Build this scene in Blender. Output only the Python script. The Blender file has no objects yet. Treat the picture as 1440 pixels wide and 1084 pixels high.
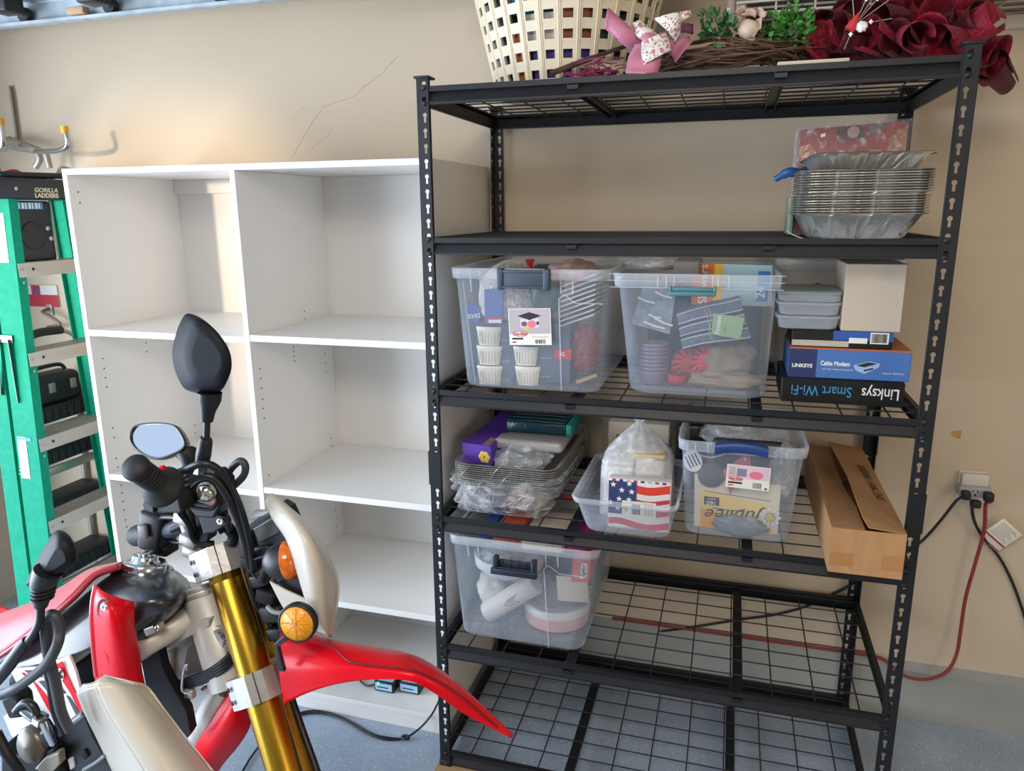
import bpy, bmesh, math, random
from mathutils import Vector as V, Matrix, Quaternion
SC = bpy.context.scene
COL = SC.collection
PI = math.pi
R = math.radians
# ------------------------------------------------------------------ camera
cd = bpy.data.cameras.new('camera'); cam = bpy.data.objects.new('camera', cd); COL.objects.link(cam)
cd.sensor_fit = 'HORIZONTAL'; cd.sensor_width = 36; cd.lens = 26.033; cd.clip_start = .02
RM = [(0.9593174800656847, 0.2822009160119296, -0.008521469500766377),
      (0.05681139547604121, -0.22251479108559588, -0.9732726406779338),
      (-0.27655458373436786, 0.933193340498185, -0.22949455650483094)]
CP = V((0.7440, -1.7797, 1.6357))
cam.matrix_world = Matrix(((RM[0][0], -RM[1][0], -RM[2][0], CP.x), (RM[0][1], -RM[1][1], -RM[2][1], CP.y),
                           (RM[0][2], -RM[1][2], -RM[2][2], CP.z), (0, 0, 0, 1)))
SC.camera = cam
# ------------------------------------------------------------------ light
SC.view_settings.view_transform = 'Standard'
SC.view_settings.look = 'None'
SC.view_settings.gamma = 1
SC.view_settings.use_curve_mapping = False
SC.view_settings.exposure = 0.12
SC.cycles.max_bounces = 8
SC.cycles.transparent_max_bounces = 24
w = bpy.data.worlds.new('world'); SC.world = w; w.use_nodes = True
bg = w.node_tree.nodes['Background']; bg.inputs[0].default_value = (.62, .76, 1, 1); bg.inputs[1].default_value = .9


def lamp(name, kind, loc, to, power, col, **k):
    d = bpy.data.lights.new(name, kind); d.energy = power; d.color = col
    for a, b in k.items(): setattr(d, a, b)
    o = bpy.data.objects.new(name, d); COL.objects.link(o); o.location = loc
    o.rotation_euler = (V(to) - V(loc)).to_track_quat('-Z', 'Y').to_euler()
    return o


lamp('door_daylight', 'AREA', (-3.0, -2.15, 1.0), (1, -1.05, .75), 228, (.755, .86, 1), shape='RECTANGLE', size=3.8, size_y=1.8)
lamp('side_lamp', 'AREA', (3.1, -2.3, 1.6), (.9, .3, .8), 15, (1, .80, .58), shape='DISK', size=1.3)
lamp('ceiling_fill', 'AREA', (.45, -2.2, 2.62), (-.2, -.2, .6), 36, (1, .90, .80), shape='DISK', size=.9)  # fill added overhead to brighten the shelf tops; no fixture known
lamp('low_sun', 'SPOT', (-3.2, -5.9, 1.95), (-1.28, .62, 1.46), 1150, (1, .78, .52), spot_size=R(11), spot_blend=.35, shadow_soft_size=.14)

# ------------------------------------------------------------------ helpers


def lin(c):
    return tuple((x / 12.92 if x <= .04045 else ((x + .055) / 1.055) ** 2.4) for x in c)


def hexc(h):
    return lin(tuple(int(h[i:i + 2], 16) / 255 for i in (0, 2, 4)))


MATS = {}


def M(name, h='888888', rough=.5, metal=0., var=.06, vs=8., bump=0., bs=60., spec=.5, coat=0., alpha=1., aniso=0., sheen=0., stretch=None, emit=None):
    """procedural principled material: noise tints the colour, noise bumps the surface"""
    if name in MATS: return MATS[name]
    m = bpy.data.materials.new(name); m.use_nodes = True; MATS[name] = m
    nt = m.node_tree; n = nt.nodes; l = nt.links
    p = n['Principled BSDF']
    c = hexc(h)
    tc = n.new('ShaderNodeTexCoord'); mp = n.new('ShaderNodeMapping'); l.new(tc.outputs['Object'], mp.inputs['Vector'])
    if stretch: mp.inputs['Scale'].default_value = stretch
    no = n.new('ShaderNodeTexNoise'); no.inputs['Scale'].default_value = vs; no.inputs['Detail'].default_value = 4
    l.new(mp.outputs[0], no.inputs['Vector'])
    cr = n.new('ShaderNodeValToRGB')
    cr.color_ramp.elements[0].position = .3; cr.color_ramp.elements[1].position = .7
    cr.color_ramp.elements[0].color = tuple(max(0, x * (1 - var)) for x in c) + (1,)
    cr.color_ramp.elements[1].color = tuple(min(1, x * (1 + var)) for x in c) + (1,)
    l.new(no.outputs['Fac'], cr.inputs['Fac']); l.new(cr.outputs[0], p.inputs['Base Color'])
    p.inputs['Roughness'].default_value = rough; p.inputs['Metallic'].default_value = metal
    p.inputs['Specular IOR Level'].default_value = spec
    p.inputs['Coat Weight'].default_value = coat; p.inputs['Coat Roughness'].default_value = .08
    p.inputs['Alpha'].default_value = alpha
    if sheen: p.inputs['Sheen Weight'].default_value = sheen
    if emit:
        p.inputs['Emission Color'].default_value = hexc(emit[0]) + (1,); p.inputs['Emission Strength'].default_value = emit[1]
    if bump:
        n2 = n.new('ShaderNodeTexNoise'); n2.inputs['Scale'].default_value = bs; n2.inputs['Detail'].default_value = 3
        l.new(mp.outputs[0], n2.inputs['Vector'])
        b = n.new('ShaderNodeBump'); b.inputs['Strength'].default_value = bump; b.inputs['Distance'].default_value = .01
        l.new(n2.outputs['Fac'], b.inputs['Height']); l.new(b.outputs[0], p.inputs['Normal'])
    return m


def clear(name, h='dfe8f2', op=.25, rough=.25, edge=.55, bump=0., bs=30., crinkle=False):
    """clear or cloudy plastic: part transparent, part glossy/diffuse sheet, denser at grazing angles"""
    if name in MATS: return MATS[name]
    m = bpy.data.materials.new(name); m.use_nodes = True; MATS[name] = m
    nt = m.node_tree; n = nt.nodes; l = nt.links
    out = n['Material Output']; p = n['Principled BSDF']
    p.inputs['Base Color'].default_value = hexc(h) + (1,); p.inputs['Roughness'].default_value = rough
    tr = n.new('ShaderNodeBsdfTransparent'); mx = n.new('ShaderNodeMixShader')
    lw = n.new('ShaderNodeLayerWeight'); lw.inputs['Blend'].default_value = .35
    no = n.new('ShaderNodeTexNoise'); no.inputs['Scale'].default_value = bs; no.inputs['Detail'].default_value = 3
    tc = n.new('ShaderNodeTexCoord'); l.new(tc.outputs['Object'], no.inputs['Vector'])
    mr = n.new('ShaderNodeMapRange'); mr.inputs['To Min'].default_value = op; mr.inputs['To Max'].default_value = edge
    l.new(lw.outputs['Facing'], mr.inputs['Value'])
    fac = mr.outputs[0]
    if crinkle:
        mu = n.new('ShaderNodeMath'); mu.operation = 'MULTIPLY_ADD'
        cr = n.new('ShaderNodeMapRange'); cr.inputs['From Min'].default_value = .52; cr.inputs['From Max'].default_value = .72
        cr.inputs['To Max'].default_value = .5
        l.new(no.outputs['Fac'], cr.inputs['Value'])
        ad = n.new('ShaderNodeMath'); ad.operation = 'ADD'; ad.use_clamp = True
        l.new(cr.outputs[0], ad.inputs[0]); l.new(fac, ad.inputs[1]); fac = ad.outputs[0]
    l.new(fac, mx.inputs['Fac']); l.new(tr.outputs[0], mx.inputs[1]); l.new(p.outputs[0], mx.inputs[2])
    l.new(mx.outputs[0], out.inputs['Surface'])
    if bump:
        b = n.new('ShaderNodeBump'); b.inputs['Strength'].default_value = bump; b.inputs['Distance'].default_value = .01
        l.new(no.outputs['Fac'], b.inputs['Height']); l.new(b.outputs[0], p.inputs['Normal'])
    return m


OFF = {}


def setp(o, label=None, cat=None, group=None, kind=None):
    if label: o['label'] = label
    if cat: o['category'] = cat
    if group: o['group'] = group
    if kind: o['kind'] = kind
    return o


def thing(name, label, cat, loc, group=None):
    o = bpy.data.objects.new(name, None); COL.objects.link(o); o.location = loc; o.empty_display_size = .05
    OFF[o.name] = V(loc)
    return setp(o, label, cat, group)


class MB:
    def __init__(s): s.v = []; s.f = []; s.mi = []; s.s = []

    def add(s, vs, fs, mi=0, sm=False, mat=None):
        b = len(s.v)
        s.v += [tuple(mat @ V(p)) if mat else tuple(p) for p in vs]
        for f in fs: s.f.append(tuple(b + i for i in f)); s.mi.append(mi); s.s.append(sm)
        return s

    def box(s, a, b, mi=0, mat=None):
        x0, y0, z0 = a; x1, y1, z1 = b
        return s.add([(x0, y0, z0), (x1, y0, z0), (x1, y1, z0), (x0, y1, z0), (x0, y0, z1), (x1, y0, z1), (x1, y1, z1), (x0, y1, z1)],
                     [(0, 3, 2, 1), (4, 5, 6, 7), (0, 1, 5, 4), (1, 2, 6, 5), (2, 3, 7, 6), (3, 0, 4, 7)], mi, False, mat)

    def rbox(s, a, b, r=.004, seg=2, mi=0, mat=None, sm=True):
        """box with rounded edges"""
        bm = bmesh.new(); bmesh.ops.create_cube(bm, size=1)
        d = [abs(b[i] - a[i]) for i in range(3)]; c = [(a[i] + b[i]) / 2 for i in range(3)]
        for v in bm.verts: v.co = V([v.co[i] * d[i] + c[i] for i in range(3)])
        bmesh.ops.bevel(bm, geom=bm.edges[:], offset=min(r, min(d) * .49), segments=seg, profile=.5, affect='EDGES', clamp_overlap=True)
        bm.verts.index_update()
        s.add([v.co[:] for v in bm.verts], [[v.index for v in f.verts] for f in bm.faces], mi, sm, mat); bm.free()
        return s

    def tube(s, pts, r, n=8, closed=False, cap=True, mi=0, sm=True, mat=None, sc=(1, 1)):
        P = [V(p) for p in pts]; k = len(P); rr = r if isinstance(r, (list, tuple)) else [r] * k
        T = []
        for i in range(k):
            if closed: t = P[(i + 1) % k] - P[i - 1]
            else: t = P[min(i + 1, k - 1)] - P[max(i - 1, 0)]
            T.append(t.normalized() if t.length > 1e-9 else V((0, 0, 1)))
        u = T[0].orthogonal().normalized()
        if abs(T[0].z) < .9: u = V((0, 0, 1)) - T[0] * T[0].z; u.normalize()
        vs = []
        for i in range(k):
            if i: u = (T[i - 1].rotation_difference(T[i]) @ u); u = (u - T[i] * u.dot(T[i])).normalized()
            b = T[i].cross(u)
            for j in range(n):
                a = 2 * PI * j / n; vs.append(P[i] + (u * math.cos(a) * sc[0] + b * math.sin(a) * sc[1]) * rr[i])
        fs = []
        for i in range(k if closed else k - 1):
            for j in range(n):
                a, b = i * n + j, i * n + (j + 1) % n; i2 = (i + 1) % k
                fs.append((a, b, i2 * n + (j + 1) % n, i2 * n + j))
        s.add(vs, fs, mi, sm, mat)
        if cap and not closed:
            s.add(vs[:n], [tuple(range(n - 1, -1, -1))], mi, False, mat); s.add(vs[-n:], [tuple(range(n))], mi, False, mat)
        return s

    def loft(s, rings, cap=(True, True), closed=True, mi=0, sm=True, mat=None):
        n = len(rings[0]); vs = [p for r in rings for p in r]; fs = []
        for i in range(len(rings) - 1):
            for j in range(n if closed else n - 1):
                fs.append((i * n + j, i * n + (j + 1) % n, (i + 1) * n + (j + 1) % n, (i + 1) * n + j))
        s.add(vs, fs, mi, sm, mat)
        if cap[0]: s.add(rings[0], [tuple(range(n - 1, -1, -1))], mi, False, mat)
        if cap[1]: s.add(rings[-1], [tuple(range(n))], mi, False, mat)
        return s

    def lathe(s, prof, n=20, mi=0, sm=True, mat=None, cap=(True, True)):
        """profile of (r, z) about z, moved by mat"""
        return s.loft([[(r * math.cos(2 * PI * j / n), r * math.sin(2 * PI * j / n), z) for j in range(n)] for r, z in prof], cap, True, mi, sm, mat)

    def prism(s, outl, z0, z1, mi=0, mat=None, sm=False):
        n = len(outl); a = [(x, y, z0) for x, y in outl]; b = [(x, y, z1) for x, y in outl]
        s.add(a + b, [(j, (j + 1) % n, n + (j + 1) % n, n + j) for j in range(n)], mi, sm, mat)
        s.add(a, [tuple(range(n - 1, -1, -1))], mi, False, mat); s.add(b, [tuple(range(n))], mi, False, mat)
        return s

    def grid(s, fn, nu, nv, mi=0, sm=True, mat=None):
        vs = [fn(i / nu, j / nv) for i in range(nu + 1) for j in range(nv + 1)]
        return s.add(vs, [(i * (nv + 1) + j, (i + 1) * (nv + 1) + j, (i + 1) * (nv + 1) + j + 1, i * (nv + 1) + j + 1) for i in range(nu) for j in range(nv)], mi, sm, mat)

    def xform(s, m):
        s.v = [tuple(m @ V(p)) for p in s.v]; return s

    def build(s, name, mats, parent=None, label=None, cat=None, group=None, kind=None, solid=0., bevel=0., sub=0, off=0.):
        if not isinstance(mats, (list, tuple)): mats = [mats]
        if parent is not None: org = OFF[parent.name]
        elif kind == 'structure': org = V((0, 0, 0))
        else:
            xs, ys, zs = zip(*s.v); org = V(((min(xs) + max(xs)) / 2, (min(ys) + max(ys)) / 2, min(zs)))
        me = bpy.data.meshes.new(name)
        me.from_pydata([(p[0] - org.x, p[1] - org.y, p[2] - org.z) for p in s.v], [], s.f)
        for m in mats: me.materials.append(m)
        me.polygons.foreach_set('material_index', s.mi); me.polygons.foreach_set('use_smooth', s.s)
        me.update()
        o = bpy.data.objects.new(name, me); COL.objects.link(o)
        if parent is not None: o.parent = parent
        else: o.location = org
        OFF[o.name] = org
        if solid:
            d = o.modifiers.new('solid', 'SOLIDIFY'); d.thickness = solid; d.offset = off
        if bevel:
            d = o.modifiers.new('bevel', 'BEVEL'); d.width = bevel; d.segments = 2; d.limit_method = 'ANGLE'; d.angle_limit = R(50)
        if sub:
            d = o.modifiers.new('sub', 'SUBSURF'); d.levels = sub; d.render_levels = sub
        return setp(o, label, cat, group, kind)


def frame(o, ax, up=(0, 0, 1)):
    """matrix whose z axis runs along ax and whose y axis leans to up, at o"""
    z = V(ax).normalized(); y = V(up) - z * V(up).dot(z)
    if y.length < 1e-5: y = z.orthogonal()
    y.normalize(); x = y.cross(z)
    return Matrix(((x.x, y.x, z.x, o[0]), (x.y, y.y, z.y, o[1]), (x.z, y.z, z.z, o[2]), (0, 0, 0, 1)))


def basis(o, x, y):
    """matrix: local x along x, local y along y (made square to x), at o"""
    x = V(x).normalized(); y = V(y); y = (y - x * y.dot(x)).normalized(); z = x.cross(y)
    return Matrix(((x.x, y.x, z.x, o[0]), (x.y, y.y, z.y, o[1]), (x.z, y.z, z.z, o[2]), (0, 0, 0, 1)))


def curve(pts, n=8, closed=False):
    """Catmull-Rom through pts"""
    P = [V(p) for p in pts]; k = len(P); out = []
    for i in range(k if closed else k - 1):
        if closed: a, b, c, d = P[i - 1], P[i], P[(i + 1) % k], P[(i + 2) % k]
        else: a, b, c, d = P[max(i - 1, 0)], P[i], P[i + 1], P[min(i + 2, k - 1)]
        for j in range(n):
            t = j / n
            out.append(.5 * ((2 * b) + (c - a) * t + (2 * a - 5 * b + 4 * c - d) * t * t + (3 * b - a - 3 * c + d) * t ** 3))
    if not closed: out.append(P[-1])
    return out


def text(s, mat4, size, material, parent, name='lettering', bold=0., sx=1., align='CENTER', shear=0., dep=.0003, spacing=1.):
    cu = bpy.data.curves.new('t', 'FONT'); cu.body = s; cu.size = size; cu.align_x = align; cu.align_y = 'CENTER'
    cu.extrude = dep; cu.offset = bold; cu.shear = shear; cu.resolution_u = 3; cu.space_character = spacing
    to = bpy.data.objects.new('t', cu)
    me = bpy.data.meshes.new_from_object(to)
    bpy.data.objects.remove(to); bpy.data.curves.remove(cu)
    b = MB(); b.add([(v.co.x * sx, v.co.y, v.co.z) for v in me.vertices], [tuple(p.vertices) for p in me.polygons], 0, False, mat4)
    bpy.data.meshes.remove(me)
    return b.build(name, material, parent)


def copy_thing(o, delta=(0, 0, 0), label=None):
    c = o.copy(); COL.objects.link(c); c.location = o.location + V(delta); OFF[c.name] = OFF[o.name] + V(delta)
    if label: c['label'] = label
    for ch in o.children:
        d = ch.copy(); COL.objects.link(d); d.parent = c; OFF[d.name] = OFF[c.name]
        for g in ch.children:
            e = g.copy(); COL.objects.link(e); e.parent = d
    return c


RAY = Matrix(RM).transposed()


def at(u, v, **k):
    """point of the place seen at photograph pixel (u, v) on a known plane, x=, y= or z="""
    d = RAY @ V(((u - 720) / 1041.316, (v - 542) / 1041.316, 1))
    (a, val), = k.items(); i = 'xyz'.index(a)
    return CP + d * ((val - CP[i]) / d[i])


def rrect(x0, x1, y0, y1, r, n=4):
    """rounded rectangle outline, counter-clockwise"""
    o = []
    for cx, cy, a0 in ((x1 - r, y0 + r, -90), (x1 - r, y1 - r, 0), (x0 + r, y1 - r, 90), (x0 + r, y0 + r, 180)):
        for i in range(n + 1):
            a = R(a0 + 90 * i / n); o.append((cx + r * math.cos(a), cy + r * math.sin(a)))
    return o


rnd = random.Random(7)
# ------------------------------------------------------------------ the garage shell


def wall_mat():
    m = M('painted_drywall', 'cebda5', rough=.75, var=.025, vs=1.6, bump=.05, bs=90, spec=.25)
    nt = m.node_tree; n = nt.nodes; l = nt.links
    return m


WALL = wall_mat()


def floor_mat():
    m = M('epoxy_floor', '9dabbb', rough=.42, var=.10, vs=5, bump=.03, bs=140)
    nt = m.node_tree; n = nt.nodes; l = nt.links; p = n['Principled BSDF']
    src = p.inputs['Base Color'].links[0].from_socket
    for scale, thr, colr in ((95, .16, (.78, .78, .76, 1)), (120, .13, (.05, .05, .05, 1)), (60, .085, (.9, .9, .9, 1))):
        vo = n.new('ShaderNodeTexVoronoi'); vo.inputs['Scale'].default_value = scale; vo.inputs['Randomness'].default_value = 1
        tc = n.new('ShaderNodeTexCoord'); l.new(tc.outputs['Object'], vo.inputs['Vector'])
        lt = n.new('ShaderNodeMath'); lt.operation = 'LESS_THAN'; lt.inputs[1].default_value = thr; l.new(vo.outputs['Distance'], lt.inputs[0])
        mx = n.new('ShaderNodeMix'); mx.data_type = 'RGBA'; mx.inputs['B'].default_value = colr
        l.new(lt.outputs[0], mx.inputs['Factor']); l.new(src, mx.inputs['A']); src = mx.outputs['Result']
    l.new(src, p.inputs['Base Color'])
    return m


FLOOR = floor_mat()
CONC = M('painted_concrete', '9b9c98', rough=.8, var=.12, vs=3, bump=.15, bs=40)
MB().box((-6, -7, -.1), (4.2, .9, 0)).build('floor', FLOOR, kind='structure', label='grey epoxy floor with white flakes')
MB().box((-2.45, .64, .19), (4.2, .84, 2.7)).build('wall_back', WALL, kind='structure', label='cream painted back wall')
MB().box((-2.45, .12, 0), (-2.21, .64, 2.7)).build('wall_left', WALL, kind='structure', label='cream wall return beside the garage door opening')
MB().box((-2.45, -5.2, 2.32), (-2.21, .12, 2.7)).build('wall_left_lintel', WALL, kind='structure', label='wall above the garage door opening')
MB().box((4.0, -6.2, 0), (4.2, .64, 2.7)).build('wall_right', WALL, kind='structure', label='cream right wall')
MB().box((-2.45, -6.2, 0), (4.0, -6.0, 2.7)).box((-2.45, -6, 0), (-2.21, -4.9, 2.7)).build('wall_rear', WALL, kind='structure', label='cream wall behind the viewer')
MB().box((-2.45, -6.2, 2.7), (4.2, .84, 2.85)).build('ceiling', M('ceiling_paint', 'd8d2c6', rough=.8), kind='structure', label='white garage ceiling')
b = MB()
b.add([(-2.2, .84, 0), (4, .84, 0), (-2.2, .62, 0), (4, .62, 0), (-2.2, .62, .172), (4, .62, .172), (-2.2, .64, .195), (4, .64, .195), (-2.2, .84, .195), (4, .84, .195)],
      [(2, 3, 5, 4), (4, 5, 7, 6), (6, 7, 9, 8), (0, 2, 4, 6, 8), (1, 9, 7, 5, 3)])
b.build('baseboard_back', CONC, kind='structure', label='grey concrete stem wall below the painted wall')
# white door and casing added on the unseen rear wall for the mirror's reflection
MB().box((-2.05, -6.0, 0), (-1.95, -5.97, 2.15)).box((-1.15, -6.0, 0), (-1.05, -5.97, 2.15)).box((-2.05, -6.0, 2.05), (-1.05, -5.97, 2.15)).build('trim_1', M('door_trim_white', 'e6e6e4', rough=.4), kind='structure', label='white door casing added on the rear wall for the mirror reflection')
MB().box((-1.95, -6.0, 0), (-1.15, -5.985, 2.05)).build('door_1', M('door_white', 'dde0e4', rough=.4), kind='structure', label='white door added in the rear wall for the mirror reflection')
# scuffs and marks on the wall are small paint marks
SCUFF = M('pencil_scuff', 'c0b098', rough=.9)


def wall_mark(pts, r):
    MB().tube([at(u, v, y=.6398) for u, v in pts], r, 5, mat=None).build('scuff', SCUFF, bpy.data.objects['wall_back'])


wall_mark([(560, 78), (535, 105), (512, 122)], .0007)
wall_mark([(515, 118), (500, 135), (455, 150), (440, 170), (418, 208), (411, 222)], .0009)
wall_mark([(452, 183), (470, 178), (462, 190), (430, 215)], .0006)
wall_mark([(438, 158), (425, 152), (410, 168)], .0006)
pt = at(1345, 611, y=.64)
MB().prism([(-.016, .008), (.012, .015), (.012, -.01), (.006, -.013), (-.012, -.004)], 0, .0012, mat=basis((pt.x, .64, pt.z), (1, 0, 0), (0, 0, 1))).build('tape_remnant', M('old_tape', 'b8964e', rough=.6), bpy.data.objects['wall_back'])

# ------------------------------------------------------------------ black boltless rack
PW, PD, PP, PT = 1.1742, .6139, .036195, 1.9379
HZ = [PT - k * PP for k in (0, 10, 21, 31, 42, 52)]
BLK = M('black_powder_coat', '191a1e', rough=.46, spec=.42, var=.08, vs=20, bump=.02, bs=300)
BLK2 = M('black_wire', '1d1f23', rough=.45)
rack = thing('storage_rack', 'black steel six-tier boltless rack with wire shelves, holding the clear bins', 'shelving rack', (0, 0, 0))


def key_outline():
    o = []
    for i in range(9):
        a = R(-60 + 300 * i / 8); o.append((.0057 * math.cos(a), .0057 * math.sin(a)))
    return o + [(-.0033, -.0165), (-.0012, -.0178), (.0012, -.0178), (.0033, -.0165)]


def flange(mb, x0, x1, zt, zb, n, k0, mat):
    """strip of post wall with keyhole slots; local x across, y up"""
    kh = key_outline(); m = len(kh)
    y = zt
    mb.add([(x0, PT + .0135, 0), (x1, PT + .0135, 0), (x1, PT + .0105, 0), (x0, PT + .0105, 0)], [(0, 3, 2, 1)], mat=mat)
    for k in range(n):
        zc = PT - k * PP; top = zc + .0105; bot = top - PP
        ring = []
        for (px_, pz_) in kh:
            # matching point on the cell border along the ray from the cell centre
            dx, dz = px_, pz_ + .004
            hx = (x1 if dx > 0 else x0); hz = (top - zc if dz > 0 else bot - zc) + .004
            t = min(abs(hx / dx) if abs(dx) > 1e-9 else 9e9, abs(hz / dz) if abs(dz) > 1e-9 else 9e9)
            ring.append([dx * t, dz * t - .004 + zc])
        cs = [(x0, bot), (x1, bot), (x1, top), (x0, top)]
        for c in cs:
            j = min(range(m), key=lambda i: (ring[i][0] - c[0]) ** 2 + (ring[i][1] - c[1]) ** 2); ring[j] = list(c)
        vs = [(p[0], p[1], 0) for p in ring] + [(p[0], p[1] + zc, 0) for p in kh]
        mb.add(vs, [(j, m + j, m + (j + 1) % m, (j + 1) % m) for j in range(m)], mat=mat)
    zl = PT + .0105 - n * PP
    mb.add([(x0, zl, 0), (x1, zl, 0), (x1, 0, 0), (x0, 0, 0)], [(0, 3, 2, 1)], mat=mat)


for sx in (0, 1):
    for sy in (0, 1):
        X = lambda a: (a if sx == 0 else PW - a); Y = lambda a: (a if sy == 0 else PD - a)
        mb = MB()
        ux = 1 if sx == 0 else -1; uy = 1 if sy == 0 else -1
        flange(mb, -.0185, .011, 0, 0, 53, 0, Matrix(((ux, 0, 0, X(0)), (0, 0, 1, Y(0)), (0, 1, 0, 0), (0, 0, 0, 1))))
        flange(mb, -.018, .011, 0, 0, 53, 0, Matrix(((0, 0, 1, X(-.020)), (uy, 0, 0, Y(.02)), (0, 1, 0, 0), (0, 0, 0, 1))))
        mb.add([(X(-.0185), Y(0), 0), (X(-.020), Y(.002), 0), (X(-.020), Y(.002), PT + .0135), (X(-.0185), Y(0), PT + .0135)], [(0, 1, 2, 3)])
        # small return lips
        mb.add([(X(.011), Y(0), 0), (X(.011), Y(0), PT + .0135), (X(.0135), Y(.005), PT + .0135), (X(.0135), Y(.005), 0)], [(0, 1, 2, 3)])
        p = mb.build('post', BLK, rack, solid=.0018)
        MB().rbox((X(-.026), Y(-.005), PT + .012), (X(.016), Y(.036), PT + .018), .002).build('top_cap', M('black_plastic', '1b1c1f', rough=.5), p)
        MB().rbox((X(-.0235), Y(-.003), 0), (X(.0145), Y(.034), .022), .003).build('foot_cap', M('black_plastic'), p)
        # splice sleeve half way up
        MB().prism([(X(-.0228), Y(.032)), (X(-.0228), Y(-.0028)), (X(.012), Y(-.0028)), (X(.012), Y(-.0008)), (X(-.0205), Y(-.0008)), (X(-.0205), Y(.032))], .905, 1.0).build('splice_plate', BLK, p)
        first = None
        for h in HZ:
            for d in (.0085, .0085 + PP):
                if first is None:
                    first = MB().lathe([(.0062, 0), (.0055, .002), (.003, .0032), (.0005, .0034)], 10, mat=frame((X(0), Y(-.001), h - d), (0, -uy, 0))).build('rivet', BLK, p); z1 = h - d
                else:
                    q = first.copy(); COL.objects.link(q); q.location.z += h - d - z1
PROF = [(.020, -.0135), (.012, -.0115), (.011, -.006), (0, -.006), (0, -.0175), (.0105, -.0195), (.0010, -.0405), (0, -.0425), (0, -.047), (.009, -.0475)]
for i, h in enumerate(HZ):
    for nm, org, dx, L, inx in (('front_beam', (-.014, .002), (1, 0), PW + .028, (0, 1)), ('rear_beam', (-.014, PD - .002), (1, 0), PW + .028, (0, -1)),
                                ('side_beam', (-.0175, .0), (0, 1), PD, (1, 0)), ('side_beam', (PW + .0175, .0), (0, 1), PD, (-1, 0))):
        rr = []
        for t in (0, L):
            rr.append([(org[0] + dx[0] * t + inx[0] * a, org[1] + dx[1] * t + inx[1] * a, h + z) for a, z in PROF])
        MB().loft(rr, (False, False), False, sm=False).build(nm, BLK, rack, solid=.0015)
    wd = MB()
    for k in range(9): y = .019 + .0705 * k; wd.tube([(-.012, y, h - .0105), (PW + .012, y, h - .0105)], .0021, 6)
    for k in range(11):
        x = .07 + .1045 * k
        wd.tube([(x, .006, h - .019), (x, .012, h - .0147), (x, PD - .012, h - .0147), (x, PD - .006, h - .019)], .0021, 6)
    wd.build('wire_deck', BLK2, rack)
    for xc in (.368, .820):
        c = MB()
        for t in (0,):
            c.box((xc - .013, .004, h - .0185), (xc + .013, PD - .004, h - .0168))
            c.box((xc - .013, .004, h - .030), (xc - .0115, PD - .004, h - .0185)); c.box((xc + .0115, .004, h - .030), (xc + .013, PD - .004, h - .0185))
            c.box((xc - .0125, -.0015, h - .0305), (xc + .0125, .006, h - .0215))
        c.build('cross_bar', BLK, rack)
# ------------------------------------------------------------------ white bookcase
WHITE = M('white_melamine', 'e6e3de', rough=.38, var=.015, vs=4, spec=.45)
EDGE = M('white_edge_band', 'e2dfda', rough=.4, var=.02)
HOLE = M('dark_hole', '2b2724', rough=.9)
case = thing('bookcase', 'tall white melamine bookcase with empty open shelves in two columns', 'bookcase', (-.66, .375, 0))
x0, x1, xm, yf, yb, zt = -1.277, -.040, -.6585, .124, .6185, 1.775
t = .018


def panel(name, a, b2): return MB().rbox(a, b2, .0012, 1, sm=False).build(name, WHITE, case)


panel('side_panel', (x0, yf, 0), (x0 + t, yb, zt)); panel('side_panel', (x1 - t, yf, 0), (x1, yb, zt))
panel('divider', (xm - t / 2, yf, .067), (xm + t / 2, yb - .012, zt - t))
panel('top_panel', (x0 + t, yf, zt - t), (x1 - t, yb, zt))
panel('back_panel', (x0 + t, yb - .012, .0), (x1 - t, yb - .002, zt - t))
panel('bottom_panel', (x0 + t, yf, .049), (x1 - t, yb - .012, .067))
panel('plinth', (x0 + t, yf + .004, 0), (x1 - t, yf + .02, .049))
for a, bq, zs in ((x0 + t, xm - t / 2, (1.27, .772, .43)), (xm + t / 2, x1 - t, (1.276, .786, .421))):
    for z in zs: panel('shelf', (a + .0005, yf + .001, z - .02), (bq - .0005, yb - .0125, z))
# nailing rails under the left top and behind
panel('rail', (x0 + t, yb - .03, zt - t - .05), (xm - t / 2, yb - .0125, zt - t - .0002))
ph = MB()


def pins(x, nx, y, zz):
    for z in zz: ph.lathe([(.0028, 0), (.0028, .0006)], 8, mat=frame((x, y, z), (nx, 0, 0)))


def pinpx(pl, nx, pts):
    for u, v in pts:
        q = at(u, v, x=pl); pins(pl, nx, q.y, [q.z])


LP, DP, DP2 = x0 + t, xm - t / 2, xm + t / 2
pinpx(LP, 1, [(110, 270), (112.5, 285), (144.5, 504), (146.5, 518), (148.3, 531), (150.2, 544), (205, 482), (206, 494.5), (158.5, 602), (160.5, 615), (163.5, 644.5), (166, 656.5), (273.5, 598), (274.5, 609),
                     (170, 682), (171.5, 693), (173, 705), (174.5, 717), (176.5, 731), (178, 741), (179, 753)])
pinpx(DP2, 1, [(365.5, 518.5), (366.5, 532), (367.5, 546), (369, 561), (370, 574), (371.5, 588), (428, 437.5), (429, 448), (412.5, 488), (413, 494), (413.5, 501), (414, 507.5),
                     (457, 497), (457.5, 510), (458.5, 522.5), (465, 616), (466, 627), (378, 668), (379, 681), (472, 718), (473, 729), (473.5, 740), (474, 751)])
ph.build('pin_hole', HOLE, case, kind='stuff')
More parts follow.
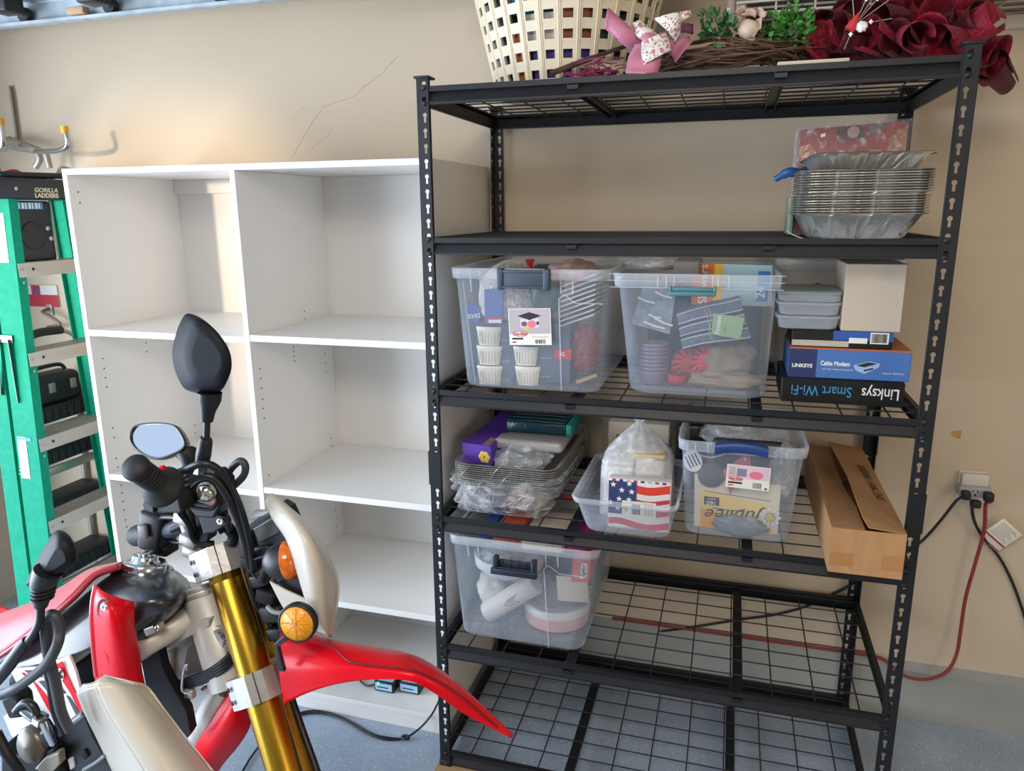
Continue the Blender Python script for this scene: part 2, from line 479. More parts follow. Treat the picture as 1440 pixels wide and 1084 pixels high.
# ------------------------------------------------------------------ things on the left: ladder, stool, hooks, track
GRN = M('green_fibreglass', '069070', rough=.7, spec=.2, var=.10, vs=40, bump=.05, bs=120)
ALU = M('brushed_aluminium', 'b9b3a9', rough=.38, metal=.75, var=.05, vs=30, stretch=(1, .1, 1))
ALU2 = M('dull_aluminium', 'a9a59e', rough=.5, metal=.6)
STEEL = M('zinc_steel', 'b4b6b8', rough=.3, metal=.9)
BPL = M('black_plastic', '1b1c1f', rough=.5)
DGR = M('dark_rubber', '26282c', rough=.65)
PAPER = M('label_paper', 'e9e6dc', rough=.6, var=.02)
lad = thing('step_ladder', 'green fibreglass stepladder with aluminium steps folded beside the bookcase', 'ladder', (-1.65, .3, 0))
yn = lambda z: .165 - .065 * (1.69 - z) / 1.2 + .0
yn = lambda z: .105 + .055 * (z - .45) / 1.22
yfar = lambda z: .553 - .048 * (z - .45) / 1.22


def rail(name, y, sgn, xa, xb, zt, fl):
    """fibreglass channel: web at y, flanges turned inwards by fl"""
    prof = [(xa, 0), (xb, 0), (xb, fl), (xb + .003, fl), (xb + .003, .0035), (xa - .003, .0035), (xa - .003, fl), (xa, fl)]
    rings = []
    for z in (0.02, zt): rings.append([(px_, y(z) + sgn * f, z) for px_, f in prof])
    m = MB().loft(rings, sm=False).build(name, GRN, lad)
    f = MB(); f.rbox((xb - .003, y(0) - .004 if sgn > 0 else y(0) - fl - .004, 0), (xa + .004, y(0) + fl + .004 if sgn > 0 else y(0) + .004, .05), .006)
    f.build('foot', BPL, m)
    return m


near = rail('front_rail', yn, 1, -1.553, -1.652, 1.70, .034)
far = rail('front_rail', yfar, -1, -1.553, -1.652, 1.70, .034)
nb = rail('rear_rail', lambda z: yn(z) + .006, 1, -1.675, -1.745, 1.69, .028)
fb = rail('rear_rail', lambda z: yfar(z) - .004, -1, -1.668, -1.74, 1.69, .02)
for k in range(5):
    z = 1.478 - .3035 * k
    a, c = yn(z) + .0036, yfar(z) - .0036
    b = MB()
    b.box((-1.551, a, z - .047), (-1.549, c, z - .0)).box((-1.64, a, z - .004), (-1.551, c, z - .001)).box((-1.642, a, z - .03), (-1.640, c, z - .001))
    for i in range(7): b.box((-1.637 + .0125 * i, a, z - .001), (-1.631 + .0125 * i, c, z + .0012))
    st = b.build('step', ALU, lad)
    for yy in (a + .055, c - .05): MB().lathe([(.0055, 0), (.0045, .002), (.0005, .003)], 10, mat=frame((-1.549, yy, z - .022), (1, 0, 0))).build('rivet', DGR, st)
    b = MB().tube([(-1.555, a + .004, z - .05), (-1.60, a + .05, z - .012)], .009, 6, sc=(1, .3)); b.build('step_brace', ALU2, lad)
    b = MB().tube([(-1.555, c - .004, z - .05), (-1.60, c - .05, z - .012)], .009, 6, sc=(1, .3)); b.build('step_brace', ALU2, lad)
    for q in (0, 1): MB().lathe([(.006, 0), (.005, .002), (.0005, .003)], 10, mat=frame((-1.5495, a + .012, z - .02 - .045 * q), (1, 0, 0))).build('rivet', STEEL, near)
cap = MB().rbox((-1.765, .105, 1.688), (-1.540, .545, 1.757), .012, 3)
cap = cap.build('top_cap', M('ladder_cap', '272c33', rough=.5), lad)
text('GORILLA', basis((-1.5393, .297, 1.718), (0, 1, 0), (0, 0, 1)), .020, M('label_cream', 'd8cfae', rough=.6), cap, sx=1.15, bold=.0006, shear=.2)
text('LADDERS', basis((-1.5393, .297, 1.700), (0, 1, 0), (0, 0, 1)), .020, M('label_cream'), cap, sx=1.1, bold=.0009)
MB().lathe([(.007, 0), (.005, .002), (.0005, .003)], 10, mat=frame((-1.54, .185, 1.722), (1, 0, 0))).build('rivet', STEEL, cap)
# spreader plates and labels on the near rail's outer web
b = MB()
p = at(11, 477, y=yn(1.22) - .004)
b.rbox((p.x - .055, p.y - .003, p.z - .012), (p.x + .022, p.y, p.z + .014), .002)
lad_sp = b.build('spreader_plate', STEEL, lad)
q = at(26, 566, y=p.y - .004)
MB().tube([(p.x + .006, p.y - .005, p.z), (q.x, p.y - .005, q.z)], .013, 8, sc=(.15, 1)).build('spreader_arm', ALU2, lad)
q = at(2, 556, y=p.y - .004)
MB().tube([(p.x - .04, p.y - .005, p.z), (q.x, p.y - .005, q.z)], .009, 8, sc=(.15, 1)).build('spreader_arm', ALU2, lad)


def onweb(u0, v0, u1, v1, m, nm, d=.0015):
    a = at(u0, v0, y=yn(1.0)); c = at(u1, v1, y=yn(.9))
    b = MB(); x0, x1 = a.x, c.x
    za, zc = a.z, c.z
    vs = []
    for z in (zc, za):
        for x in (x0, x1): vs += [(x, yn(z) - d, z), (x, yn(z) - .0002, z)]
    b.add(vs, [(0, 2, 6, 4), (1, 5, 7, 3), (0, 4, 5, 1), (2, 3, 7, 6), (0, 1, 3, 2), (4, 6, 7, 5)])
    return b.build(nm, m, lad)


onweb(26, 613, 46, 672, PAPER, 'safety_label'); onweb(26.3, 613.5, 45, 620, M('label_blue', '3f8fc9', rough=.5), 'label_header', .0019)
for i in range(9): onweb(31, 625 + 5 * i, 41, 626.2 + 5 * i, M('faded_print', 'b9b3a4', rough=.6), 'print_line', .0019)
onweb(-22, 300, 3, 370, PAPER, 'safety_label')
# case behind the top of the ladder
tc = thing('tool_case', 'black plastic tool case with round emblem hung behind the ladder top step', 'case', (-1.63, .3, 1.478))
tcb = MB().rbox((-1.628, .197, 1.4805), (-1.575, .338, 1.683), .008, 2).build('shell', M('matte_black', '23262c', rough=.55), tc)
MB().lathe([(.050, 0), (.048, .004), (.044, .004), (.042, .001)], 32, mat=frame((-1.5745, .254, 1.565), (1, 0, 0))).build('round_emblem', BPL, tc)
for dy, dz in ((.312, 1.590), (.320, 1.555)): MB().lathe([(.009, 0), (.008, .004), (.0005, .0045)], 14, mat=frame((-1.5745, dy, dz), (1, 0, 0))).build('screw', STEEL, tc)
MB().box((-1.5745, .205, 1.655), (-1.5725, .305, 1.678)).build('label', M('label_blue'), tc)
for i in range(7): MB().box((-1.5725, .21 + .013 * i, 1.657), (-1.5718, .215 + .013 * i + .003 * (i % 2), 1.676)).build('label_bar', PAPER, tc)
MB().tube([(-1.574, .338, 1.683), (-1.572, .337, 1.65), (-1.572, .337, 1.49)], .003, 6).build('edge_trim', ALU2, tc)
# clutter on the cap
o = MB().rbox((-1.74, .12, 1.7575), (-1.60, .20, 1.805), .018, 3).build('glove', M('navy_cloth', '222b45', rough=.9, bump=.3), label='folded navy work glove on the ladder cap', cat='glove')
b = MB(); b.grid(lambda s, t: (-1.73 + .1 * s, .21 + .17 * t, 1.7585 + .022 + .010 * math.sin(9 * t) * math.cos(5 * s) - .02 * (2 * s - 1) ** 2), 8, 14)
b.build('rag', M('red_cloth', '9c2733', rough=.9, bump=.3), label='crumpled red shop rag on the ladder cap', cat='rag', solid=.004)
b = MB().tube(curve([(-1.60, .37, 1.757 + .012), (-1.62, .43, 1.775), (-1.64, .47, 1.80), (-1.62, .50, 1.79), (-1.60, .515, 1.769)], 5), .010, 8)
b.build('cord_loop', M('grey_rubber', 'a5a39c', rough=.6), label='looped pale grey cord end on the ladder cap', cat='cord')
b = MB().tube([(-1.575, .16, 1.767), (-1.565, .42, 1.770)], [.009, .010], 8).tube([(-1.59, .20, 1.766), (-1.60, .36, 1.766)], .008, 8)
b.build('pry_bar', DGR, label='dark steel pry bar lying along the ladder cap', cat='tool')
# folding step stool between ladder and wall
stl = thing('step_stool', 'folded aluminium step stool with black plastic treads behind the green ladder', 'step stool', (-1.86, .46, 0))
for y in (.30, .622):
    MB().tube([(-1.80, y, .0), (-1.80, y, .6), (-1.84, y, 1.05)], .012, 8).build('front_leg', ALU, stl)
    MB().tube([(-1.93, y, .0), (-1.90, y, .95)], .011, 8).build('rear_leg', ALU2, stl)
for z in (.872, .705, .49, .225):
    tr = MB().rbox((-1.93, .30, z - .036), (-1.80, .622, z + .030), .012, 2).build('tread', M('tread_black', '202226', rough=.6), stl)
    r = MB()
    for i in range(9): r.box((-1.80, .312 + .034 * i, z - .026), (-1.7965, .340 + .034 * i, z + .018))
    r.build('tread_rib', DGR, tr)
    MB().rbox((-1.80, .30, z - .075), (-1.79, .622, z - .040), .003).build('tread_bar', ALU, stl)
MB().tube(curve([(-1.84, .30, 1.05), (-1.84, .33, 1.15), (-1.84, .40, 1.183), (-1.84, .52, 1.187)], 6), .010, 8).tube(curve([(-1.84, .54, 1.185), (-1.84, .60, 1.15), (-1.84, .622, 1.05)], 6), .009, 8).build('handle_tube', ALU, stl)
MB().tube(curve([(-1.84, .36, 1.17), (-1.84, .44, 1.188), (-1.84, .545, 1.184)], 6), .0165, 10).build('grip', DGR, stl)
bag = thing('power_tool_case', 'small black moulded case with a folded handle resting on the step stool', 'case', (-1.87, .45, .9025))
MB().rbox((-1.925, .33, .9035), (-1.81, .585, 1.022), .028, 3).build('shell', M('matte_black'), bag)
MB().tube(curve([(-1.835, .36, 1.030), (-1.835, .38, 1.05), (-1.835, .50, 1.052), (-1.835, .53, 1.030)], 5), .008, 8).build('handle', BPL, bag)
for y in (.42, .52): MB().rbox((-1.812, y, .95), (-1.803, y + .03, .99), .004).build('latch', ALU2, bag)
# sticker and small bracket on the back wall
a = at(32, 403, y=.637)
MB().rbox((-2.11, .634, 1.262), (-1.93, .6395, 1.352), .001).build('wall_sign', M('sign_white', 'd8d2cc', rough=.6), label='small red and white printed card on the wall behind the ladder', cat='sign')
sg = bpy.data.objects['wall_sign']
MB().box((-2.11, .6325, 1.262), (-1.93, .6338, 1.312)).build('red_band', M('sign_red', 'b3283a', rough=.6), sg)
MB().box((-2.065, .6325, 1.3125), (-2.02, .6338, 1.351)).build('red_mark', M('sign_red'), sg)
text('37', basis((-2.04, .6322, 1.325), (1, 0, 0), (0, 0, 1)), .045, M('sign_blue', '4a4a86', rough=.6), sg, bold=.001)
hb = thing('wall_bracket', 'bent brown metal wall bracket just below the red and white card', 'bracket', (-1.97, .63, 1.2))
MB().tube(curve([(-1.985, .634, 1.255), (-1.985, .60, 1.245), (-1.95, .59, 1.235), (-1.895, .59, 1.205), (-1.91, .595, 1.19), (-1.99, .62, 1.18)], 5), .007, 8).build('arm', M('brown_metal', '8d7261', rough=.5, metal=.3), hb)
MB().rbox((-2.0, .632, 1.225), (-1.968, .6395, 1.275), .004).build('plate', ALU2, hb)
# ladder hook with yellow tips on the back wall
hk = thing('ladder_hook', 'steel wall hook with yellow-tipped prongs above the green ladder', 'hook', (-1.9, .6, 1.88))
p0, p1 = at(13, 122, y=.632), at(24, 198, y=.632)
b = MB()
b.tube([(p0.x, .634, p0.z), (p0.x + .002, .632, p0.z - .02), (p1.x, .632, p1.z - .04)], [.019, .02, .02], 12, sc=(.28, 1))
bp = b.build('back_plate', ALU2, hk)
for uv in ((14, 134), (23, 190)):
    q = at(*uv, y=.626); MB().lathe([(.004, 0), (.003, .002), (.0004, .0025)], 8, mat=frame(q, (0, -1, 0))).build('screw', DGR, bp)
pa = at(8, 197, y=.58); pb = at(58, 212, y=.54)
MB().tube([(p1.x - .03, .60, p1.z - .02), (pa.x + .03, .57, pa.z - .012), (pb.x - .01, .545, pb.z - .0)], [.024, .026, .014], 10, sc=(1, .7)).build('body', ALU, hk)
r0 = at(50, 213, y=.545); r1 = at(80, 212, y=.49); r2 = at(95, 204, y=.465); r3 = at(91, 183, y=.465)
MB().tube(curve([r0, r1, r2, r3], 6), .0095, 12).build('prong', STEEL, hk)
MB().tube([r3 - V((0, 0, .012)), r3 + V((.0, 0, .014))], .0125, 12).build('tip', M('yellow_vinyl', 'd9a52a', rough=.5), hk)
l0 = at(20, 205, y=.53); l1 = at(-8, 212, y=.42); l2 = at(4, 203, y=.40); l3 = at(1, 172, y=.40)
MB().tube(curve([l0, l1, l2, l3], 6), .0095, 12).build('prong', STEEL, hk)
MB().tube([l3 - V((0, 0, .012)), l3 + V((.0, 0, .014))], .0125, 12).build('tip', M('yellow_vinyl'), hk)
MB().tube(curve([at(52, 214, y=.55), at(56, 224, y=.55), at(50, 235, y=.55)], 4), .012, 8).tube([at(64, 213, y=.55), at(70, 236, y=.55)], .011, 8).build('clamp', ALU2, hk)
# garage door track with rollers and the raised door
GALV = M('galvanised_steel', 'b4bec4', rough=.45, metal=.35, var=.14, vs=25)
trk = thing('door_track', 'galvanised overhead garage door track with rollers along the back wall', 'door track', (-.9, .44, 2.279))
yt = .45
MB().loft([[(x, yt - .03, 2.290), (x, yt - .03, 2.281), (x, yt - .026, 2.279), (x, yt - .004, 2.279), (x, yt, 2.283), (x, yt, 2.352), (x, yt - .004, 2.356), (x, yt - .026, 2.356)] for x in (-2.2, .5)], (False, False), False, sm=False).build('channel', GALV, trk, solid=.0018)
for xx in (-1.62, -1.05, -.2): MB().box((xx, yt + .001, 2.31), (xx + .03, yt + .004, 2.7)).build('hanger', GALV, trk)
for u in (33, 155, 312):
    pc = at(u, 15, y=yt - .02)
    MB().lathe([(.023, -.012), (.026, -.008), (.026, .008), (.023, .012)], 18, mat=frame((pc.x, yt - .016, 2.312), (0, 1, 0))).build('roller', M('roller_nylon', '2a2b2c', rough=.4), trk)
    MB().tube([(pc.x, yt - .026, 2.312), (pc.x, yt - .054, 2.312)], .006, 8).build('axle', STEEL, trk)
gd = thing('garage_door', 'raised sectional garage door seen edge-on under the ceiling', 'door', (-.9, -2.2, 2.37))
for i in range(4):
    x = -2.15 + .56 * i
    MB().rbox((x, -4.7, 2.365), (x + .55, .40, 2.41), .006).build('door_section', GALV, gd)
for u in (33, 155, 312):
    pc = at(u, 15, y=yt - .02)
    MB().rbox((pc.x - .03, yt - .13, 2.30), (pc.x + .045, yt - .055, 2.362), .006).build('hinge', M('hinge_black', '2e3032', rough=.5, metal=.3), gd)
wb = at(108, 16, y=yt - .03)
MB().rbox((wb.x - .03, .405, 2.293), (wb.x + .04, .435, 2.316), .003, mat=None).build('wood_block', M('raw_pine', 'c4a27c', rough=.7, stretch=(1, 8, 8)), label='raw pine offcut resting in the garage door track', cat='wood block')
# ------------------------------------------------------------------ right wall: outlet, cords, wire shelf
WPL = M('white_plastic', 'd9d2c6', rough=.4, var=.02)
oc = at(1365, 686, y=.64)
ot = thing('wall_outlet', 'cream wall outlet with plate and plug-in tap right of the rack', 'outlet', (oc.x, .64, oc.z))
MB().rbox((oc.x - .038, .634, oc.z - .058), (oc.x + .036, .6395, oc.z + .056), .003).build('cover_plate', WPL, ot)
pu = at(1343, 662, y=.61); pv = at(1387, 662, y=.61)
MB().rbox((oc.x - .034, .612, oc.z + .012), (oc.x + .038, .6335, oc.z + .052), .003).build('upper_block', WPL, ot)
tap = MB().rbox((oc.x - .043, .594, oc.z - .014), (oc.x + .045, .633, oc.z + .018), .006).build('outlet_tap', M('grey_plastic', 'a9a9ad', rough=.45), ot)
sl = MB()
for dx in (-.006, .006): MB().box((oc.x + dx - .0012, .5932, oc.z + .002), (oc.x + dx + .0012, .5941, oc.z + .010)).build('slot', HOLE, tap)
MB().rbox((oc.x - .003, .5930, oc.z - .008), (oc.x + .003, .5941, oc.z - .002), .001).build('slot', HOLE, tap)
BCORD = M('black_cord', '1a1a1c', rough=.45); RCORD = M('red_cord', '8e2c2c', rough=.45)


def cord(name, pts, r, m, label, cat='cord', n=8):
    t = thing(name, label, cat, tuple(pts[-1]))
    MB().tube(curve(pts, 8), r, 8).build('cable', m, t)
    return t


c1 = cord('wall_cable', [(oc.x - .026, .575, oc.z - .012), at(1347, 702, y=.58), at(1320, 735, y=.60), at(1292, 764, y=.626), at(1240, 800, y=.629), at(1195, 823, y=.629), at(1140, 850, y=.629), at(1090, 864, y=.629), at(1040, 871, y=.629), at(950, 885, y=.629), at(850, 897, y=.63)], .0042, BCORD,
          'black power cord running from the outlet behind the rack')
MB().rbox((oc.x - .04, .568, oc.z - .016), (oc.x - .016, .5935, oc.z + .010), .005).build('plug', BCORD, c1)
c2 = cord('black_extension_cord', [(oc.x + .004, .572, oc.z - .03), at(1367, 712, y=.585), at(1371, 735, y=.60), at(1384, 757, y=.615), at(1405, 783, y=.63), at(1422, 815, y=.632), at(1436, 852, y=.632), at(1452, 900, y=.632)], .0045, BCORD,
          'black cord with a paper tag hanging from the outlet down to the right')
MB().rbox((oc.x - .014, .568, oc.z - .040), (oc.x + .015, .5935, oc.z - .0165), .007).build('plug', BCORD, c2)
ta, tb, td = at(1376, 753, y=.612), at(1398, 738, y=.608), at(1400, 778, y=.620)
m4 = basis(ta, tb - ta, td - ta); L1 = (tb - ta).length; L2 = (td - ta).length
tg = MB().rbox((0, 0, 0), (L1 * 1.6, L2, .0006), .0002, 1, mat=m4).build('warning_tag', PAPER, c2)
MB().box((.001, .001, -.0004), (L1 * .1, L2, 0), mat=m4).box((L1 * .38, .001, -.0004), (L1 * .48, L2, 0), mat=m4).build('red_stripe', M('sign_red'), tg)
for i in range(8): MB().box((L1 * (.62 + .11 * i), L2 * .12, -.0004), (L1 * (.67 + .11 * i), L2 * (.9 - .1 * (i % 3)), 0), mat=m4).build('print_line', M('faded_print'), tg)
c3 = cord('red_extension_cord', [(oc.x + .036, .575, oc.z - .016), at(1386, 710, y=.585), at(1384, 745, y=.595), at(1372, 790, y=.60), at(1358, 840, y=.605), at(1351, 885, y=.60), at(1345, 920, y=.59), at(1330, 945, y=.58), at(1300, 955, y=.585), at(1270, 949, y=.60), at(1240, 926, y=.625), (1.19, .6285, .2035), (1.10, .629, .2025), (1.0, .6285, .204), (.9, .629, .203), (.78, .6285, .2035), (.66, .629, .2035), (.55, .6285, .204), (.40, .629, .203)], .0052, RCORD,
          'red extension cord looping from the outlet along the concrete curb')
MB().rbox((oc.x + .0185, .566, oc.z - .016), (oc.x + .044, .5935, oc.z + .012), .006).build('plug', BCORD, c3)
ws = thing('wire_shelf', 'white ventilated wire shelf high on the back wall above the rack', 'wire shelf', (1.3, .64, 2.13))
WW = M('white_vinyl_wire', 'c9c5bd', rough=.4)
b = MB()
for y in (.30, .365, .43, .495, .56, .63): b.tube([(.716, y, 2.132), (1.9, y, 2.132)], .0036, 6)
b.tube([(.716, .30, 2.105), (1.9, .30, 2.105)], .0036, 6)
for k in range(14): b.tube([(.72 + .09 * k, .30, 2.104), (.72 + .09 * k, .30, 2.126), (.72 + .09 * k, .63, 2.126)], .0028, 6)
b.build('wire_grid', WW, ws)
MB().rbox((.684, .628, 2.05), (.71, .6395, 2.45), .003).build('wall_standard', WPL, ws)
MB().rbox((.69, .30, 2.108), (.704, .63, 2.124), .003).build('shelf_arm', WPL, ws)
MB().rbox((1.0, .622, 2.092), (2.3, .6395, 2.128), .003).build('ledger_board', WPL, ws)
MB().rbox((1.30, .33, 2.1365), (1.85, .62, 2.40), .006).build('storage_carton', M('cardboard', 'b08a63', rough=.85, var=.06), label='brown carton sitting on the right of the wire shelf', cat='box')  # brown load guessed above the wires, added to block light from overhead
MB().rbox((.74, .33, 2.1365), (1.26, .62, 2.42), .006).build('storage_carton', M('dark_carton', '6b5648', rough=.85, var=.06), label='darker brown carton sitting on the left of the wire shelf', cat='box')  # second guessed load, also added to block overhead light
for x in (1.12,): MB().tube([(x, .32, 2.12), (x, .635, 1.99)], .005, 8).tube([(x + .012, .32, 2.12), (x + .012, .635, 1.99)], .005, 8).build('brace', STEEL, ws)
# ------------------------------------------------------------------ floor cable, adapters, cardboard
F = lambda u, v, z=.006: at(u, v, z=z)
fc = cord('charger_cable', [F(338, 1090), F(352, 1066), F(368, 1045), F(395, 1015), F(425, 1004), F(455, 1003), F(485, 1013), F(512, 1029), F(540, 1039), F(568, 1038), at(590, 1024, y=.10), at(606, 1006, y=.118), at(614, 992, y=.122), at(620, 978, y=.135)], .0035, BCORD,
          'black charger cable looped on the floor in front of the bookcase')
MB().tube(curve([F(400, 1008), F(440, 999), F(475, 1006), F(500, 1018), F(530, 1034), F(568, 1039)], 6), .0032, 6).build('cable_loop', BCORD, fc)
kp = F(570, 1038, .008); MB().tube(curve([kp + V((.012, 0, .002)), kp + V((0, .008, .004)), kp + V((-.012, 0, .002)), kp + V((0, -.008, .004))], 4, True), .0045, 6, True).build('twist_tie', DGR, fc)
for i, (u0, u1, lb) in enumerate(((526, 556, 'black power adapter with blue label and green light on the bookcase bottom shelf'), (561, 592, 'black power adapter with blue label right of the lit one, bookcase bottom'))):
    a = at(u0, 971 + 2 * i, z=.067); c = at(u1, 973 + 2 * i, z=.067)
    t = thing('power_adapter', lb, 'adapter', ((a.x + c.x) / 2, a.y + .05, .067), group='power adapters in the bookcase')
    y0 = a.y
    MB().rbox((a.x, y0, .0675), (c.x, y0 + .075, .105), .005).build('housing', BPL, t)
    MB().box((a.x + .008, y0 + .008, .105), (c.x - .006, y0 + .068, .1058)).build('label', M('label_lightblue', '9fc4dc', rough=.5), t)
    MB().box((a.x + .006, y0 - .0008, .075), (c.x - .006, y0, .100)).build('label', M('label_lightblue'), t)
    MB().box((a.x + .014, y0 - .0012, .084), (c.x - .02, y0 - .0006, .088)).build('print_line', BPL, t)
    if i == 0: MB().lathe([(.004, 0), (.003, .003), (.0004, .0035)], 10, mat=frame((a.x + .018, y0 - .001, .1), (0, -1, 0))).build('light', M('green_led', '2fe08a', emit=('2fe08a', 6.)), t)
MB().tube(curve([at(527, 962, z=.08), at(516, 964, z=.072), at(506, 955, z=.072), at(520, 948, z=.072)], 5), .003, 6).build('adapter_lead', BCORD, fc)
MB().box((-.028, -.10, .0002), (.20, .06, .004)).build('cardboard_sheet', M('cardboard', 'b08a63', rough=.85, var=.06), label='flat brown cardboard under the left front rack foot', cat='cardboard')
# ------------------------------------------------------------------ bins and boxes on the rack
from mathutils import noise


def qbox(pts, ext, mb=None, mi=0):
    """block whose front face is the four points and which runs back by ext"""
    mb = mb or MB(); P = [V(p) for p in pts]; E_ = V(ext); B_ = [p + E_ for p in P]
    return mb.add(P + B_, [(0, 1, 2, 3), (7, 6, 5, 4), (0, 4, 5, 1), (1, 5, 6, 2), (2, 6, 7, 3), (3, 7, 4, 0)], mi)


def blob(c, r, seed=1, amp=.15, fr=3., nu=20, nv=28, flat=-9., fold=0.):
    """lumpy bag-like body"""
    def fn(s, t):
        th = PI * (.001 + .998 * s); ph = 2 * PI * t
        d = V((math.sin(th) * math.cos(ph), math.sin(th) * math.sin(ph), -math.cos(th)))
        k = 1 + amp * noise.noise(d * fr + V((seed * 7.1, seed * 3.3, 0)))
        if fold: k += fold * abs(noise.noise(d * fr * 3 + V((0, seed * 5.7, 1))))
        p = V((d.x * r[0] * k, d.y * r[1] * k, d.z * r[2] * k))
        if p.z < flat: p.z = flat
        return (c[0] + p.x, c[1] + p.y, c[2] + p.z)
    return MB().grid(fn, nu, nv)


CLOUD = clear('cloudy_plastic', 'dbe7f5', op=.062, rough=.26, edge=.38)
CLOUDW = clear('thick_cloudy_plastic', 'e4ecf5', op=.22, rough=.3, edge=.6)
WRAP = clear('crinkled_wrap', 'f2f5f8', op=.07, rough=.12, edge=.32, bump=.9, bs=34, crinkle=True)
BAGF = clear('frosted_bag', 'eef0f1', op=.30, rough=.3, edge=.6, bump=.6, bs=26, crinkle=True)
FOIL = M('aluminium_foil', 'e2dfd8', rough=.30, metal=.9, var=.05, bump=.12, bs=90)
SLATE = M('slate_blue_card', '545e70', rough=.6)
CREAM = M('cream_ceramic', 'ece6d6', rough=.3, coat=.3)
CARD = M('kraft_card', 'b98d60', rough=.8, var=.07, vs=10, stretch=(6, 1, 1))
CARD2 = M('cardboard', 'b08a63', rough=.85, var=.06)


def tote(name, label, bot, top, z0, z1, rb=.035, rt=.03, band=.028, lip=.008, cat='bin', group=None, n=6):
    """see-through bin: rounded floor, flared walls, stepped rim band"""
    cx, cy = (bot[0] + bot[1]) / 2, (bot[2] + bot[3]) / 2
    t = thing(name, label, cat, (cx, cy, z0), group)
    def ring(k, z, o=0., r=None):
        a = [bot[i] + (top[i] - bot[i]) * k for i in range(4)]
        return [(x, y, z) for x, y in rrect(a[0] - o, a[1] + o, a[2] - o, a[3] + o, r or (rb + (rt - rb) * k), n)]
    H = z1 - z0
    s = MB().loft([ring(0, z0 + .012, -.03), ring(0, z0 + .002, -.022), ring(0, z0, -.012), ring(0, z0 + .004, -.004), ring(.03, z0 + .014), ring((H - band) / H, z1 - band)], (True, False))
    s.build('shell', CLOUD, t, solid=.0014)
    MB().loft([ring((H - band) / H, z1 - band), ring((H - band) / H, z1 - band + .001, lip), ring(1, z1 - .002, lip), ring(1, z1, lip - .002), ring(1, z1 - .003, .0)], (False, False)).build('rim', CLOUDW, t, solid=.0014)
    return t, ring


def rib(t, p0, p1, w=.003, d=.003):
    P = [V(p0), V(p1)]
    MB().tube(P, w, 6, sc=(1, 1)).build('rib', CLOUDW, t)


def face_y(bot, top, z0, z1, z):
    return bot[2] + (top[2] - bot[2]) * (z - z0) / (z1 - z0)


def price_label(t, P, brand, seed):
    """printed bin label: photo top with little picture, red badge, black bar, bar code. P: function (s, t) -> point on label"""
    o, xx, yy = P
    W_, H_ = xx.length, yy.length
    m = basis(o, xx, yy)
    lb = MB().box((0, 0, 0), (W_, H_, .0006), mat=m).build('label', PAPER, t)
    return lb, m, W_, H_


# --- shelf 3 (chest height), left bin
D3, D4, D5, D2 = HZ[2] - .0074, HZ[3] - .0074, HZ[4] - .0074, HZ[1] - .0074
bA, tA = (.060, .428, .070, .545), (.048, .450, .034, .585)
zA0, zA1 = D3, 1.494
binA, rA = tote('storage_bin', 'large clear bin with grey-blue latch holding white ramekins and shredded paper', bA, tA, zA0, zA1)
SLT = M('slate_latch', '3d4959', rough=.45)


def latch(t, x0, x1, y, za, zb, m, tilt=0.):
    b = MB(); d = .016
    mt = Matrix.Translation((0, y, zb)) @ Matrix.Rotation(tilt, 4, 'X')
    b.rbox((x0, -d, za - zb), (x1, -d + .006, 0), .002, mat=mt)
    b.rbox((x0, -d - .004, za - zb - .004), (x0 + .016, .004, .003), .003, mat=mt); b.rbox((x1 - .016, -d - .004, za - zb - .004), (x1, .004, .003), .003, mat=mt)
    b.rbox((x0 + .012, -d - .002, -.008), (x1 - .012, -d + .006, .0), .002, mat=mt)
    b.rbox((x0 + .012, -d - .003, za - zb), (x1 - .012, -d + .006, za - zb + .006), .002, mat=mt)
    return b.build('latch', m, t)


latch(binA, .176, .312, .027, 1.446, 1.492, SLT)


def bin_ribs(t, bot, top, z0, z1, xs, zl):
    for x in xs:
        rib(t, (x, face_y(bot, top, z0, z1, z1 - .03) - .009, z1 - .004), (x, face_y(bot, top, z0, z1, z1 - zl) - .004, z1 - zl), .0022)


bin_ribs(binA, bA, tA, zA0, zA1, (.098, .124, .336, .366), .062)


def step_line(t, bot, top, z0, z1, x, k=.045):
    """the moulded step in the front wall of this kind of bin"""
    pts = [(x + k * .9, face_y(bot, top, z0, z1, z1 - .08) - .001, z1 - .085), (x + .01, face_y(bot, top, z0, z1, z1 - .06) - .002, z1 - .062), (x - .002, face_y(bot, top, z0, z1, z1 - .065) - .002, z1 - .075), (x, face_y(bot, top, z0, z1, z0 + .01) - .002, z0 + .006)]
    MB().tube([(x + k * 2.4, pts[0][1], pts[0][2])] + pts, .0018, 6).build('moulded_edge', CLOUDW, t)


step_line(binA, bA, tA, zA0, zA1, .332)
for x in (.07,): rib(binA, (x, .052, 1.46), (x + .02, .075, zA0 + .01), .002)
yA = lambda z: face_y(bA, tA, zA0, zA1, z)


def label_on(t, px, y, mats=None):
    """flat label from four corner pixels on the plane y"""
    P = [at(u, v, y=y) for u, v in px]
    o = P[3]; xx = P[2] - P[3]; yy = P[0] - P[3]
    m = basis(o, xx, yy)
    return o, xx.length, yy.length, m


o, W_, H_, m4 = label_on(binA, [(715, 434), (775, 434), (776, 485), (717, 485)], .046)
lb = MB().box((0, 0, 0), (W_, H_, .0008), mat=m4).build('label', PAPER, binA)
Z1 = .0008


def bars(par, m4, x, y, w, h, n, mat, z=Z1, nm='bar_code'):
    b = MB(); r2 = random.Random(int(x * 1e5) + n); xx = x
    for i in range(n):
        ww = w / n * r2.uniform(.3, .75); b.box((xx, y, z), (xx + ww, y + h, z + .0003), mat=m4); xx += w / n
    return b.build(nm, mat, par, kind='stuff')


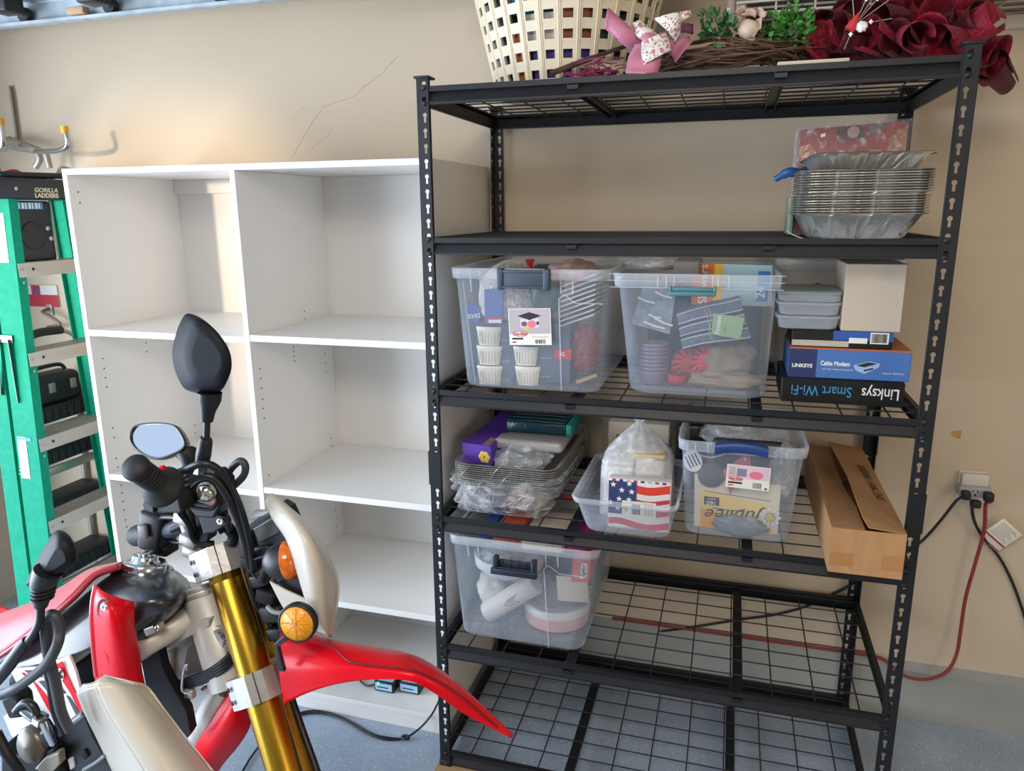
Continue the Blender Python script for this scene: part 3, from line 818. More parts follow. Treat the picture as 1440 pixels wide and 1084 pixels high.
def oval(par, m4, cx, cy, rx, ry, mat, z=Z1, nm='badge', n=20, d=.0003):
    b = MB().prism([(cx + rx * math.cos(2 * PI * i / n), cy + ry * math.sin(2 * PI * i / n)) for i in range(n)], z, z + d, mat=m4)
    return b.build(nm, mat, par)


def patch(par, m4, pts, mat, z=Z1, nm='print', d=.0003):
    return MB().prism(pts, z, z + d, mat=m4).build(nm, mat, par)


rect = lambda a, b, c, d: [(a, b), (c, b), (c, d), (a, d)]
INK = M('black_ink', '23252a', rough=.6); REDI = M('red_ink', 'c2313c', rough=.5); GREYI = M('grey_ink', 'b7adb3', rough=.6)
PINKI = M('pink_ink', 'e0788c', rough=.5); BLUEI = M('blue_ink', '4a63a8', rough=.5); WHITEI = M('white_ink', 'ece9e6', rough=.5); YELI = M('yellow_ink', 'e0c24a', rough=.5)
patch(lb, m4, rect(W_ * .02, H_ * .31, W_ * .98, H_ * .98), GREYI)
patch(lb, m4, [(W_ * .22, H_ * .8), (W_ * .5, H_ * .68), (W_ * .78, H_ * .8), (W_ * .5, H_ * .9)], INK, Z1 + .0003)
patch(lb, m4, rect(W_ * .28, H_ * .48, W_ * .72, H_ * .72), M('pale_print', 'd9cfd6', rough=.5), Z1 + .00025)
oval(lb, m4, W_ * .55, H_ * .58, W_ * .1, H_ * .1, PINKI, Z1 + .0006, 'print'); oval(lb, m4, W_ * .37, H_ * .58, W_ * .07, H_ * .07, M('purple_ink', '6a4f8a', rough=.5), Z1 + .0006, 'print')
oval(lb, m4, W_ * .42, H_ * .47, W_ * .08, H_ * .05, YELI, Z1 + .0007, 'print'); oval(lb, m4, W_ * .69, H_ * .6, W_ * .03, H_ * .05, INK, Z1 + .0006, 'print')
oval(lb, m4, W_ * .26, H_ * .31, W_ * .18, H_ * .075, REDI, Z1 + .0006); oval(lb, m4, W_ * .26, H_ * .31, W_ * .165, H_ * .058, WHITEI, Z1 + .0008)
text('Sterilite', m4 @ Matrix.Translation((W_ * .26, H_ * .31, Z1 + .0013)), H_ * .12, REDI, lb, bold=.0003)
patch(lb, m4, rect(W_ * .07, H_ * .15, W_ * .33, H_ * .2), INK); patch(lb, m4, rect(W_ * .07, H_ * .06, W_ * .16, H_ * .1), REDI)
bars(lb, m4, W_ * .62, H_ * .04, W_ * .24, H_ * .11, 9, INK); bars(lb, m4, W_ * .55, H_ * .2, W_ * .38, H_ * .035, 14, M('faded_print'))
# contents of the left bin: ramekin set on a slate box, shredded paper, plates, nets
rbx = thing('ramekin_box', 'slate blue boxed set showing five white ramekins inside the left bin', 'box', (.21, .16, zA0 + .013))
P = [at(660, 541, y=.110), at(800, 547, y=.110), at(800, 455, y=.110), at(655, 452, y=.110)]
P = [V((.085, .105, zA0 + .0145)), V((.345, .105, zA0 + .0145)), V((.345, .105, 1.345)), V((.085, .105, 1.345))]
qbox(P, (0, .11, 0)).build('carton', SLATE, rbx)
for (u, v) in ((687, 459), (687.5, 486), (688, 514), (739, 487), (741.5, 515)):
    c = at(u, v, y=.10); a = at(u - 18, v, y=.10); w_ = c.x - a.x; c2 = at(u, v + 27, y=.10); h_ = c.z - c2.z
    mm = Matrix.Translation((c.x, .1045, c.z - h_)) @ Matrix.Diagonal((1, .30, 1, 1))
    prof = [(.0005, 0), (w_ * .78, 0), (w_ * .80, .002), (w_ * .96, h_ * .80), (w_, h_ * .82), (w_, h_ - .001), (w_ * .95, h_), (w_ * .9, h_ - .004), (.0005, h_ - .006)]
    rk = MB().lathe(prof, 28, mat=mm).build('ramekin_picture', CREAM, rbx)
    fl = MB()
    for i in range(7):
        x = c.x + w_ * (-.7 + 1.4 * i / 6); fl.box((x, .1045 - w_ * .27 - .0012, c.z - h_ * .9), (x + .0008, .1045 - w_ * .2, c.z - h_ * .3))
    fl.build('flute', M('cream_shade', 'd3cdbc', rough=.4), rk)
for v in (479, 507, 510, 533, 536, 478, 504, 530):
    u = 712 if v in (479, 507, 510, 533, 536) else 768
    p = at(u, v, y=.1035); MB().box((p.x - .014, .1035, p.z), (p.x + .012, .105, p.z + .0016)).build('print_line', GREYI, rbx)
shr = M('shredded_paper', 'cfcac4', rough=.9, var=.28, vs=95, bump=.9, bs=90)
b = blob((.165, .20, 1.405), (.098, .115, .10), 3, .10, 3, flat=-.058)
b.build('shred_bag', shr, label='clear sack of crinkled white and grey paper shred in the left bin', cat='bag')
sb = bpy.data.objects['shred_bag']
lb = qbox([at(682, 455, y=.078), at(706, 455, y=.078), at(708, 406, y=.082), at(681, 407, y=.082)], (0, .004, 0)).build('label', BLUEI, sb)
qbox([at(684, 454, y=.0775), at(706, 454, y=.0775), at(706.5, 446, y=.0775), at(684.5, 446, y=.0775)], (0, .002, 0)).build('label_band', REDI, sb)
qbox([at(687, 454, y=.077), at(705, 454, y=.077), at(705, 449.5, y=.077), at(687, 449.5, y=.077)], (0, .002, 0)).build('label_panel', WHITEI, sb)
b = MB().tube([at(657, 424, y=.072), at(675, 428, y=.07), at(677, 449, y=.07), at(660, 450, y=.072)], .001, 4)
dx = thing('paper_plate_pack', 'blue printed pack corner pressed against the left bin wall', 'pack', (.10, .075, 1.36))
qbox([at(656, 451, y=.080), at(674, 452, y=.079), at(676, 432, y=.079), at(657, 426, y=.080)], (0, .006, 0)).build('carton', BLUEI, dx)
mm = basis(at(667, 444, y=.0785), (-1, 0, .1), (-.1, 0, -1)); text('DIXIE', mm @ Matrix.Scale(-1, 4, (1, 0, 0)), .016, WHITEI, dx, bold=.0004) if False else text('DIXIE', basis(at(666, 444, y=.0785), (-1, 0, -.12), (.12, 0, -1)), .0155, WHITEI, dx, bold=.0003)
b = blob((.26, .17, 1.427), (.05, .06, .07), 5, .2, 2.2)
b.build('bottle', M('dark_green_pack', '4d5c57', rough=.4), label='dark green wrapped pack behind the bin label', cat='pack')
b = blob((.335, .19, 1.475), (.07, .10, .035), 6, .2, 3)
b.build('candy_bag', M('red_white_film', 'c9a39c', rough=.35, var=.35, vs=22), label='pale red and white film bag on top of the left bin', cat='bag')
b = MB().loft([[at(739, 364.2, y=.12), at(752, 364.2, y=.12), at(748, 379, y=.11), at(741, 372, y=.11)], [at(739, 364.2, y=.14), at(752, 364.2, y=.14), at(748, 379, y=.13), at(741, 372, y=.13)]], sm=False)
b.build('red_ribbon', M('red_ribbon', 'b01822', rough=.4), label='bright red ribbon tab on top of the left bin', cat='ribbon')
pl0 = None
for i in range(9):
    a = V((.318, .10, 1.338 + .013 * i)); c = V((.408, .10, 1.372 + .0125 * i))
    if i == 0:
        b = MB().loft([[(a.x, .10, a.z), (c.x, .10, c.z), (c.x, .30, c.z), (a.x, .30, a.z)], [(a.x, .10, a.z + .0032), (c.x, .10, c.z + .0032), (c.x, .30, c.z + .0032), (a.x, .30, a.z + .0032)]], sm=False)
        pl0 = b.build('picnic_plate', M('foam_white', 'e4e2de', rough=.5), label='thin white picnic plate tilted in the stack inside the left bin', cat='plate', group='plates in the left bin'); z_0 = a.z
    else:
        copy_thing(pl0, (.0006 * i, 0, .013 * i))
tg_ = qbox([at(781, 505, y=.10), at(803, 506, y=.10), at(803, 491, y=.10), at(779, 491, y=.10)], (0, .004, 0)).build('sale_tag', REDI, label='small red tag low in the left bin', cat='tag')
text('XL', basis(at(791, 498, y=.099), (1, 0, 0), (0, 0, 1)), .014, WHITEI, tg_, bold=.0003)
b = blob((.375, .16, 1.275), (.04, .06, .06), 8, .35, 3)
b.build('red_netting', clear('red_netting', 'cf5a66', op=.22, rough=.5, edge=.5, bump=.5, bs=60, crinkle=True), label='pinkish red mesh bag in the corner of the left bin', cat='bag')
MB().tube([V((.365, .10, zA0 + .022)), V((.415, .12, zA0 + .040))], .011, 8, sc=(.5, 1)).build('wooden_stick', M('raw_pine', 'c4a27c', rough=.7), label='pale wooden stick at the bottom right of the left bin', cat='stick')

# --- shelf 3, middle bin
bB, tB = (.500, .842, .108, .520), (.473, .846, .040, .575)
zB0, zB1 = D3, 1.486
binB, rB = tote('storage_bin', 'large clear bin with teal latch holding folded denim napkins and gift wrap', bB, tB, zB0, zB1, rb=.05, band=.034, lip=.010)
TEAL = M('teal_latch', '4e7f86', rough=.45)
c0, c1_ = at(941, 413, y=.030), at(1007, 413, y=.030)
b = MB().rbox((c0.x, .014, 1.436), (c1_.x, .024, 1.447), .003).rbox((c0.x + .004, .018, 1.447), (c1_.x - .004, .026, 1.456), .002)
b.rbox((c0.x, .016, 1.445), (c0.x + .006, .03, 1.459), .002).rbox((c1_.x - .006, .016, 1.445), (c1_.x, .03, 1.459), .002)
b.build('latch', TEAL, binB)
for u in (925, 937, 948, 1002, 1010, 1025):
    p = at(u, 400, y=.030); rib(binB, (p.x, .029, 1.452), (p.x, .029, 1.485), .0013)
rib(binB, (.455, .029, 1.469), (.862, .029, 1.469), .0013); rib(binB, (.455, .029, 1.485), (.862, .029, 1.485), .0014); rib(binB, (.46, .029, 1.453), (.86, .029, 1.453), .0014)
DEN = M('denim_weave', '5e6b85', rough=.9, var=.22, vs=150, bump=.4, bs=160)
STRP = M('white_stitch', 'c9cbd0', rough=.9)
nap = thing('napkin_bundle', 'bundle of folded blue striped cloth napkins tied with twine in the middle bin', 'napkins', (.70, .15, 1.36))
yN = .135
P = [at(960, 491, y=yN), at(1056, 474, y=yN + .01), at(1040, 415, y=yN + .02), at(952, 440, y=yN + .01)]


def bil(P, s, t): return (P[0] * (1 - s) + P[1] * s) * (1 - t) + (P[3] * (1 - s) + P[2] * s) * t


for k, (t0, t1) in enumerate(((.0, .30), (.34, .62), (.66, 1.0))):
    def fn(s, t):
        p = bil(P, s, t0 + (t1 - t0) * t)
        return p + V((.0, -.010 * math.sin(PI * t) ** .6 - .004 * k, .003 * math.sin(5 * s)))
    g = MB().grid(fn, 12, 8)
    fr = MB().loft([[tuple(p + V((0, d, 0))) for p in [fn(0, .02), fn(.25, .02), fn(.5, .02), fn(.75, .02), fn(1, .02), fn(1, .98), fn(.75, .98), fn(.5, .98), fn(.25, .98), fn(0, .98)]] for d in (.001, .05)], sm=False)
    g.add(fr.v, fr.f)
    nk = g.build('napkin', DEN, nap)
    for t in (.14, .86):
        MB().tube([fn(i / 10, t) - V((0, .0006, 0)) for i in range(11)], .0016, 6, sc=(1, .5)).build('white_stripe', STRP, nk)
ft = qbox([at(974, 475, y=.116), at(1042, 480, y=.116), at(1047, 448, y=.116), at(1003, 440, y=.116)], (0, .002, 0))
P4 = [at(1000, 470, y=.112), at(1041, 477, y=.112), at(1047, 447, y=.112), at(1003, 440, y=.112)]
ft = qbox(P4, (0, .0015, 0)).build('paper_tag', M('sage_paper', '8fb07f', rough=.7), nap)
e = P4[1] - P4[0]; f_ = P4[3] - P4[0]
text('Figmint', basis(P4[0] + e * .22 + f_ * .5 - V((0, .001, 0)), f_, -e), .016, WHITEI, ft, bold=.0003)
MB().tube([P4[0] + e * .45 + f_ * .15 - V((0, .001, 0)), P4[0] + e * .45 + f_ * .5 - V((0, .001, 0))], .0007, 4).build('print_line', M('green_ink', '3f5c3b', rough=.6), ft)
MB().tube(curve([at(994, 428, y=.112), at(1000, 445, y=.110), at(998, 470, y=.110), at(1006, 480, y=.112)], 5), .0012, 5).tube(curve([at(990, 430, y=.112), at(996, 450, y=.110), at(1000, 478, y=.110)], 5), .0012, 5).build('twine', M('twine', 'b09a80', rough=.9), nap)
sk = thing('skewer_box', 'orange and pale blue printed box standing up in the middle bin', 'box', (.74, .20, 1.32))
P4 = [at(972, 428, y=.19), at(1086, 431, y=.19), at(1086, 373, y=.19), at(976, 370, y=.19)]
q0, q1, q2, q3 = P4
sx_ = qbox(P4, (0, .05, 0)).build('carton', M('pale_blue_card', 'a9c3c6', rough=.5), sk)
la = lambda s, t: bil(P4, s, t) - V((0, .0005, 0))
qbox([la(0, 0), la(.27, 0), la(.27, 1), la(0, 1)], (0, .0004, 0)).build('orange_panel', M('orange_ink', 'e07a28', rough=.5), sk)
qbox([la(.27, 0), la(.38, 0), la(.38, 1), la(.27, 1)], (0, .0004, 0)).build('yellow_panel', M('amber_ink', 'e8b93c', rough=.5), sk)
qbox([la(.80, .12), la(.94, .12), la(.98, .85), la(.83, .85)], (0, -.0004, 0)).build('blue_panel', M('sky_ink', '3f82b8', rough=.5), sk)
text('Skewers', basis(la(.14, .5) - V((0, .001, 0)), (0, 0, 1), (-1, 0, 0)), .030, WHITEI, sk, bold=.0006)
text('24', basis(la(.86, .34) - V((0, .0015, 0)), (0, 0, 1), (-1, 0, 0)), .030, WHITEI, sk, bold=.0006)
gk = qbox([at(888, 455, y=.14), at(942, 470, y=.13), at(950, 410, y=.15), at(905, 400, y=.15)], (0, .05, .0))
gk.build('gingham_pack', M('grey_gingham', '7c8796', rough=.5, var=.30, vs=70), label='grey checked napkin pack in clear film leaning in the middle bin', cat='napkins')
go = bpy.data.objects['gingham_pack']
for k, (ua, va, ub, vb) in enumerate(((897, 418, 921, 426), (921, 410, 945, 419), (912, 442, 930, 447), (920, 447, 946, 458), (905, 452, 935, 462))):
    MB().tube([at(ua, va, y=.127), at((ua + ub) / 2, (va + vb) / 2 + 1.5, y=.125), at(ub, vb, y=.125)], .0028, 6, sc=(1, .4)).build('glint_fold', M('glint_white', 'dcdcd6', rough=.25), go)  # pale strips stand in for glints on the film
cup0 = None
cups = []
for k in range(8):
    c = at(906, 541 - 6.2 * k, y=.175); z_ = D3 + .016 + .0105 * k
    if cup0 is None:
        b = MB().lathe([(.032, 0), (.0335, .001), (.0385, .030), (.0405, .031), (.0405, .034), (.0375, .033), (.0325, .003), (.0005, .003)], 20, mat=Matrix.Translation((.5575, .182, z_)))
        cup0 = b.build('baking_cup', M('lilac_foil', 'a08fa6', rough=.35, metal=.3, var=.2, vs=40), label='shiny lilac baking cup nested in the stack at the left of the middle bin', cat='cup', group='stacked baking cups')
    else: copy_thing(cup0, (0, 0, .0105 * k))
rt_ = M('red_striped_twine', 'c4323f', rough=.7, var=.3, vs=30)
sp0 = None
for (x, y, z, ax, lb_) in ((.645, .20, D3 + .063, (.25, -1, .1), 'red and black striped ribbon spool upright in the middle bin'), (.695, .19, D3 + .075, (-.35, -1, .2), 'second red striped ribbon roll leaning right of the upright spool'), (.618, .185, D3 + .034, (.1, -.2, 1), 'loose red striped ribbon coil lying low in the middle bin')):
    mf = frame((x, y, z), ax)
    sp = thing('ribbon_spool', lb_, 'ribbon', (x, y, D3 + .014), group='red striped ribbons')
    r_ = .046 if z > D3 + .05 else .028
    MB().lathe([(r_ * .45, -.012), (r_, -.012), (r_, .012), (r_ * .45, .012)], 28, mat=mf).build('ribbon', rt_, sp)
    st = MB()
    for i in range(14):
        a0 = 2 * PI * i / 14
        st.tube([mf @ V((r_ * q * math.cos(a0 + .5 * q), r_ * q * math.sin(a0 + .5 * q), .0125)) for q in (.5, .7, .9, 1.0)], .0016, 5)
    st.build('dark_stripe', M('dark_red_stripe', '3c1c28', rough=.7), sp, kind='stuff')
KP = M('kraft_paper_crumple', '8d7d6c', rough=.85, bump=.8, bs=30, var=.15)
b = blob((.745, .22, D3 + .075), (.065, .07, .058), 12, .25, 2.5, fold=.15); b.build('kraft_bag', KP, label='crumpled brown paper bag behind the flat one in the middle bin', cat='bag')
b = blob((.740, .170, D3 + .037), (.088, .045, .021), 13, .3, 2.5, fold=.2); b.build('kraft_sheet', M('kraft_tan', '9e8c76', rough=.85, bump=.6, bs=30), label='flat tan kraft paper folded along the floor of the middle bin', cat='paper')
b = blob((.53, .30, 1.492), (.075, .12, .018), 14, .25, 3, fold=.1); b.build('clear_bag', BAGF, label='clouded plastic bag lying on top left of the middle bin', cat='bag')
MB().rbox((.60, .16, 1.470), (.665, .32, 1.508), .004).build('small_box', M('taupe_card', '8f857c', rough=.7), label='small taupe box top poking out of the middle bin', cat='box')
# dark filling at the back of this bin
MB().rbox((.52, .33, D3 + .016), (.83, .49, 1.40), .02, 2).build('navy_fabric', M('navy_fabric', '39404f', rough=.9, bump=.3), label='dark navy folded fabric filling the back of the middle bin', cat='fabric')

# --- shelf 3, right: box pile
def carton(name, label, a, b, m, r=.002, grp=None):
    t = thing(name, label, 'box', ((a[0] + b[0]) / 2, (a[1] + b[1]) / 2, a[2]), grp)
    MB().rbox(a, b, r, 1, sm=False).build('carton', m, t)
    return t


BK = M('black_card', '101114', rough=.45)
x1_ = carton('router_box', 'black box with white and blue upside-down lettering at the bottom of the pile', (.876, .105, D3 + .0028), (1.150, .325, 1.2335), BK)
mm = basis((1.048, .1044, 1.1995), (-1, 0, 0), (0, 0, -1))
text('Linksys', mm @ Matrix.Translation((-.050, -.006, 0)), .038, WHITEI, x1_, sx=.76, bold=.0003)
text('Smart Wi-Fi', mm @ Matrix.Translation((.081, -.006, 0)), .036, M('azure_ink', '3f8fc4', rough=.5), x1_, sx=.78)
x2_ = carton('modem_box', 'blue cable modem box with orange top edge above the black box', (.889, .112, 1.2345), (1.158, .315, 1.3085), M('modem_blue', '4874b4', rough=.45, var=.03))
MB().box((.889, .1115, 1.2345), (.952, .1119, 1.305)).build('navy_panel', M('navy_ink', '2c3563', rough=.45), x2_)
MB().box((.889, .1113, 1.305), (1.158, .3155, 1.3092)).build('orange_edge', M('burnt_orange', 'b4643f', rough=.5), x2_)
mm = basis((.92, .111, 1.2635), (1, 0, 0), (0, 0, 1)); text('LINKSYS', mm, .012, WHITEI, x2_, bold=.0004, sx=1.05)
mm = basis((.994, .111, 1.2715), (1, 0, 0), (0, 0, 1)); text('Cable Modem', mm, .0148, WHITEI, x2_, bold=.0005, sx=.78)
text('with USB and Ethernet Connections', basis((1.0, .111, 1.258), (1, 0, 0), (0, 0, 1)), .0055, WHITEI, x2_, sx=.85)
text('Model No. BEFCMU10', basis((1.122, .111, 1.2535), (1, 0, 0), (0, 0, 1)), .0055, WHITEI, x2_, sx=.9)
pp = [(1.034, 1.270), (1.068, 1.281), (1.092, 1.277), (1.090, 1.268), (1.060, 1.250), (1.040, 1.258)]
m0 = Matrix(((1, 0, 0, 0), (0, 0, -1, .1112), (0, 1, 0, 0), (0, 0, 0, 1)))
MB().prism(pp, 0, .0005, mat=m0).build('modem_picture', M('pale_blue_ink', '9db9dd', rough=.5), x2_)
MB().prism([(1.040, 1.270), (1.067, 1.279), (1.086, 1.276), (1.058, 1.266)], .0005, .0008, mat=m0).build('modem_top', INK, x2_)
MB().prism([(1.058, 1.256), (1.078, 1.262), (1.078, 1.266), (1.058, 1.260)], .0005, .0008, mat=m0).build('modem_vent', INK, x2_)
x3_ = carton('card_box', 'slim black and blue box with a white bar-code sticker under the white box', (.892, .118, 1.3095), (1.115, .29, 1.3505), BK)
MB().box((.985, .1174, 1.328), (1.1155, .1179, 1.3505)).build('blue_panel', M('royal_ink', '2f56a4', rough=.5), x3_)
st_ = MB().box((1.066, .1165, 1.322), (1.106, .1173, 1.349)).build('barcode_sticker', PAPER, x3_)
bars(st_, m0 @ Matrix.Translation((0, 0, -.0051)), 1.069, 1.325, .034, .021, 14, INK, z=0)
MB().box((1.02, .1165, 1.322), (1.06, .1173, 1.335)).build('sticker', PAPER, x3_)
MB().box((.893, .1174, 1.312), (1.02, .1178, 1.326)).build('print_strip', M('faded_print'), x3_)
carton('white_box', 'plain white cardboard box standing at the right of the box pile', (1.000, .116, 1.3515), (1.128, .30, 1.5085), M('plain_white_card', 'c4b6a4', rough=.7, var=.02), .0015)  # tan card colour holds the shade of the shelf above
bx = bpy.data.objects['white_box']
MB().box((.9995, .116, 1.5086), (1.1285, .30, 1.5095)).build('lid_flap', M('grey_card', '6f6a64', rough=.7), bx)
# stacked food containers
fc0 = None
for k, zz in enumerate((1.3515, 1.3845)):
    t = thing('food_container', ('lowest flat clear food container in the stack left of the white box', 'upper flat clear food container with a lid left of the white box')[k], 'container', (.925, .19, zz), group='small clear food containers')
    rr = [[(x, y, z) for x, y in rrect(.858 + o, .996 - o, .118 + o, .29 - o, .02, 4)] for o, z in ((.008, zz), (.003, zz + .003), (.0, zz + .031))]
    MB().loft(rr, (True, False)).build('tub', CLOUDW, t, solid=.001)
    rr = [[(x, y, z) for x, y in rrect(.852 + o, .999 - o, .113 + o, .295 - o, .02, 4)] for o, z in ((.001, zz + .026), (.0, zz + .0265), (.0, zz + .0315), (.006, zz + .0322))]
    MB().loft(rr, (False, True)).build('lid', CLOUDW, t)
t = thing('food_container', 'topmost clear food container with a dark patterned lid left of the white box', 'container', (.925, .19, 1.4175), group='small clear food containers')
rr = [[(x, y, z) for x, y in rrect(.856 + o, .997 - o, .116 + o, .29 - o, .02, 4)] for o, z in ((.006, 1.4175), (.001, 1.42), (.0, 1.440))]
MB().loft(rr, (True, False)).build('tub', CLOUDW, t, solid=.001)
rr = [[(x, y, z) for x, y in rrect(.852 + o, .999 - o, .113 + o, .295 - o, .02, 4)] for o, z in ((.001, 1.434), (.0, 1.4345), (.0, 1.4425), (.006, 1.4438))]
MB().loft(rr, (False, True)).build('lid', clear('dark_lid', '9fb0b4', op=.5, rough=.3, edge=.75), t)
MB().rbox((.875, .14, 1.421), (.98, .27, 1.434), .004).build('green_cards', M('dark_green_card', '46605f', rough=.6), label='dark green cards inside the topmost food container', cat='cards')
# clear bin with cables behind the boxes
tC, bC = (.862, 1.166, .335, .59), (.88, 1.150, .345, .575)
binC, rC = tote('storage_bin', 'clear bin of cables standing behind the box pile on the right', bC, tC, D3, 1.505, rb=.04, rt=.04, band=.03, lip=.006)
b = MB()
for i in range(26):
    c = V((rnd.uniform(.93, 1.10), rnd.uniform(.40, .53), rnd.uniform(1.22, 1.40)))
    b.tube(curve([c + V((rnd.uniform(-.05, .05), rnd.uniform(-.05, .05), rnd.uniform(-.04, .04))) for _ in range(4)], 4, True), .004, 5, True)
b.build('cable_tangle', M('cable_black', '1d2222', rough=.5), label='tangle of black cables inside the clear bin behind the boxes', cat='cables', kind='stuff')
MB().tube(curve([(1.08, .37, 1.44), (1.11, .37, 1.445), (1.14, .375, 1.42), (1.145, .38, 1.35)], 6), .006, 8).build('red_cable', M('red_cable', 'b8402f', rough=.5), label='red cable curving over the black cable tangle', cat='cable')
# ------------------------------------------------------------------ shelf 4 (waist height)


def ribbed(x0, x1, y0, y1, r, amp, per):
    """rounded rectangle sampled finely, pushed in and out like pressed foil ribs"""
    o = rrect(x0, x1, y0, y1, r, 5); n = len(o); out = []
    for i in range(n):
        a, b = V(o[i]), V(o[(i + 1) % n]); L = (b - a).length; k = max(1, int(L / per))
        nm = V((b.y - a.y, a.x - b.x)); nm.normalize()
        for j in range(k):
            p = a + (b - a) * (j / k) + nm * (amp * (1 if (len(out) % 2) else -1)); out.append((p.x, p.y))
    return out


def pan_mesh(x0, x1, y0, y1, z0, h, fl, rim, r, amp=.0006, per=.006):
    """pressed foil pan"""
    def at_z(o, z, am, rr): return [(x, y, z) for x, y in ribbed(x0 + o, x1 - o, y0 + o, y1 - o, rr, am, per)]
    b = MB()
    rings = [at_z(fl + rim + .012, z0 + .004, 0, r), at_z(fl + rim + .004, z0, 0, r), at_z(fl + rim, z0 + .004, amp, r), at_z(rim + .004, z0 + h - .006, amp, r), at_z(rim, z0 + h - .002, 0, r), at_z(.0015, z0 + h, 0, r), at_z(0, z0 + h - .0012, 0, r), at_z(.0015, z0 + h - .0024, 0, r)]
    n = min(len(q) for q in rings)
    rings = [[q[int(i * len(q) / n)] for i in range(n)] for q in rings]
    return b.loft(rings, (True, False), sm=False)


tr0 = None
LT = ['uppermost foil tray, holding the purple box, in the wrapped stack', 'foil roasting tray nested in the wrapped stack on the fourth tier']
for k in range(11):
    if tr0 is None: tr0 = pan_mesh(.004, .314, .095, .585, D4 + .001, .066, .028, .010, .04).build('roasting_tray', FOIL, label=LT[1], cat='tray', group='nested foil roasting trays')
    else: copy_thing(tr0, (.0003 * math.sin(k * 2.1), .0003 * math.cos(k * 1.7), .0062 * k), LT[0] if k == 10 else None)
ZT = D4 + .001 + .066 + .0062 * 10
rr = []
for k, (o, of, z) in enumerate(((.034, -.030, .0008), (.024, -.048, .009), (.010, -.044, .028), (-.004, -.026, .056), (-.010, -.014, .074), (-.010, -.011, .092), (-.011, -.010, .104))):
    z += D4
    rr.append([(min(max(x + .005 * noise.noise(V((x * 30, y * 30, k * 1.3))), -.016), .335), y + .005 * noise.noise(V((x * 30, y * 30, k * 1.3 + 9))), z + (.004 * noise.noise(V((x * 25, y * 25, 5.))) if k > 1 else 0)) for x, y in ribbed(.004 + o, .314 - o, .095 + of, .585 - o, .036, 0, .010)])
MB().loft(rr, (False, False)).build('plastic_wrap', clear('tray_wrap', 'f6f9fd', op=.05, rough=.16, edge=.32, bump=.8, bs=22, crinkle=True), label='crinkled clear plastic bag wrapped round the foil tray stack', cat='wrap')
pw_ = bpy.data.objects['plastic_wrap']
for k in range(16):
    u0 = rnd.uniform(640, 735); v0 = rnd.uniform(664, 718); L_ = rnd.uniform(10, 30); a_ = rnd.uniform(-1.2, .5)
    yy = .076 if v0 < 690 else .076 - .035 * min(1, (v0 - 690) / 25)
    MB().tube(curve([at(u0, v0, y=yy), at(u0 + L_ * .5, v0 + L_ * .5 * a_ + rnd.uniform(-3, 3), y=yy + .001), at(u0 + L_, v0 + L_ * a_, y=yy + .004)], 4), [.0004] * 4 + [.0017] + [.0004] * 4, 5, sc=(1, .4)).build('glint_streak', clear('film_glare', 'f8fbff', op=.45, rough=.1, edge=.8), pw_)  # pale streaks stand in for highlights on the wrap
rdt = MB().tube([at(784, 696, z=D4 + .007), at(812, 701, z=D4 + .007)], .006, 10).build('red_tube', M('red_tube', '9c2a2c', rough=.35), label='short red tube lying between the foil trays and the small bin', cat='tube')
MB().tube([at(812, 701, z=D4 + .007), at(815, 701.6, z=D4 + .007)], .0062, 10).build('brass_end', M('brass', 'b58a3c', rough=.3, metal=.8), rdt)
pb = thing('purple_box', 'purple carton with a yellow flower lying in the foil trays', 'box', (.09, .30, ZT - .03))
mpb = Matrix.Translation((.088, .345, ZT + .022)) @ Matrix.Rotation(R(-9), 4, 'Z') @ Matrix.Rotation(R(6), 4, 'X')
MB().box((-.050, -.18, -.028), (.044, .17, .034), mat=mpb).build('carton', M('purple_card', '5a35a0', rough=.5), pb)
mf_ = mpb @ Matrix(((1, 0, 0, 0), (0, 0, -1, -.181), (0, 1, 0, 0), (0, 0, 0, 1)))
fl_ = MB()
for i in range(6): fl_.lathe([(.0085, 0), (.0005, .0006)], 10, mat=mf_ @ Matrix.Translation((.022 + .011 * math.cos(i * PI / 3), -.002 + .011 * math.sin(i * PI / 3), 0)))
fl_.build('flower_print', YELI, pb)
for i in range(4): MB().box((.016 + .006 * i, -.176, .0342), (.0185 + .006 * i, -.12, .0346), mat=mpb).build('gold_stripe', M('gold_ink', 'c9ad6a', rough=.5), pb)
b = blob((.185, .22, ZT - .008), (.075, .07, .042), 21, .3, 3, fold=.25, nu=26, nv=34); b.build('crumpled_film', clear('film_ball', 'eef3f8', op=.25, rough=.12, edge=.5, bump=1., bs=40, crinkle=True), label='crumpled ball of clear film in the foil trays under the grey packet', cat='film')
MB().rbox((.10, .20, ZT + .016), (.305, .42, ZT + .048), .012, 3, mat=Matrix.Translation((0, 0, 0))).build('grey_packet', M('grey_film', 'a6a3a0', rough=.3, bump=.4, bs=20), label='grey folded tablecloth in a film packet on the foil trays', cat='packet')
tp = thing('teal_napkin_pack', 'dark teal napkins in a clear film pack topping the tray stack', 'napkins', (.22, .36, ZT + .049))
MB().rbox((.115, .27, ZT + .0495), (.30, .50, ZT + .085), .006, 2, mat=None).build('napkins', M('dark_teal_film', '12333d', rough=.28, bump=.35, bs=30, var=.25), tp)
MB().rbox((.3005, .27, ZT + .052), (.318, .50, ZT + .084), .003).build('teal_edge', M('teal_paper', '158a78', rough=.6), tp)
for i in range(6): MB().tube([(.122, .28 + .036 * i, ZT + .0855), (.20, .283 + .036 * i, ZT + .0858), (.295, .278 + .036 * i, ZT + .0855)], .0008, 5).build('glint_streak', M('film_glint', '51707a', rough=.2), tp)  # lighter lines paint glints across the dark film
MB().rbox((.055, .44, ZT + .005), (.112, .56, ZT + .062), .003).build('small_carton', M('cream_print_card', 'cfc4b8', rough=.6, var=.2, vs=60), label='small cream printed carton at the back of the foil trays', cat='box')
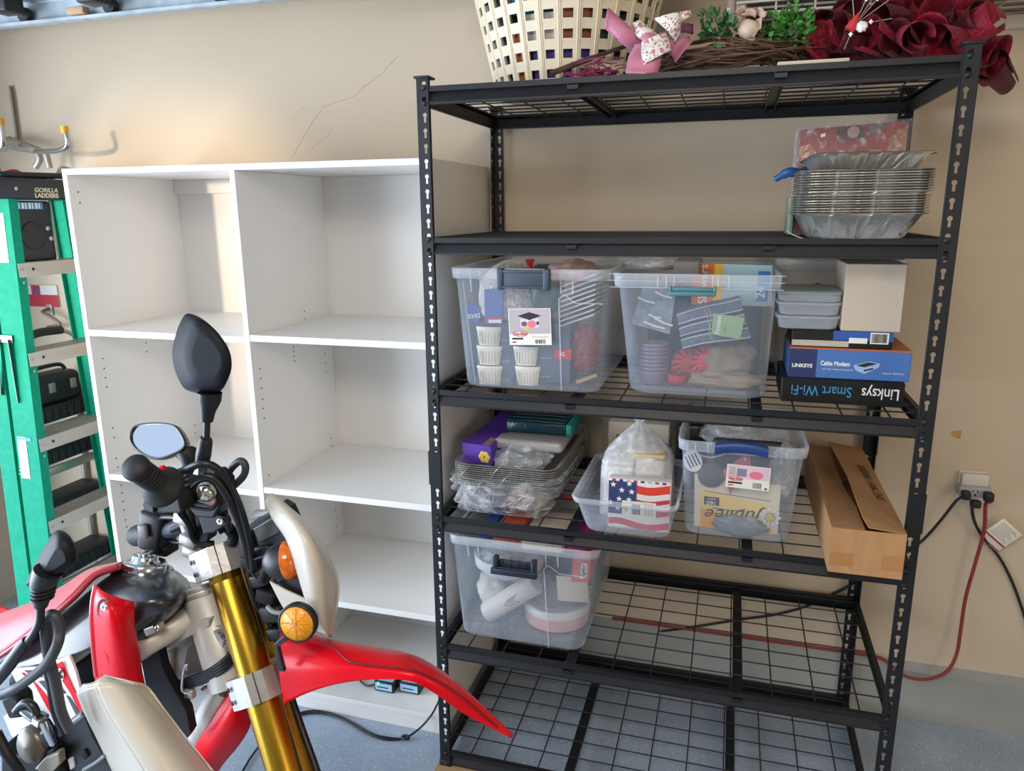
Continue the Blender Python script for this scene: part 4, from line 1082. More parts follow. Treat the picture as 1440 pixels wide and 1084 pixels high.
sc = bpy.data.objects['small_carton']; MB().box((.056, .4385, ZT + .035), (.111, .4398, ZT + .050)).build('red_print', M('faded_red', 'c08a86', rough=.6), sc)
# bin with the flag napkins
bD, tD = (.408, .628, .017, .330), (.381, .642, -.006, .362)
zD1 = .912
binD, rD = tote('small_bin', 'small clear bin with flag napkins and a tied bag', bD, tD, D4, zD1, rb=.03, rt=.03, band=.016, lip=.007)
FLAG = M('flag_white', 'e3dfdc', rough=.45)
fp = thing('flag_napkins', 'pack of stars and stripes paper napkins upright in the small bin', 'napkins', (.546, .06, D4 + .006))
fx0, fx1, fz0, fz1, fy = .464, .625, D4 + .006, .9535, .048
MB().rbox((fx0, fy, fz0), (fx1, fy + .035, fz1), .003, 2).build('napkins', FLAG, fp)
FM = Matrix(((1, 0, 0, 0), (0, 0, -1, fy - .0002), (0, 1, 0, 0), (0, 0, 0, 1)))
FW, FH = fx1 - fx0, fz1 - fz0
RED_F = M('flag_red', 'c03a48', rough=.5); NAVY_F = M('flag_navy', '36406e', rough=.5)
wv = lambda s: .006 * math.sin(6.5 * s + .6)


def stripe(s0, s1, a, c, mat, z):
    n = 14; up = [(fx0 + FW * (s0 + (s1 - s0) * i / n), fz0 + FH * c + wv(s0 + (s1 - s0) * i / n)) for i in range(n + 1)]
    dn = [(fx0 + FW * (s0 + (s1 - s0) * i / n), fz0 + FH * a + wv(s0 + (s1 - s0) * i / n)) for i in range(n, -1, -1)]
    b = MB()
    for i in range(n):
        q = [dn[n - i], dn[n - i - 1], up[i + 1], up[i]]; b.prism(q, z, z + .0004, mat=FM)
    return b.build('stripe', mat, fp)


stripe(.01, .99, .05, .18, RED_F, 0); stripe(.45, .99, .32, .44, RED_F, 0); stripe(.45, .99, .56, .64, RED_F, 0); stripe(.45, .99, .76, .92, M('flag_bright_red', 'd8402f', rough=.5), 0)
patch(fp, FM, rect(fx0 + .001, fz0 + FH * .30, fx0 + FW * .46, fz0 + FH * .955), NAVY_F, .0002, 'canton')


def star(cx, cz, r, z=.0006):
    o = []
    for i in range(10):
        a = PI / 2 + i * PI / 5; q = r if i % 2 == 0 else r * .42; o.append((cx + q * math.cos(a), cz + q * math.sin(a)))
    return MB().prism(o, z, z + .0003, mat=FM).build('star', WHITEI, fp)


for s, t in ((.08, .88), (.22, .78), (.38, .76), (.18, .60), (.04, .52), (.16, .42), (.34, .60), (.34, .92)): star(fx0 + FW * s, fz0 + FH * t, .0085)
stk = patch(fp, FM, rect(fx0 + FW * .23, fz0 + FH * .28, fx0 + FW * .78, fz0 + FH * .58), PAPER, .0009, 'sticker')
bars(stk, FM, fx0 + FW * .39, fz0 + FH * .32, FW * .14, FH * .2, 10, INK, .0014); bars(stk, FM, fx0 + FW * .58, fz0 + FH * .31, FW * .16, FH * .24, 7, M('faded_print'), .0014)
bars(stk, FM, fx0 + FW * .27, fz0 + FH * .36, FW * .05, FH * .12, 3, M('faded_print'), .0014)
for i in range(8): patch(fp, FM, rect(fx0 + FW * (.06 + .115 * i), fz0 + FH * .955, fx0 + FW * (.12 + .115 * i), fz0 + FH * .995), (RED_F, NAVY_F, GREYI)[i % 3], .0003, 'edge_print')
# tied bag: a gathered cone over two tubs
for k, (a, c, m, lb_) in enumerate((((.435, .13, D4 + .012), (.515, .24, .975), M('tub_white', 'd9d6d0', rough=.4), 'pale tub on the left inside the tied clear bag'), ((.522, .13, D4 + .012), (.600, .24, 1.0), M('tub_cream', 'c9bfae', rough=.4), 'taller cream tub on the right inside the tied clear bag'))):
    t = thing('plastic_tub', lb_, 'tub', ((a[0] + c[0]) / 2, .19, a[2]))
    MB().rbox(a, (c[0], c[1], c[2] - .016), .012, 3).build('tub', m, t)
    MB().rbox((a[0] - .003, a[1] - .003, c[2] - .0155), (c[0] + .003, c[1] + .003, c[2]), .006, 2).build('lid', M('lid_tan', 'c8b48c', rough=.4) if k else M('lid_white', 'e0ddd8', rough=.4), t)
tb_ = thing('tied_bag', 'clear plastic bag knotted at the top standing in the small bin', 'bag', (.52, .19, D4 + .004))
rr = []
for k in range(13):
    s = k / 12; z = D4 + .005 + (1.075 - D4 - .005) * s
    f = 1 if s < .55 else max(.06, 1 - ((s - .55) / .45) ** 1.5 * .96)
    cx = .522 + .004 * s; ring = []
    for j in range(48):
        a = 2 * PI * j / 48; w_ = .098 * f * (1 + .05 * noise.noise(V((math.cos(a) * 2, math.sin(a) * 2, s * 3)))) ; d_ = .072 * f
        pl = 1 + (.10 * math.sin(a * 11 + 2) * max(0, s - .45))
        ca, sa = math.cos(a), math.sin(a)
        q = (abs(ca) ** 5 + abs(sa) ** 5) ** -.2 if s < .7 else 1
        ring.append((cx + w_ * ca * pl * q, .19 + d_ * sa * pl * q, z))
    rr.append(ring)
MB().loft(rr, (True, True)).build('bag', clear('thin_bag', 'f3f5f7', op=.40, rough=.22, edge=.8, bump=.5, bs=30, crinkle=True), tb_)
b = MB()
for j in range(7):
    a = j * 2 * PI / 7; b.tube(curve([(.526, .19, 1.065), (.526 + .012 * math.cos(a), .19 + .010 * math.sin(a), 1.082), (.526 + .03 * math.cos(a), .19 + .025 * math.sin(a), 1.094 + .006 * (j % 3))], 4), [.006] * 4 + [.008] * 4 + [.004], 6, sc=(1, .35))
b.tube([(.515, .19, 1.075), (.537, .19, 1.078)], .009, 8)
b.build('knot', BAGF, tb_)
# clear canister with cream box at the back
bk = thing('clear_canister', 'clear square canister holding a cream box behind the tied bag', 'canister', (.49, .45, D4))
MB().loft([[(x, y, z) for x, y in rrect(.385, .605, .385, .57, .03, 5)] for z in (D4 + .001, 1.03)], (True, False)).loft([[(x, y, z) for x, y in rrect(.383, .607, .383, .572, .03, 5)] for z in (1.03, 1.045)], (False, True)).build('canister', CLOUD, bk)
MB().rbox((.405, .40, D4 + .003), (.59, .55, 1.005), .004).build('cream_box', M('cream_card', 'd8cbb3', rough=.6), label='cream carton with a small brown print inside the clear canister', cat='box')
cb_ = bpy.data.objects['cream_box']; MB().box((.432, .3985, .955), (.45, .3995, .966)).build('brown_print', M('brown_ink', '6d5146', rough=.6), cb_)
MB().box((.47, .3985, .962), (.50, .3995, .968)).build('brown_print', M('brown_ink'), cb_)
MB().rbox((.612, .38, D4 + .001), (.70, .56, 1.02), .015, 2).build('dark_parcel', M('black_bag', '1a1a1d', rough=.35, bump=.5, bs=25), label='dark bagged parcel between the canister and the blue-handled bin', cat='parcel')
# bin with blue handle
bE, tE = (.662, .918, .070, .40), (.645, .940, .052, .43)
zE1 = 1.072
binE, rE = tote('storage_bin', 'clear bin with a navy handle holding yellow napkins', bE, tE, D4, zE1, rb=.03, rt=.03, band=.028, lip=.008)
NVY = M('navy_handle', '22407e', rough=.4)
h0, h1 = at(1006, 617, y=.036), at(1081, 626, y=.036)
rings = []
for i in range(9):
    s = i / 8; x = h0.x + (h1.x - h0.x) * s; z = 1.066 + .008 * (1 - (2 * s - 1) ** 2)
    rings.append([(x, .034 - .010 * math.sin(a), z - .006 + .015 * math.cos(a)) for a in [2 * PI * j / 12 for j in range(12)]])
MB().loft(rings).build('handle', NVY, binE)
for u in (967, 978, 996, 1092, 1107): p = at(u, 630, y=.042); rib(binE, (p.x, .040, 1.046), (p.x, .040, 1.07), .0013)
MB().tube(curve([at(985, 640, y=.055), at(1000, 643, y=.052), at(1020, 638, y=.052), at(1037, 627, y=.05)], 5), .0018, 6).build('bail', CLOUDW, binE)
MB().tube(curve([(.655, .058, 1.046), (.80, .055, 1.044), (.93, .058, 1.046)], 3), .0015, 6).build('moulded_edge', CLOUDW, binE)
o, W_, H_, m4 = label_on(binE, [(1022, 651), (1084, 657), (1081, 690), (1020, 683)], .0585)
m4 = basis(o - V((0, .004, 0)), m4.col[0].xyz, m4.col[1].xyz)
lb = MB().box((0, 0, 0), (W_, H_, .0008), mat=m4).build('label', PAPER, binE)
patch(lb, m4, rect(W_ * .02, H_ * .42, W_ * .98, H_ * .97), M('pale_pink_ink', 'dcc3cd', rough=.5)); patch(lb, m4, rect(W_ * .06, H_ * .55, W_ * .2, H_ * .9), GREYI, Z1 + .0003); patch(lb, m4, rect(W_ * .24, H_ * .52, W_ * .46, H_ * .85), M('slate_ink', '7f8699', rough=.5), Z1 + .0003)
oval(lb, m4, W_ * .68, H_ * .62, W_ * .16, H_ * .17, PINKI, Z1 + .0003, 'print'); oval(lb, m4, W_ * .22, H_ * .40, W_ * .17, H_ * .10, REDI, Z1 + .0006); oval(lb, m4, W_ * .22, H_ * .40, W_ * .15, H_ * .075, WHITEI, Z1 + .0008)
text('Sterilite', m4 @ Matrix.Translation((W_ * .22, H_ * .40, Z1 + .0013)), H_ * .15, REDI, lb, bold=.0003)
patch(lb, m4, rect(W_ * .05, H_ * .18, W_ * .38, H_ * .26), INK); patch(lb, m4, rect(W_ * .05, H_ * .08, W_ * .18, H_ * .13), REDI); bars(lb, m4, W_ * .62, H_ * .06, W_ * .2, H_ * .24, 9, INK); patch(lb, m4, rect(W_ * .9, H_ * .04, W_ * .95, H_ * .12), INK)
npk = thing('yellow_napkins', 'yellow daisy printed pack of paper napkins upside down in the navy-handled bin', 'napkins', (.79, .13, D4 + .013))
P4 = [V((.685, .100, D4 + .0135)), V((.893, .100, D4 + .0135)), V((.893, .100, .955)), V((.680, .100, .967))]
qbox(P4, (0, .085, 0)).build('napkins', M('cream_paper', 'e8dec6', rough=.6), npk)
la = lambda s, t: bil(P4, s, t) - V((0, .0006, 0))
qbox([la(.08, 0), la(.90, 0), la(.90, .55), la(.08, .72)], (0, .0005, 0)).build('yellow_field', M('soft_yellow', 'f6d77c', rough=.6), npk)
qbox([la(.08, 0), la(.92, 0), la(.92, .12), la(.08, .36)], (0, -.0004, 0)).build('amber_field', M('amber_paper', 'efa820', rough=.6), npk)
qbox([la(.12, .44), la(.30, .44), la(.30, .60), la(.12, .60)], (0, -.0006, 0)).build('count_badge', INK, npk)
text('160', basis(la(.21, .485) - V((0, .0012, 0)), (-1, 0, 0), (0, 0, -1)), .017, WHITEI, npk, bold=.0002); text('napkins', basis(la(.21, .56) - V((0, .0012, 0)), (-1, 0, 0), (0, 0, -1)), .0075, WHITEI, npk)
text('Jubilee', basis(la(.48, .30) - V((0, .0012, 0)), (-1, 0, -.06), (.06, 0, -1)), .046, INK, npk, shear=.35, sx=1.15)
MB().tube(curve([la(.22, .40) - V((0, .0012, 0)), la(.45, .385) - V((0, .0012, 0)), la(.62, .44) - V((0, .0012, 0))], 5), .0011, 5).build('underline', INK, npk)
MB().tube([la(.12, .70) - V((0, .0008, 0)), la(.90, .66) - V((0, .0008, 0))], .0009, 4).build('print_line', M('grey_brown_ink', '6f665c', rough=.6), npk)
dc = la(.90, .34) - V((0, .0012, 0)); dm = Matrix(((1, 0, 0, dc.x), (0, 0, -1, dc.y), (0, 1, 0, dc.z), (0, 0, 0, 1)))
for i in range(11):
    a = 2 * PI * i / 11; q = dm @ Matrix.Rotation(a, 4, 'Z')
    MB().prism([(.007, -.004), (.020, -.006), (.028, 0), (.020, .006), (.007, .004)], 0, .0004, mat=q).build('petal', WHITEI, npk)
oval(npk, dm, 0, 0, .0095, .0095, YELI, .0005, 'daisy_centre')
b = blob((.80, .088, D4 + .032), (.062, .011, .026), 31, .3, 3, fold=.2); b.build('grey_film_bag', M('grey_blue_film', '7b868f', rough=.3, bump=.7, bs=30, var=.2), label='scrunched grey-blue film at the front foot of the yellow napkins', cat='film')
sp = thing('slotted_spoon', 'white plastic slotted spoon head at the left of the navy-handled bin', 'spoon', (.69, .10, .93))
ms = basis(at(974, 648, y=.088), (1, 0, .25), (-.25, 0, 1))
MB().prism([(.0235 * math.cos(2 * PI * i / 24), .030 * math.sin(2 * PI * i / 24)) for i in range(24)], -.003, .0, mat=ms).build('head', M('white_nylon', 'e2e2e2', rough=.35), sp)
for i in range(4): MB().rbox((-.014 + .0085 * i, -.016, .0), (-.0105 + .0085 * i, .018, .0006), .0004, 1, mat=ms @ Matrix.Rotation(R(14), 4, 'Z')).build('slot', INK, sp)
gp = thing('grey_plate', 'charcoal round paper plate propped behind the pink dotted napkin', 'plate', (.80, .12, .95))
cc = at(1000, 668, y=.0925); MB().lathe([(.0005, 0), (.031, 0), (.034, .002), (.033, .003), (.0005, .001)], 30, mat=frame((cc.x, .0945, cc.z), (0, -1, .0))).build('plate', M('charcoal_paper', '4a4a4e', rough=.6), gp)
pk = thing('dotted_napkin', 'pink paper napkin with pale dots folded above the yellow napkins', 'napkin', (.77, .11, .97))
P4 = [at(1016, 662, y=.091), at(1027, 695, y=.091), at(1056, 655, y=.091), at(1055, 634, y=.091)]
qbox(P4, (0, .0015, 0)).build('napkin', M('rose_paper', 'cf5f86', rough=.6), pk)
for s, t in ((.3, .35), (.6, .2), (.7, .7), (.25, .8), (.5, .55)):
    q = bil(P4, s, t); MB().lathe([(.0035, 0), (.0005, .0004)], 10, mat=frame(q - V((0, .0002, 0)), (0, -1, 0))).build('dot', M('pale_dot', 'e6cfc0', rough=.6), pk)
MB().rbox((.72, .125, .975), (.90, .16, 1.055), .01, 2).build('charcoal_packet', M('charcoal_paper'), label='charcoal packet behind the pink dotted napkin', cat='packet')
b = blob((.80, .26, 1.03), (.11, .11, .05), 33, .25, 3, fold=.2); b.build('film_bag', clear('film_ball'), label='crumpled clear film filling the top of the navy-handled bin', cat='film')
b = blob((.895, .15, .985), (.035, .05, .07), 34, .25, 3, fold=.2); b.build('film_bag', clear('film_ball'), label='crumpled clear film at the right side of the navy-handled bin', cat='film')
# cardboard carton with open flaps
ca = thing('cardboard_carton', 'long brown cardboard carton with half-open top flaps jutting over the fourth tier', 'box', (1.075, .27, .8105))
cx0, cx1, cy0, cy1, cz0, cz1 = .997, 1.154, -.056, .585, HZ[3] - .0048, .921
w3 = .003
b = MB(); b.box((cx0, cy0, cz0), (cx1, cy1, cz0 + w3)).box((cx0, cy0, cz0 + w3), (cx1, cy0 + w3, cz1)).box((cx0, cy1 - w3, cz0 + w3), (cx1, cy1, cz1)).box((cx0, cy0 + w3, cz0 + w3), (cx0 + w3, cy1 - w3, cz1)).box((cx1 - w3, cy0 + w3, cz0 + w3), (cx1, cy1 - w3, cz1))
b.build('box_body', CARD, ca)
xm_ = cx0 + .072
b = MB(); b.add([(cx0, cy0 + .003, cz1), (xm_, cy0 + .012, cz1 - .002), (xm_ + .004, .12, cz1 - .010), (xm_ - .004, .30, cz1 - .022), (xm_ - .010, cy1 - .01, cz1 - .004), (cx0, cy1, cz1), (cx0 + .035, .30, cz1 - .012)], [(0, 1, 2, 6), (2, 3, 6), (3, 4, 5, 6), (0, 6, 5)])
b.build('flap', M('kraft_shade', 'a97f55', rough=.85, var=.06, stretch=(1, 6, 1)), ca, solid=.003)
b = MB(); b.add([(cx1, cy0 + .004, cz1), (xm_ + .006, cy0 + .002, cz1 + .008), (xm_ - .002, cy0 + .04, cz1 + .016), (xm_ - .002, .25, cz1 + .022), (xm_ - .012, cy1 - .01, cz1 + .016), (cx1, cy1, cz1)], [(0, 5, 4, 3), (0, 3, 2, 1)])
fr_ = b.build('flap', M('kraft_shade'), ca, solid=.003)
b = None
text('SODAAV / HAM ZHI2', basis((1.128, .26, cz1 + .0085), (.035, -1, 0), (-1, -.035, .16)), .030, M('marker_ink', '4b3a2c', rough=.8), fr_, sx=.95)
for a, c in (((cx0 + .001, cz0 + .018), (cx0 + .05, cz0 + .05)), ((cx1 - .045, cz0 + .02), (cx1 - .001, cz0 + .055))): MB().box((a[0], cy0 - .0006, a[1]), (c[0], cy0, c[1])).build('tape', M('kraft_tape', 'b3824f', rough=.5), ca)
# ------------------------------------------------------------------ shelf 5: bin like the first
bF, tF = (.030, .396, .070, .545), (.028, .442, .006, .580)
zF0, zF1 = D5, .760
binF, rF = tote('storage_bin', 'large clear bin with dark open latch holding foam plates on the fifth tier', bF, tF, zF0, zF1, lip=.006)
l0, l1 = at(692, 800, y=-.008), at(757, 812, y=-.008)
b = MB(); yl = .004
b.rbox((l0.x, yl - .030, .672), (l1.x, yl - .020, .690), .003).rbox((l0.x + .004, yl - .026, .690), (l1.x - .004, yl - .016, .694), .002)
for x in (l0.x + .006, l1.x - .018): b.rbox((x, yl - .028, .672), (x + .014, yl - .004, .722), .004)
b.rbox((l0.x + .012, yl - .016, .690), (l1.x - .012, yl - .008, .712), .003)
for i in range(4): x = l0.x + .03 + .022 * i; b.rbox((x, yl - .018, .69), (x + .003, yl - .008, .712), .001)
b.build('latch', M('navy_black', '232b38', rough=.45), binF)
bin_ribs(binF, bF, tF, zF0, zF1, (.082, .112, .305, .338), .062)
step_line(binF, bF, tF, zF0, zF1, .300)
yF = .088
fm = thing('foam_plates', 'pack of white foam plates in film at the upper left of the fifth tier bin', 'plates', (.15, .20, .59))
rr = [[(.145 + q * .105 * math.cos(a), .20 + q * .10 * math.sin(a), z) for a in [2 * PI * j / 40 for j in range(40)]] for q, z in ((.6, .572), (.75, .575), (1.0, .60), (1.02, .628), (.98, .632), (.75, .61), (.5, .606))]
MB().loft(rr).build('plates', M('foam_white', 'e4e2de', rough=.5), fm)
b = blob((.150, .20, .61), (.098, .105, .055), 41, .15, 3, fold=.12, nu=22, nv=30); b.build('film', clear('plate_film', 'eef2f6', op=.08, rough=.1, edge=.4, bump=.8, bs=26, crinkle=True), fm)
pr = thing('paper_roll', 'white printed paper roll slanting across the lower left of the fifth tier bin', 'roll', (.15, .13, .50))
A_, B2 = V((.095, .125, .462)), V((.245, .135, .575))
MB().tube([A_, A_ + (B2 - A_) * .02, B2 - (B2 - A_) * .02, B2], [.030, .032, .032, .028], 20).build('roll', M('cream_white', 'ddd6cd', rough=.5), pr)
ax_ = (B2 - A_).normalized(); nn = ax_.cross(V((0, -1, 0)))
for k in range(3):
    q = A_ + ax_ * (.10 + .013 * k) + V((0, -.0325, 0)); MB().tube([q + nn * .014 - ax_ * .0, q - ax_ * .02, q - nn * .010 + ax_ * .004], .0012, 4).build('chevron_print', M('brown_ink'), pr)
b = blob((.105, .19, .515), (.055, .07, .055), 43, .2, 2.5, fold=.12); b.build('tissue_bag', M('soft_white', 'd5d0c6', rough=.5, bump=.4, bs=20), label='soft white bagged bundle left of the slanting paper roll', cat='bag')
ct = thing('cake_tin', 'round tin with pale pink side and white rim lying in the fifth tier bin', 'tin', (.30, .22, D5 + .016))
mt = Matrix.Translation((.292, .205, D5 + .016))
MB().lathe([(.085, 0), (.092, .004), (.096, .012)], 40, mat=mt).build('red_base', M('dark_red_tin', '8d2f43', rough=.35), ct)
MB().lathe([(.096, .0122), (.100, .050)], 40, mat=mt).build('pink_side', M('blush_tin', 'dba79f', rough=.35), ct)
MB().lathe([(.1005, .0502), (.101, .070), (.094, .074), (.086, .070), (.0005, .068)], 40, mat=mt).build('lid', M('white_tin', 'd5d3cf', rough=.3), ct)
MB().tube([(.292 + .07 * math.cos(a), .205 + .07 * math.sin(a), D5 + .0865) for a in [2 * PI * j / 32 for j in range(32)]], .004, 6, True).build('lid_ring', M('lid_grey', '8f9299', rough=.4), ct)
MB().rbox((.315, .105, .548), (.405, .11, .625), .0006, mat=Matrix.Translation((.36, .107, .58)) @ Matrix.Rotation(R(-4), 4, 'Y') @ Matrix.Translation((-.36, -.107, -.58))).build('blank_card', M('plain_white_card', 'cfc8bf', rough=.7), label='plain white card upright at the right of the fifth tier bin', cat='card')
MB().rbox((.26, .25, .52), (.40, .50, .64), .01).build('slate_box', SLATE, label='slate blue box at the back of the fifth tier bin', cat='box')
hb_ = thing('freezer_bag_box', 'red printed box of bags at the upper right of the fifth tier bin', 'box', (.40, .2, .66))
P4 = [at(803, 818, y=.10), at(828, 818, y=.10), at(831, 789, y=.10), at(806, 792, y=.10)]
P4 = [P4[0], P4[1], P4[2] + V((0, 0, .03)), P4[3] + V((0, 0, .03))]
qbox(P4, (0, .18, 0)).build('carton', M('coral_card', 'd8585a', rough=.45), hb_)
la = lambda s, t: bil(P4, s, t) - V((0, .0006, 0))
qbox([la(.5, .1), la(.85, .12), la(.85, .62), la(.5, .60)], (0, .0004, 0)).build('white_panel', WHITEI, hb_)
text('Hefty', basis(la(.67, .36) - V((0, .0008, 0)), (.05, 0, -1), (1, 0, .05)), .017, INK, hb_, bold=.0002, shear=.2)
for k in range(5): MB().tube([la(.22 + .05 * k, .1), la(.22 + .05 * k, .45)], .0006, 4).build('print_line', YELI, hb_)
for nm, a, c, m, lb_ in (('blue_box', (.100, .05, .735), (.135, .20, .768), M('royal_ink'), 'small blue box top in the fifth tier bin, far left'), ('orange_box', (.142, .05, .735), (.215, .22, .766), M('orange_red_card', 'c9583f', rough=.5), 'orange and white box top left of centre in the fifth tier bin'), ('cream_pack', (.225, .05, .72), (.34, .25, .755), M('cream_card'), 'cream pack top in the middle of the fifth tier bin'), ('magenta_pack', (.352, .06, .725), (.40, .2, .764), M('magenta_card', 'a8246e', rough=.5), 'magenta pack top at the right of the fifth tier bin')):
    MB().rbox(a, c, .003).build(nm, m, label=lb_, cat='box')
# ------------------------------------------------------------------ shelf 2: foil pans, red box
pn0 = None
LP_ = ['lowest foil pan with fluted sides, carrying the stack on the second tier', 'foil pan nested in the lower half of the stack on the second tier', 'foil pan nested in the upper half of the stack on the second tier', 'tilted foil pan resting on top of the stack on the second tier']
for k in range(17):
    if pn0 is None: pn0 = pan_mesh(.870, 1.150, .030, .250, D2, .056, .030, .008, .035, .0016, .008).build('foil_pan', FOIL, label=LP_[0], cat='pan', group='nested foil pans')
    else: c = copy_thing(pn0, (.0005 * math.sin(2.2 * k) + (.003 if k > 7 else 0), .0005 * math.cos(1.9 * k) - (.002 if k > 7 else 0), .0056 * k + (.003 if k > 7 else 0)), LP_[1] if k < 8 else LP_[2])
zt_ = D2 + .056 + .0056 * 16 + .003
pt_ = pan_mesh(-.13, .13, -.10, .10, 0, .036, .022, .008, .03, .0014, .007).xform(Matrix.Translation((1.020, .145, zt_ - .004)) @ Matrix.Rotation(R(7), 4, 'Z') @ Matrix.Rotation(R(-3), 4, 'X')).build('foil_pan', FOIL, label=LP_[3], cat='pan', group='nested foil pans')
rb = thing('red_gift_box', 'shrink-wrapped red box standing behind the foil pans', 'box', (1.0, .31, D2))
P4 = [V((.890, .285, D2 + .001)), V((1.128, .285, D2 + .001)), V((1.130, .285, 1.838)), V((.888, .285, 1.826))]
qbox(P4, (0, .12, 0)).build('carton', M('brick_red_card', '8d3f3a', rough=.3, coat=.5, bump=.05, bs=12), rb)
la = lambda s, t: bil(P4, s, t) - V((0, .0008, 0))
qbox([la(.36, .86), la(.62, .86), la(.60, .99), la(.34, .99)], (0, .0006, 0)).build('photo_panel', M('photo_brown', '54423a', rough=.4, var=.4, vs=30), rb)
q = la(.50, .94); MB().lathe([(.014, 0), (.0005, .0006)], 20, mat=frame(q - V((0, .0002, 0)), (0, -1, 0))).build('photo_disc', M('photo_pink', 'a5847c', rough=.4), rb)
qbox([la(.64, .90), la(.80, .96), la(.78, .995), la(.64, .985)], (0, .0006, 0)).build('photo_panel', M('photo_grey', '6b665f', rough=.4, var=.3, vs=50), rb)
qbox([la(.0, .68), la(.22, .70), la(.10, .86), la(.0, .84)], (0, .0006, 0)).build('copper_panel', M('copper_foil', 'b5876a', rough=.25, metal=.6, bump=.4, bs=30), rb)
qbox([la(.82, .70), la(1., .72), la(1., .97), la(.84, .86)], (0, .0006, 0)).build('copper_panel', M('copper_foil'), rb)
qbox([la(.195, .915), la(.24, .92), la(.24, .95), la(.195, .945)], (0, .0006, 0)).build('sticker', PAPER, rb)
MB().loft([[tuple(p + V((0, d, 0))) for p in (V((.884, .282, D2)), V((1.134, .282, D2)), V((1.136, .282, 1.843)), V((.883, .282, 1.831)))] for d in (0, .128)], sm=False).build('shrink_wrap', WRAP, rb)
bl = at(1090, 252, y=.27)
b = MB().tube(curve([at(1133, 238, y=.278), at(1122, 243, y=.26), at(1110, 242, y=.25), at(1099, 247, y=.25), at(1089, 253, y=.25)], 5), [.009] * 5 + [.012] * 5 + [.011] * 5 + [.008] * 5 + [.003], 8, sc=(1, .5))
b.build('blue_balloon', M('blue_latex', '1f5a96', rough=.35), label='blue balloon neck poking out left of the red box', cat='balloon')
MB().rbox((.872, .27, D2 + .001), (.886, .40, 1.665), .004).build('green_packet', M('sage_card', '8fa08b', rough=.5, var=.2, vs=40), label='pale green packet edge left of the foil pans', cat='packet')
MB().tube(curve([at(1106, 324, y=.20), at(1115, 330, y=.15), at(1130, 336, y=.06)], 5), .0016, 5).build('loose_string', WPL, label='thin white string end lying left of the foil pans', cat='string')
# ------------------------------------------------------------------ top tier: basket, wreaths
D1 = HZ[0] - .0074
bs = thing('laundry_basket', 'cream plastic laundry basket with square holes on the top tier', 'basket', (.285, .33, D1))
NC, NR = 30, 8
CRM = M('cream_basket', 'd9cbb0', rough=.5)
b = MB(); zb_, zt2 = D1 + .012, D1 + .355
rad = lambda z: .186 + (z - D1) * .24
cxb, cyb = .288, .315
for k in range(NR):
    z0_, z1_ = zb_ + (zt2 - zb_) * k / NR, zb_ + (zt2 - zb_) * (k + 1) / NR
    ha, hb2 = z0_ + (z1_ - z0_) * .27, z0_ + (z1_ - z0_) * .73
    for j in range(NC):
        a0, a1 = 2 * PI * j / NC, 2 * PI * (j + 1) / NC; h0_, h1_ = a0 + (a1 - a0) * .25, a0 + (a1 - a0) * .78
        pt = lambda a, z: (cxb + rad(z) * math.cos(a), cyb + rad(z) * math.sin(a), z)
        vs = [pt(a0, z0_), pt(a1, z0_), pt(a1, z1_), pt(a0, z1_), pt(h0_, ha), pt(h1_, ha), pt(h1_, hb2), pt(h0_, hb2)]
        b.add(vs, [(0, 1, 5, 4), (1, 2, 6, 5), (2, 3, 7, 6), (3, 0, 4, 7)])
b.build('lattice_wall', CRM, bs, solid=.004)
b = MB()
for j in range(NC):
    a = 2 * PI * (j + .02) / NC
    b.tube([(cxb + (rad(z) + .002) * math.cos(a), cyb + (rad(z) + .002) * math.sin(a), z) for z in (zb_, zt2)], .0022, 5)
    a = 2 * PI * (j + .12) / NC
    b.tube([(cxb + (rad(z) + .002) * math.cos(a), cyb + (rad(z) + .002) * math.sin(a), z) for z in (zb_, zt2)], .0018, 5)
b.build('upright_rib', CRM, bs, kind='stuff')
MB().lathe([(.0005, D1 + .001), (.18, D1 + .001), (.187, D1 + .004), (rad(zb_), zb_ + .002)], 40, mat=Matrix.Translation((cxb, cyb, 0)), cap=(False, False)).build('floor', CRM, bs, solid=.002)
MB().lathe([(rad(zt2) - .002, zt2 - .004), (rad(zt2) + .012, zt2 - .002), (rad(zt2) + .013, zt2 + .008), (rad(zt2) - .002, zt2 + .010)], 40, mat=Matrix.Translation((cxb, cyb, 0)), cap=(False, False)).build('rim', CRM, bs)
for sg_ in (-1, 1):
    z = D1 + .285; MB().tube(curve([(cxb + sg_ * (rad(z) - .002), cyb - .05, z + .04), (cxb + sg_ * (rad(z) + .03), cyb - .03, z + .035), (cxb + sg_ * (rad(z) + .04), cyb, z + .01), (cxb + sg_ * (rad(z) + .03), cyb + .03, z + .035), (cxb + sg_ * (rad(z) - .002), cyb + .05, z + .04)], 5), .014, 8).build('handle', M('tan_handle', 'b08c52', rough=.5), bs)
items = (('teal_folder', 'teal folder seen through the basket holes', -118, -78, .175, .34, '1e7f96'), ('blue_notebook', 'bright blue notebook right of the teal folder in the basket', -76, -48, .18, .34, '2a8fbe'), ('purple_pouch', 'purple pouch low in the middle of the basket', -105, -60, .02, .10, '3c2c78'),
         ('orange_roll', 'orange packet in the lower left of the basket', -128, -112, .02, .15, 'b5702e'), ('grey_pack', 'grey packet at the left side of the basket', -160, -132, .02, .22, '6f7278'), ('brown_tube', 'brown packet at the upper left of the basket', -165, -135, .225, .33, '8a6238'),
         ('olive_pack', 'olive packet at the upper right of the basket', -46, -20, .18, .33, '5f6a3a'), ('dark_pouch', 'dark pouch in the lower right of the basket', -56, -15, .02, .17, '3a3b42'), ('white_pack', 'white packet in the middle of the basket', -108, -84, .105, .17, 'b9b5ae'), ('rust_pack', 'rust red packet right of the middle of the basket', -82, -62, .105, .175, '8a4a3a'))
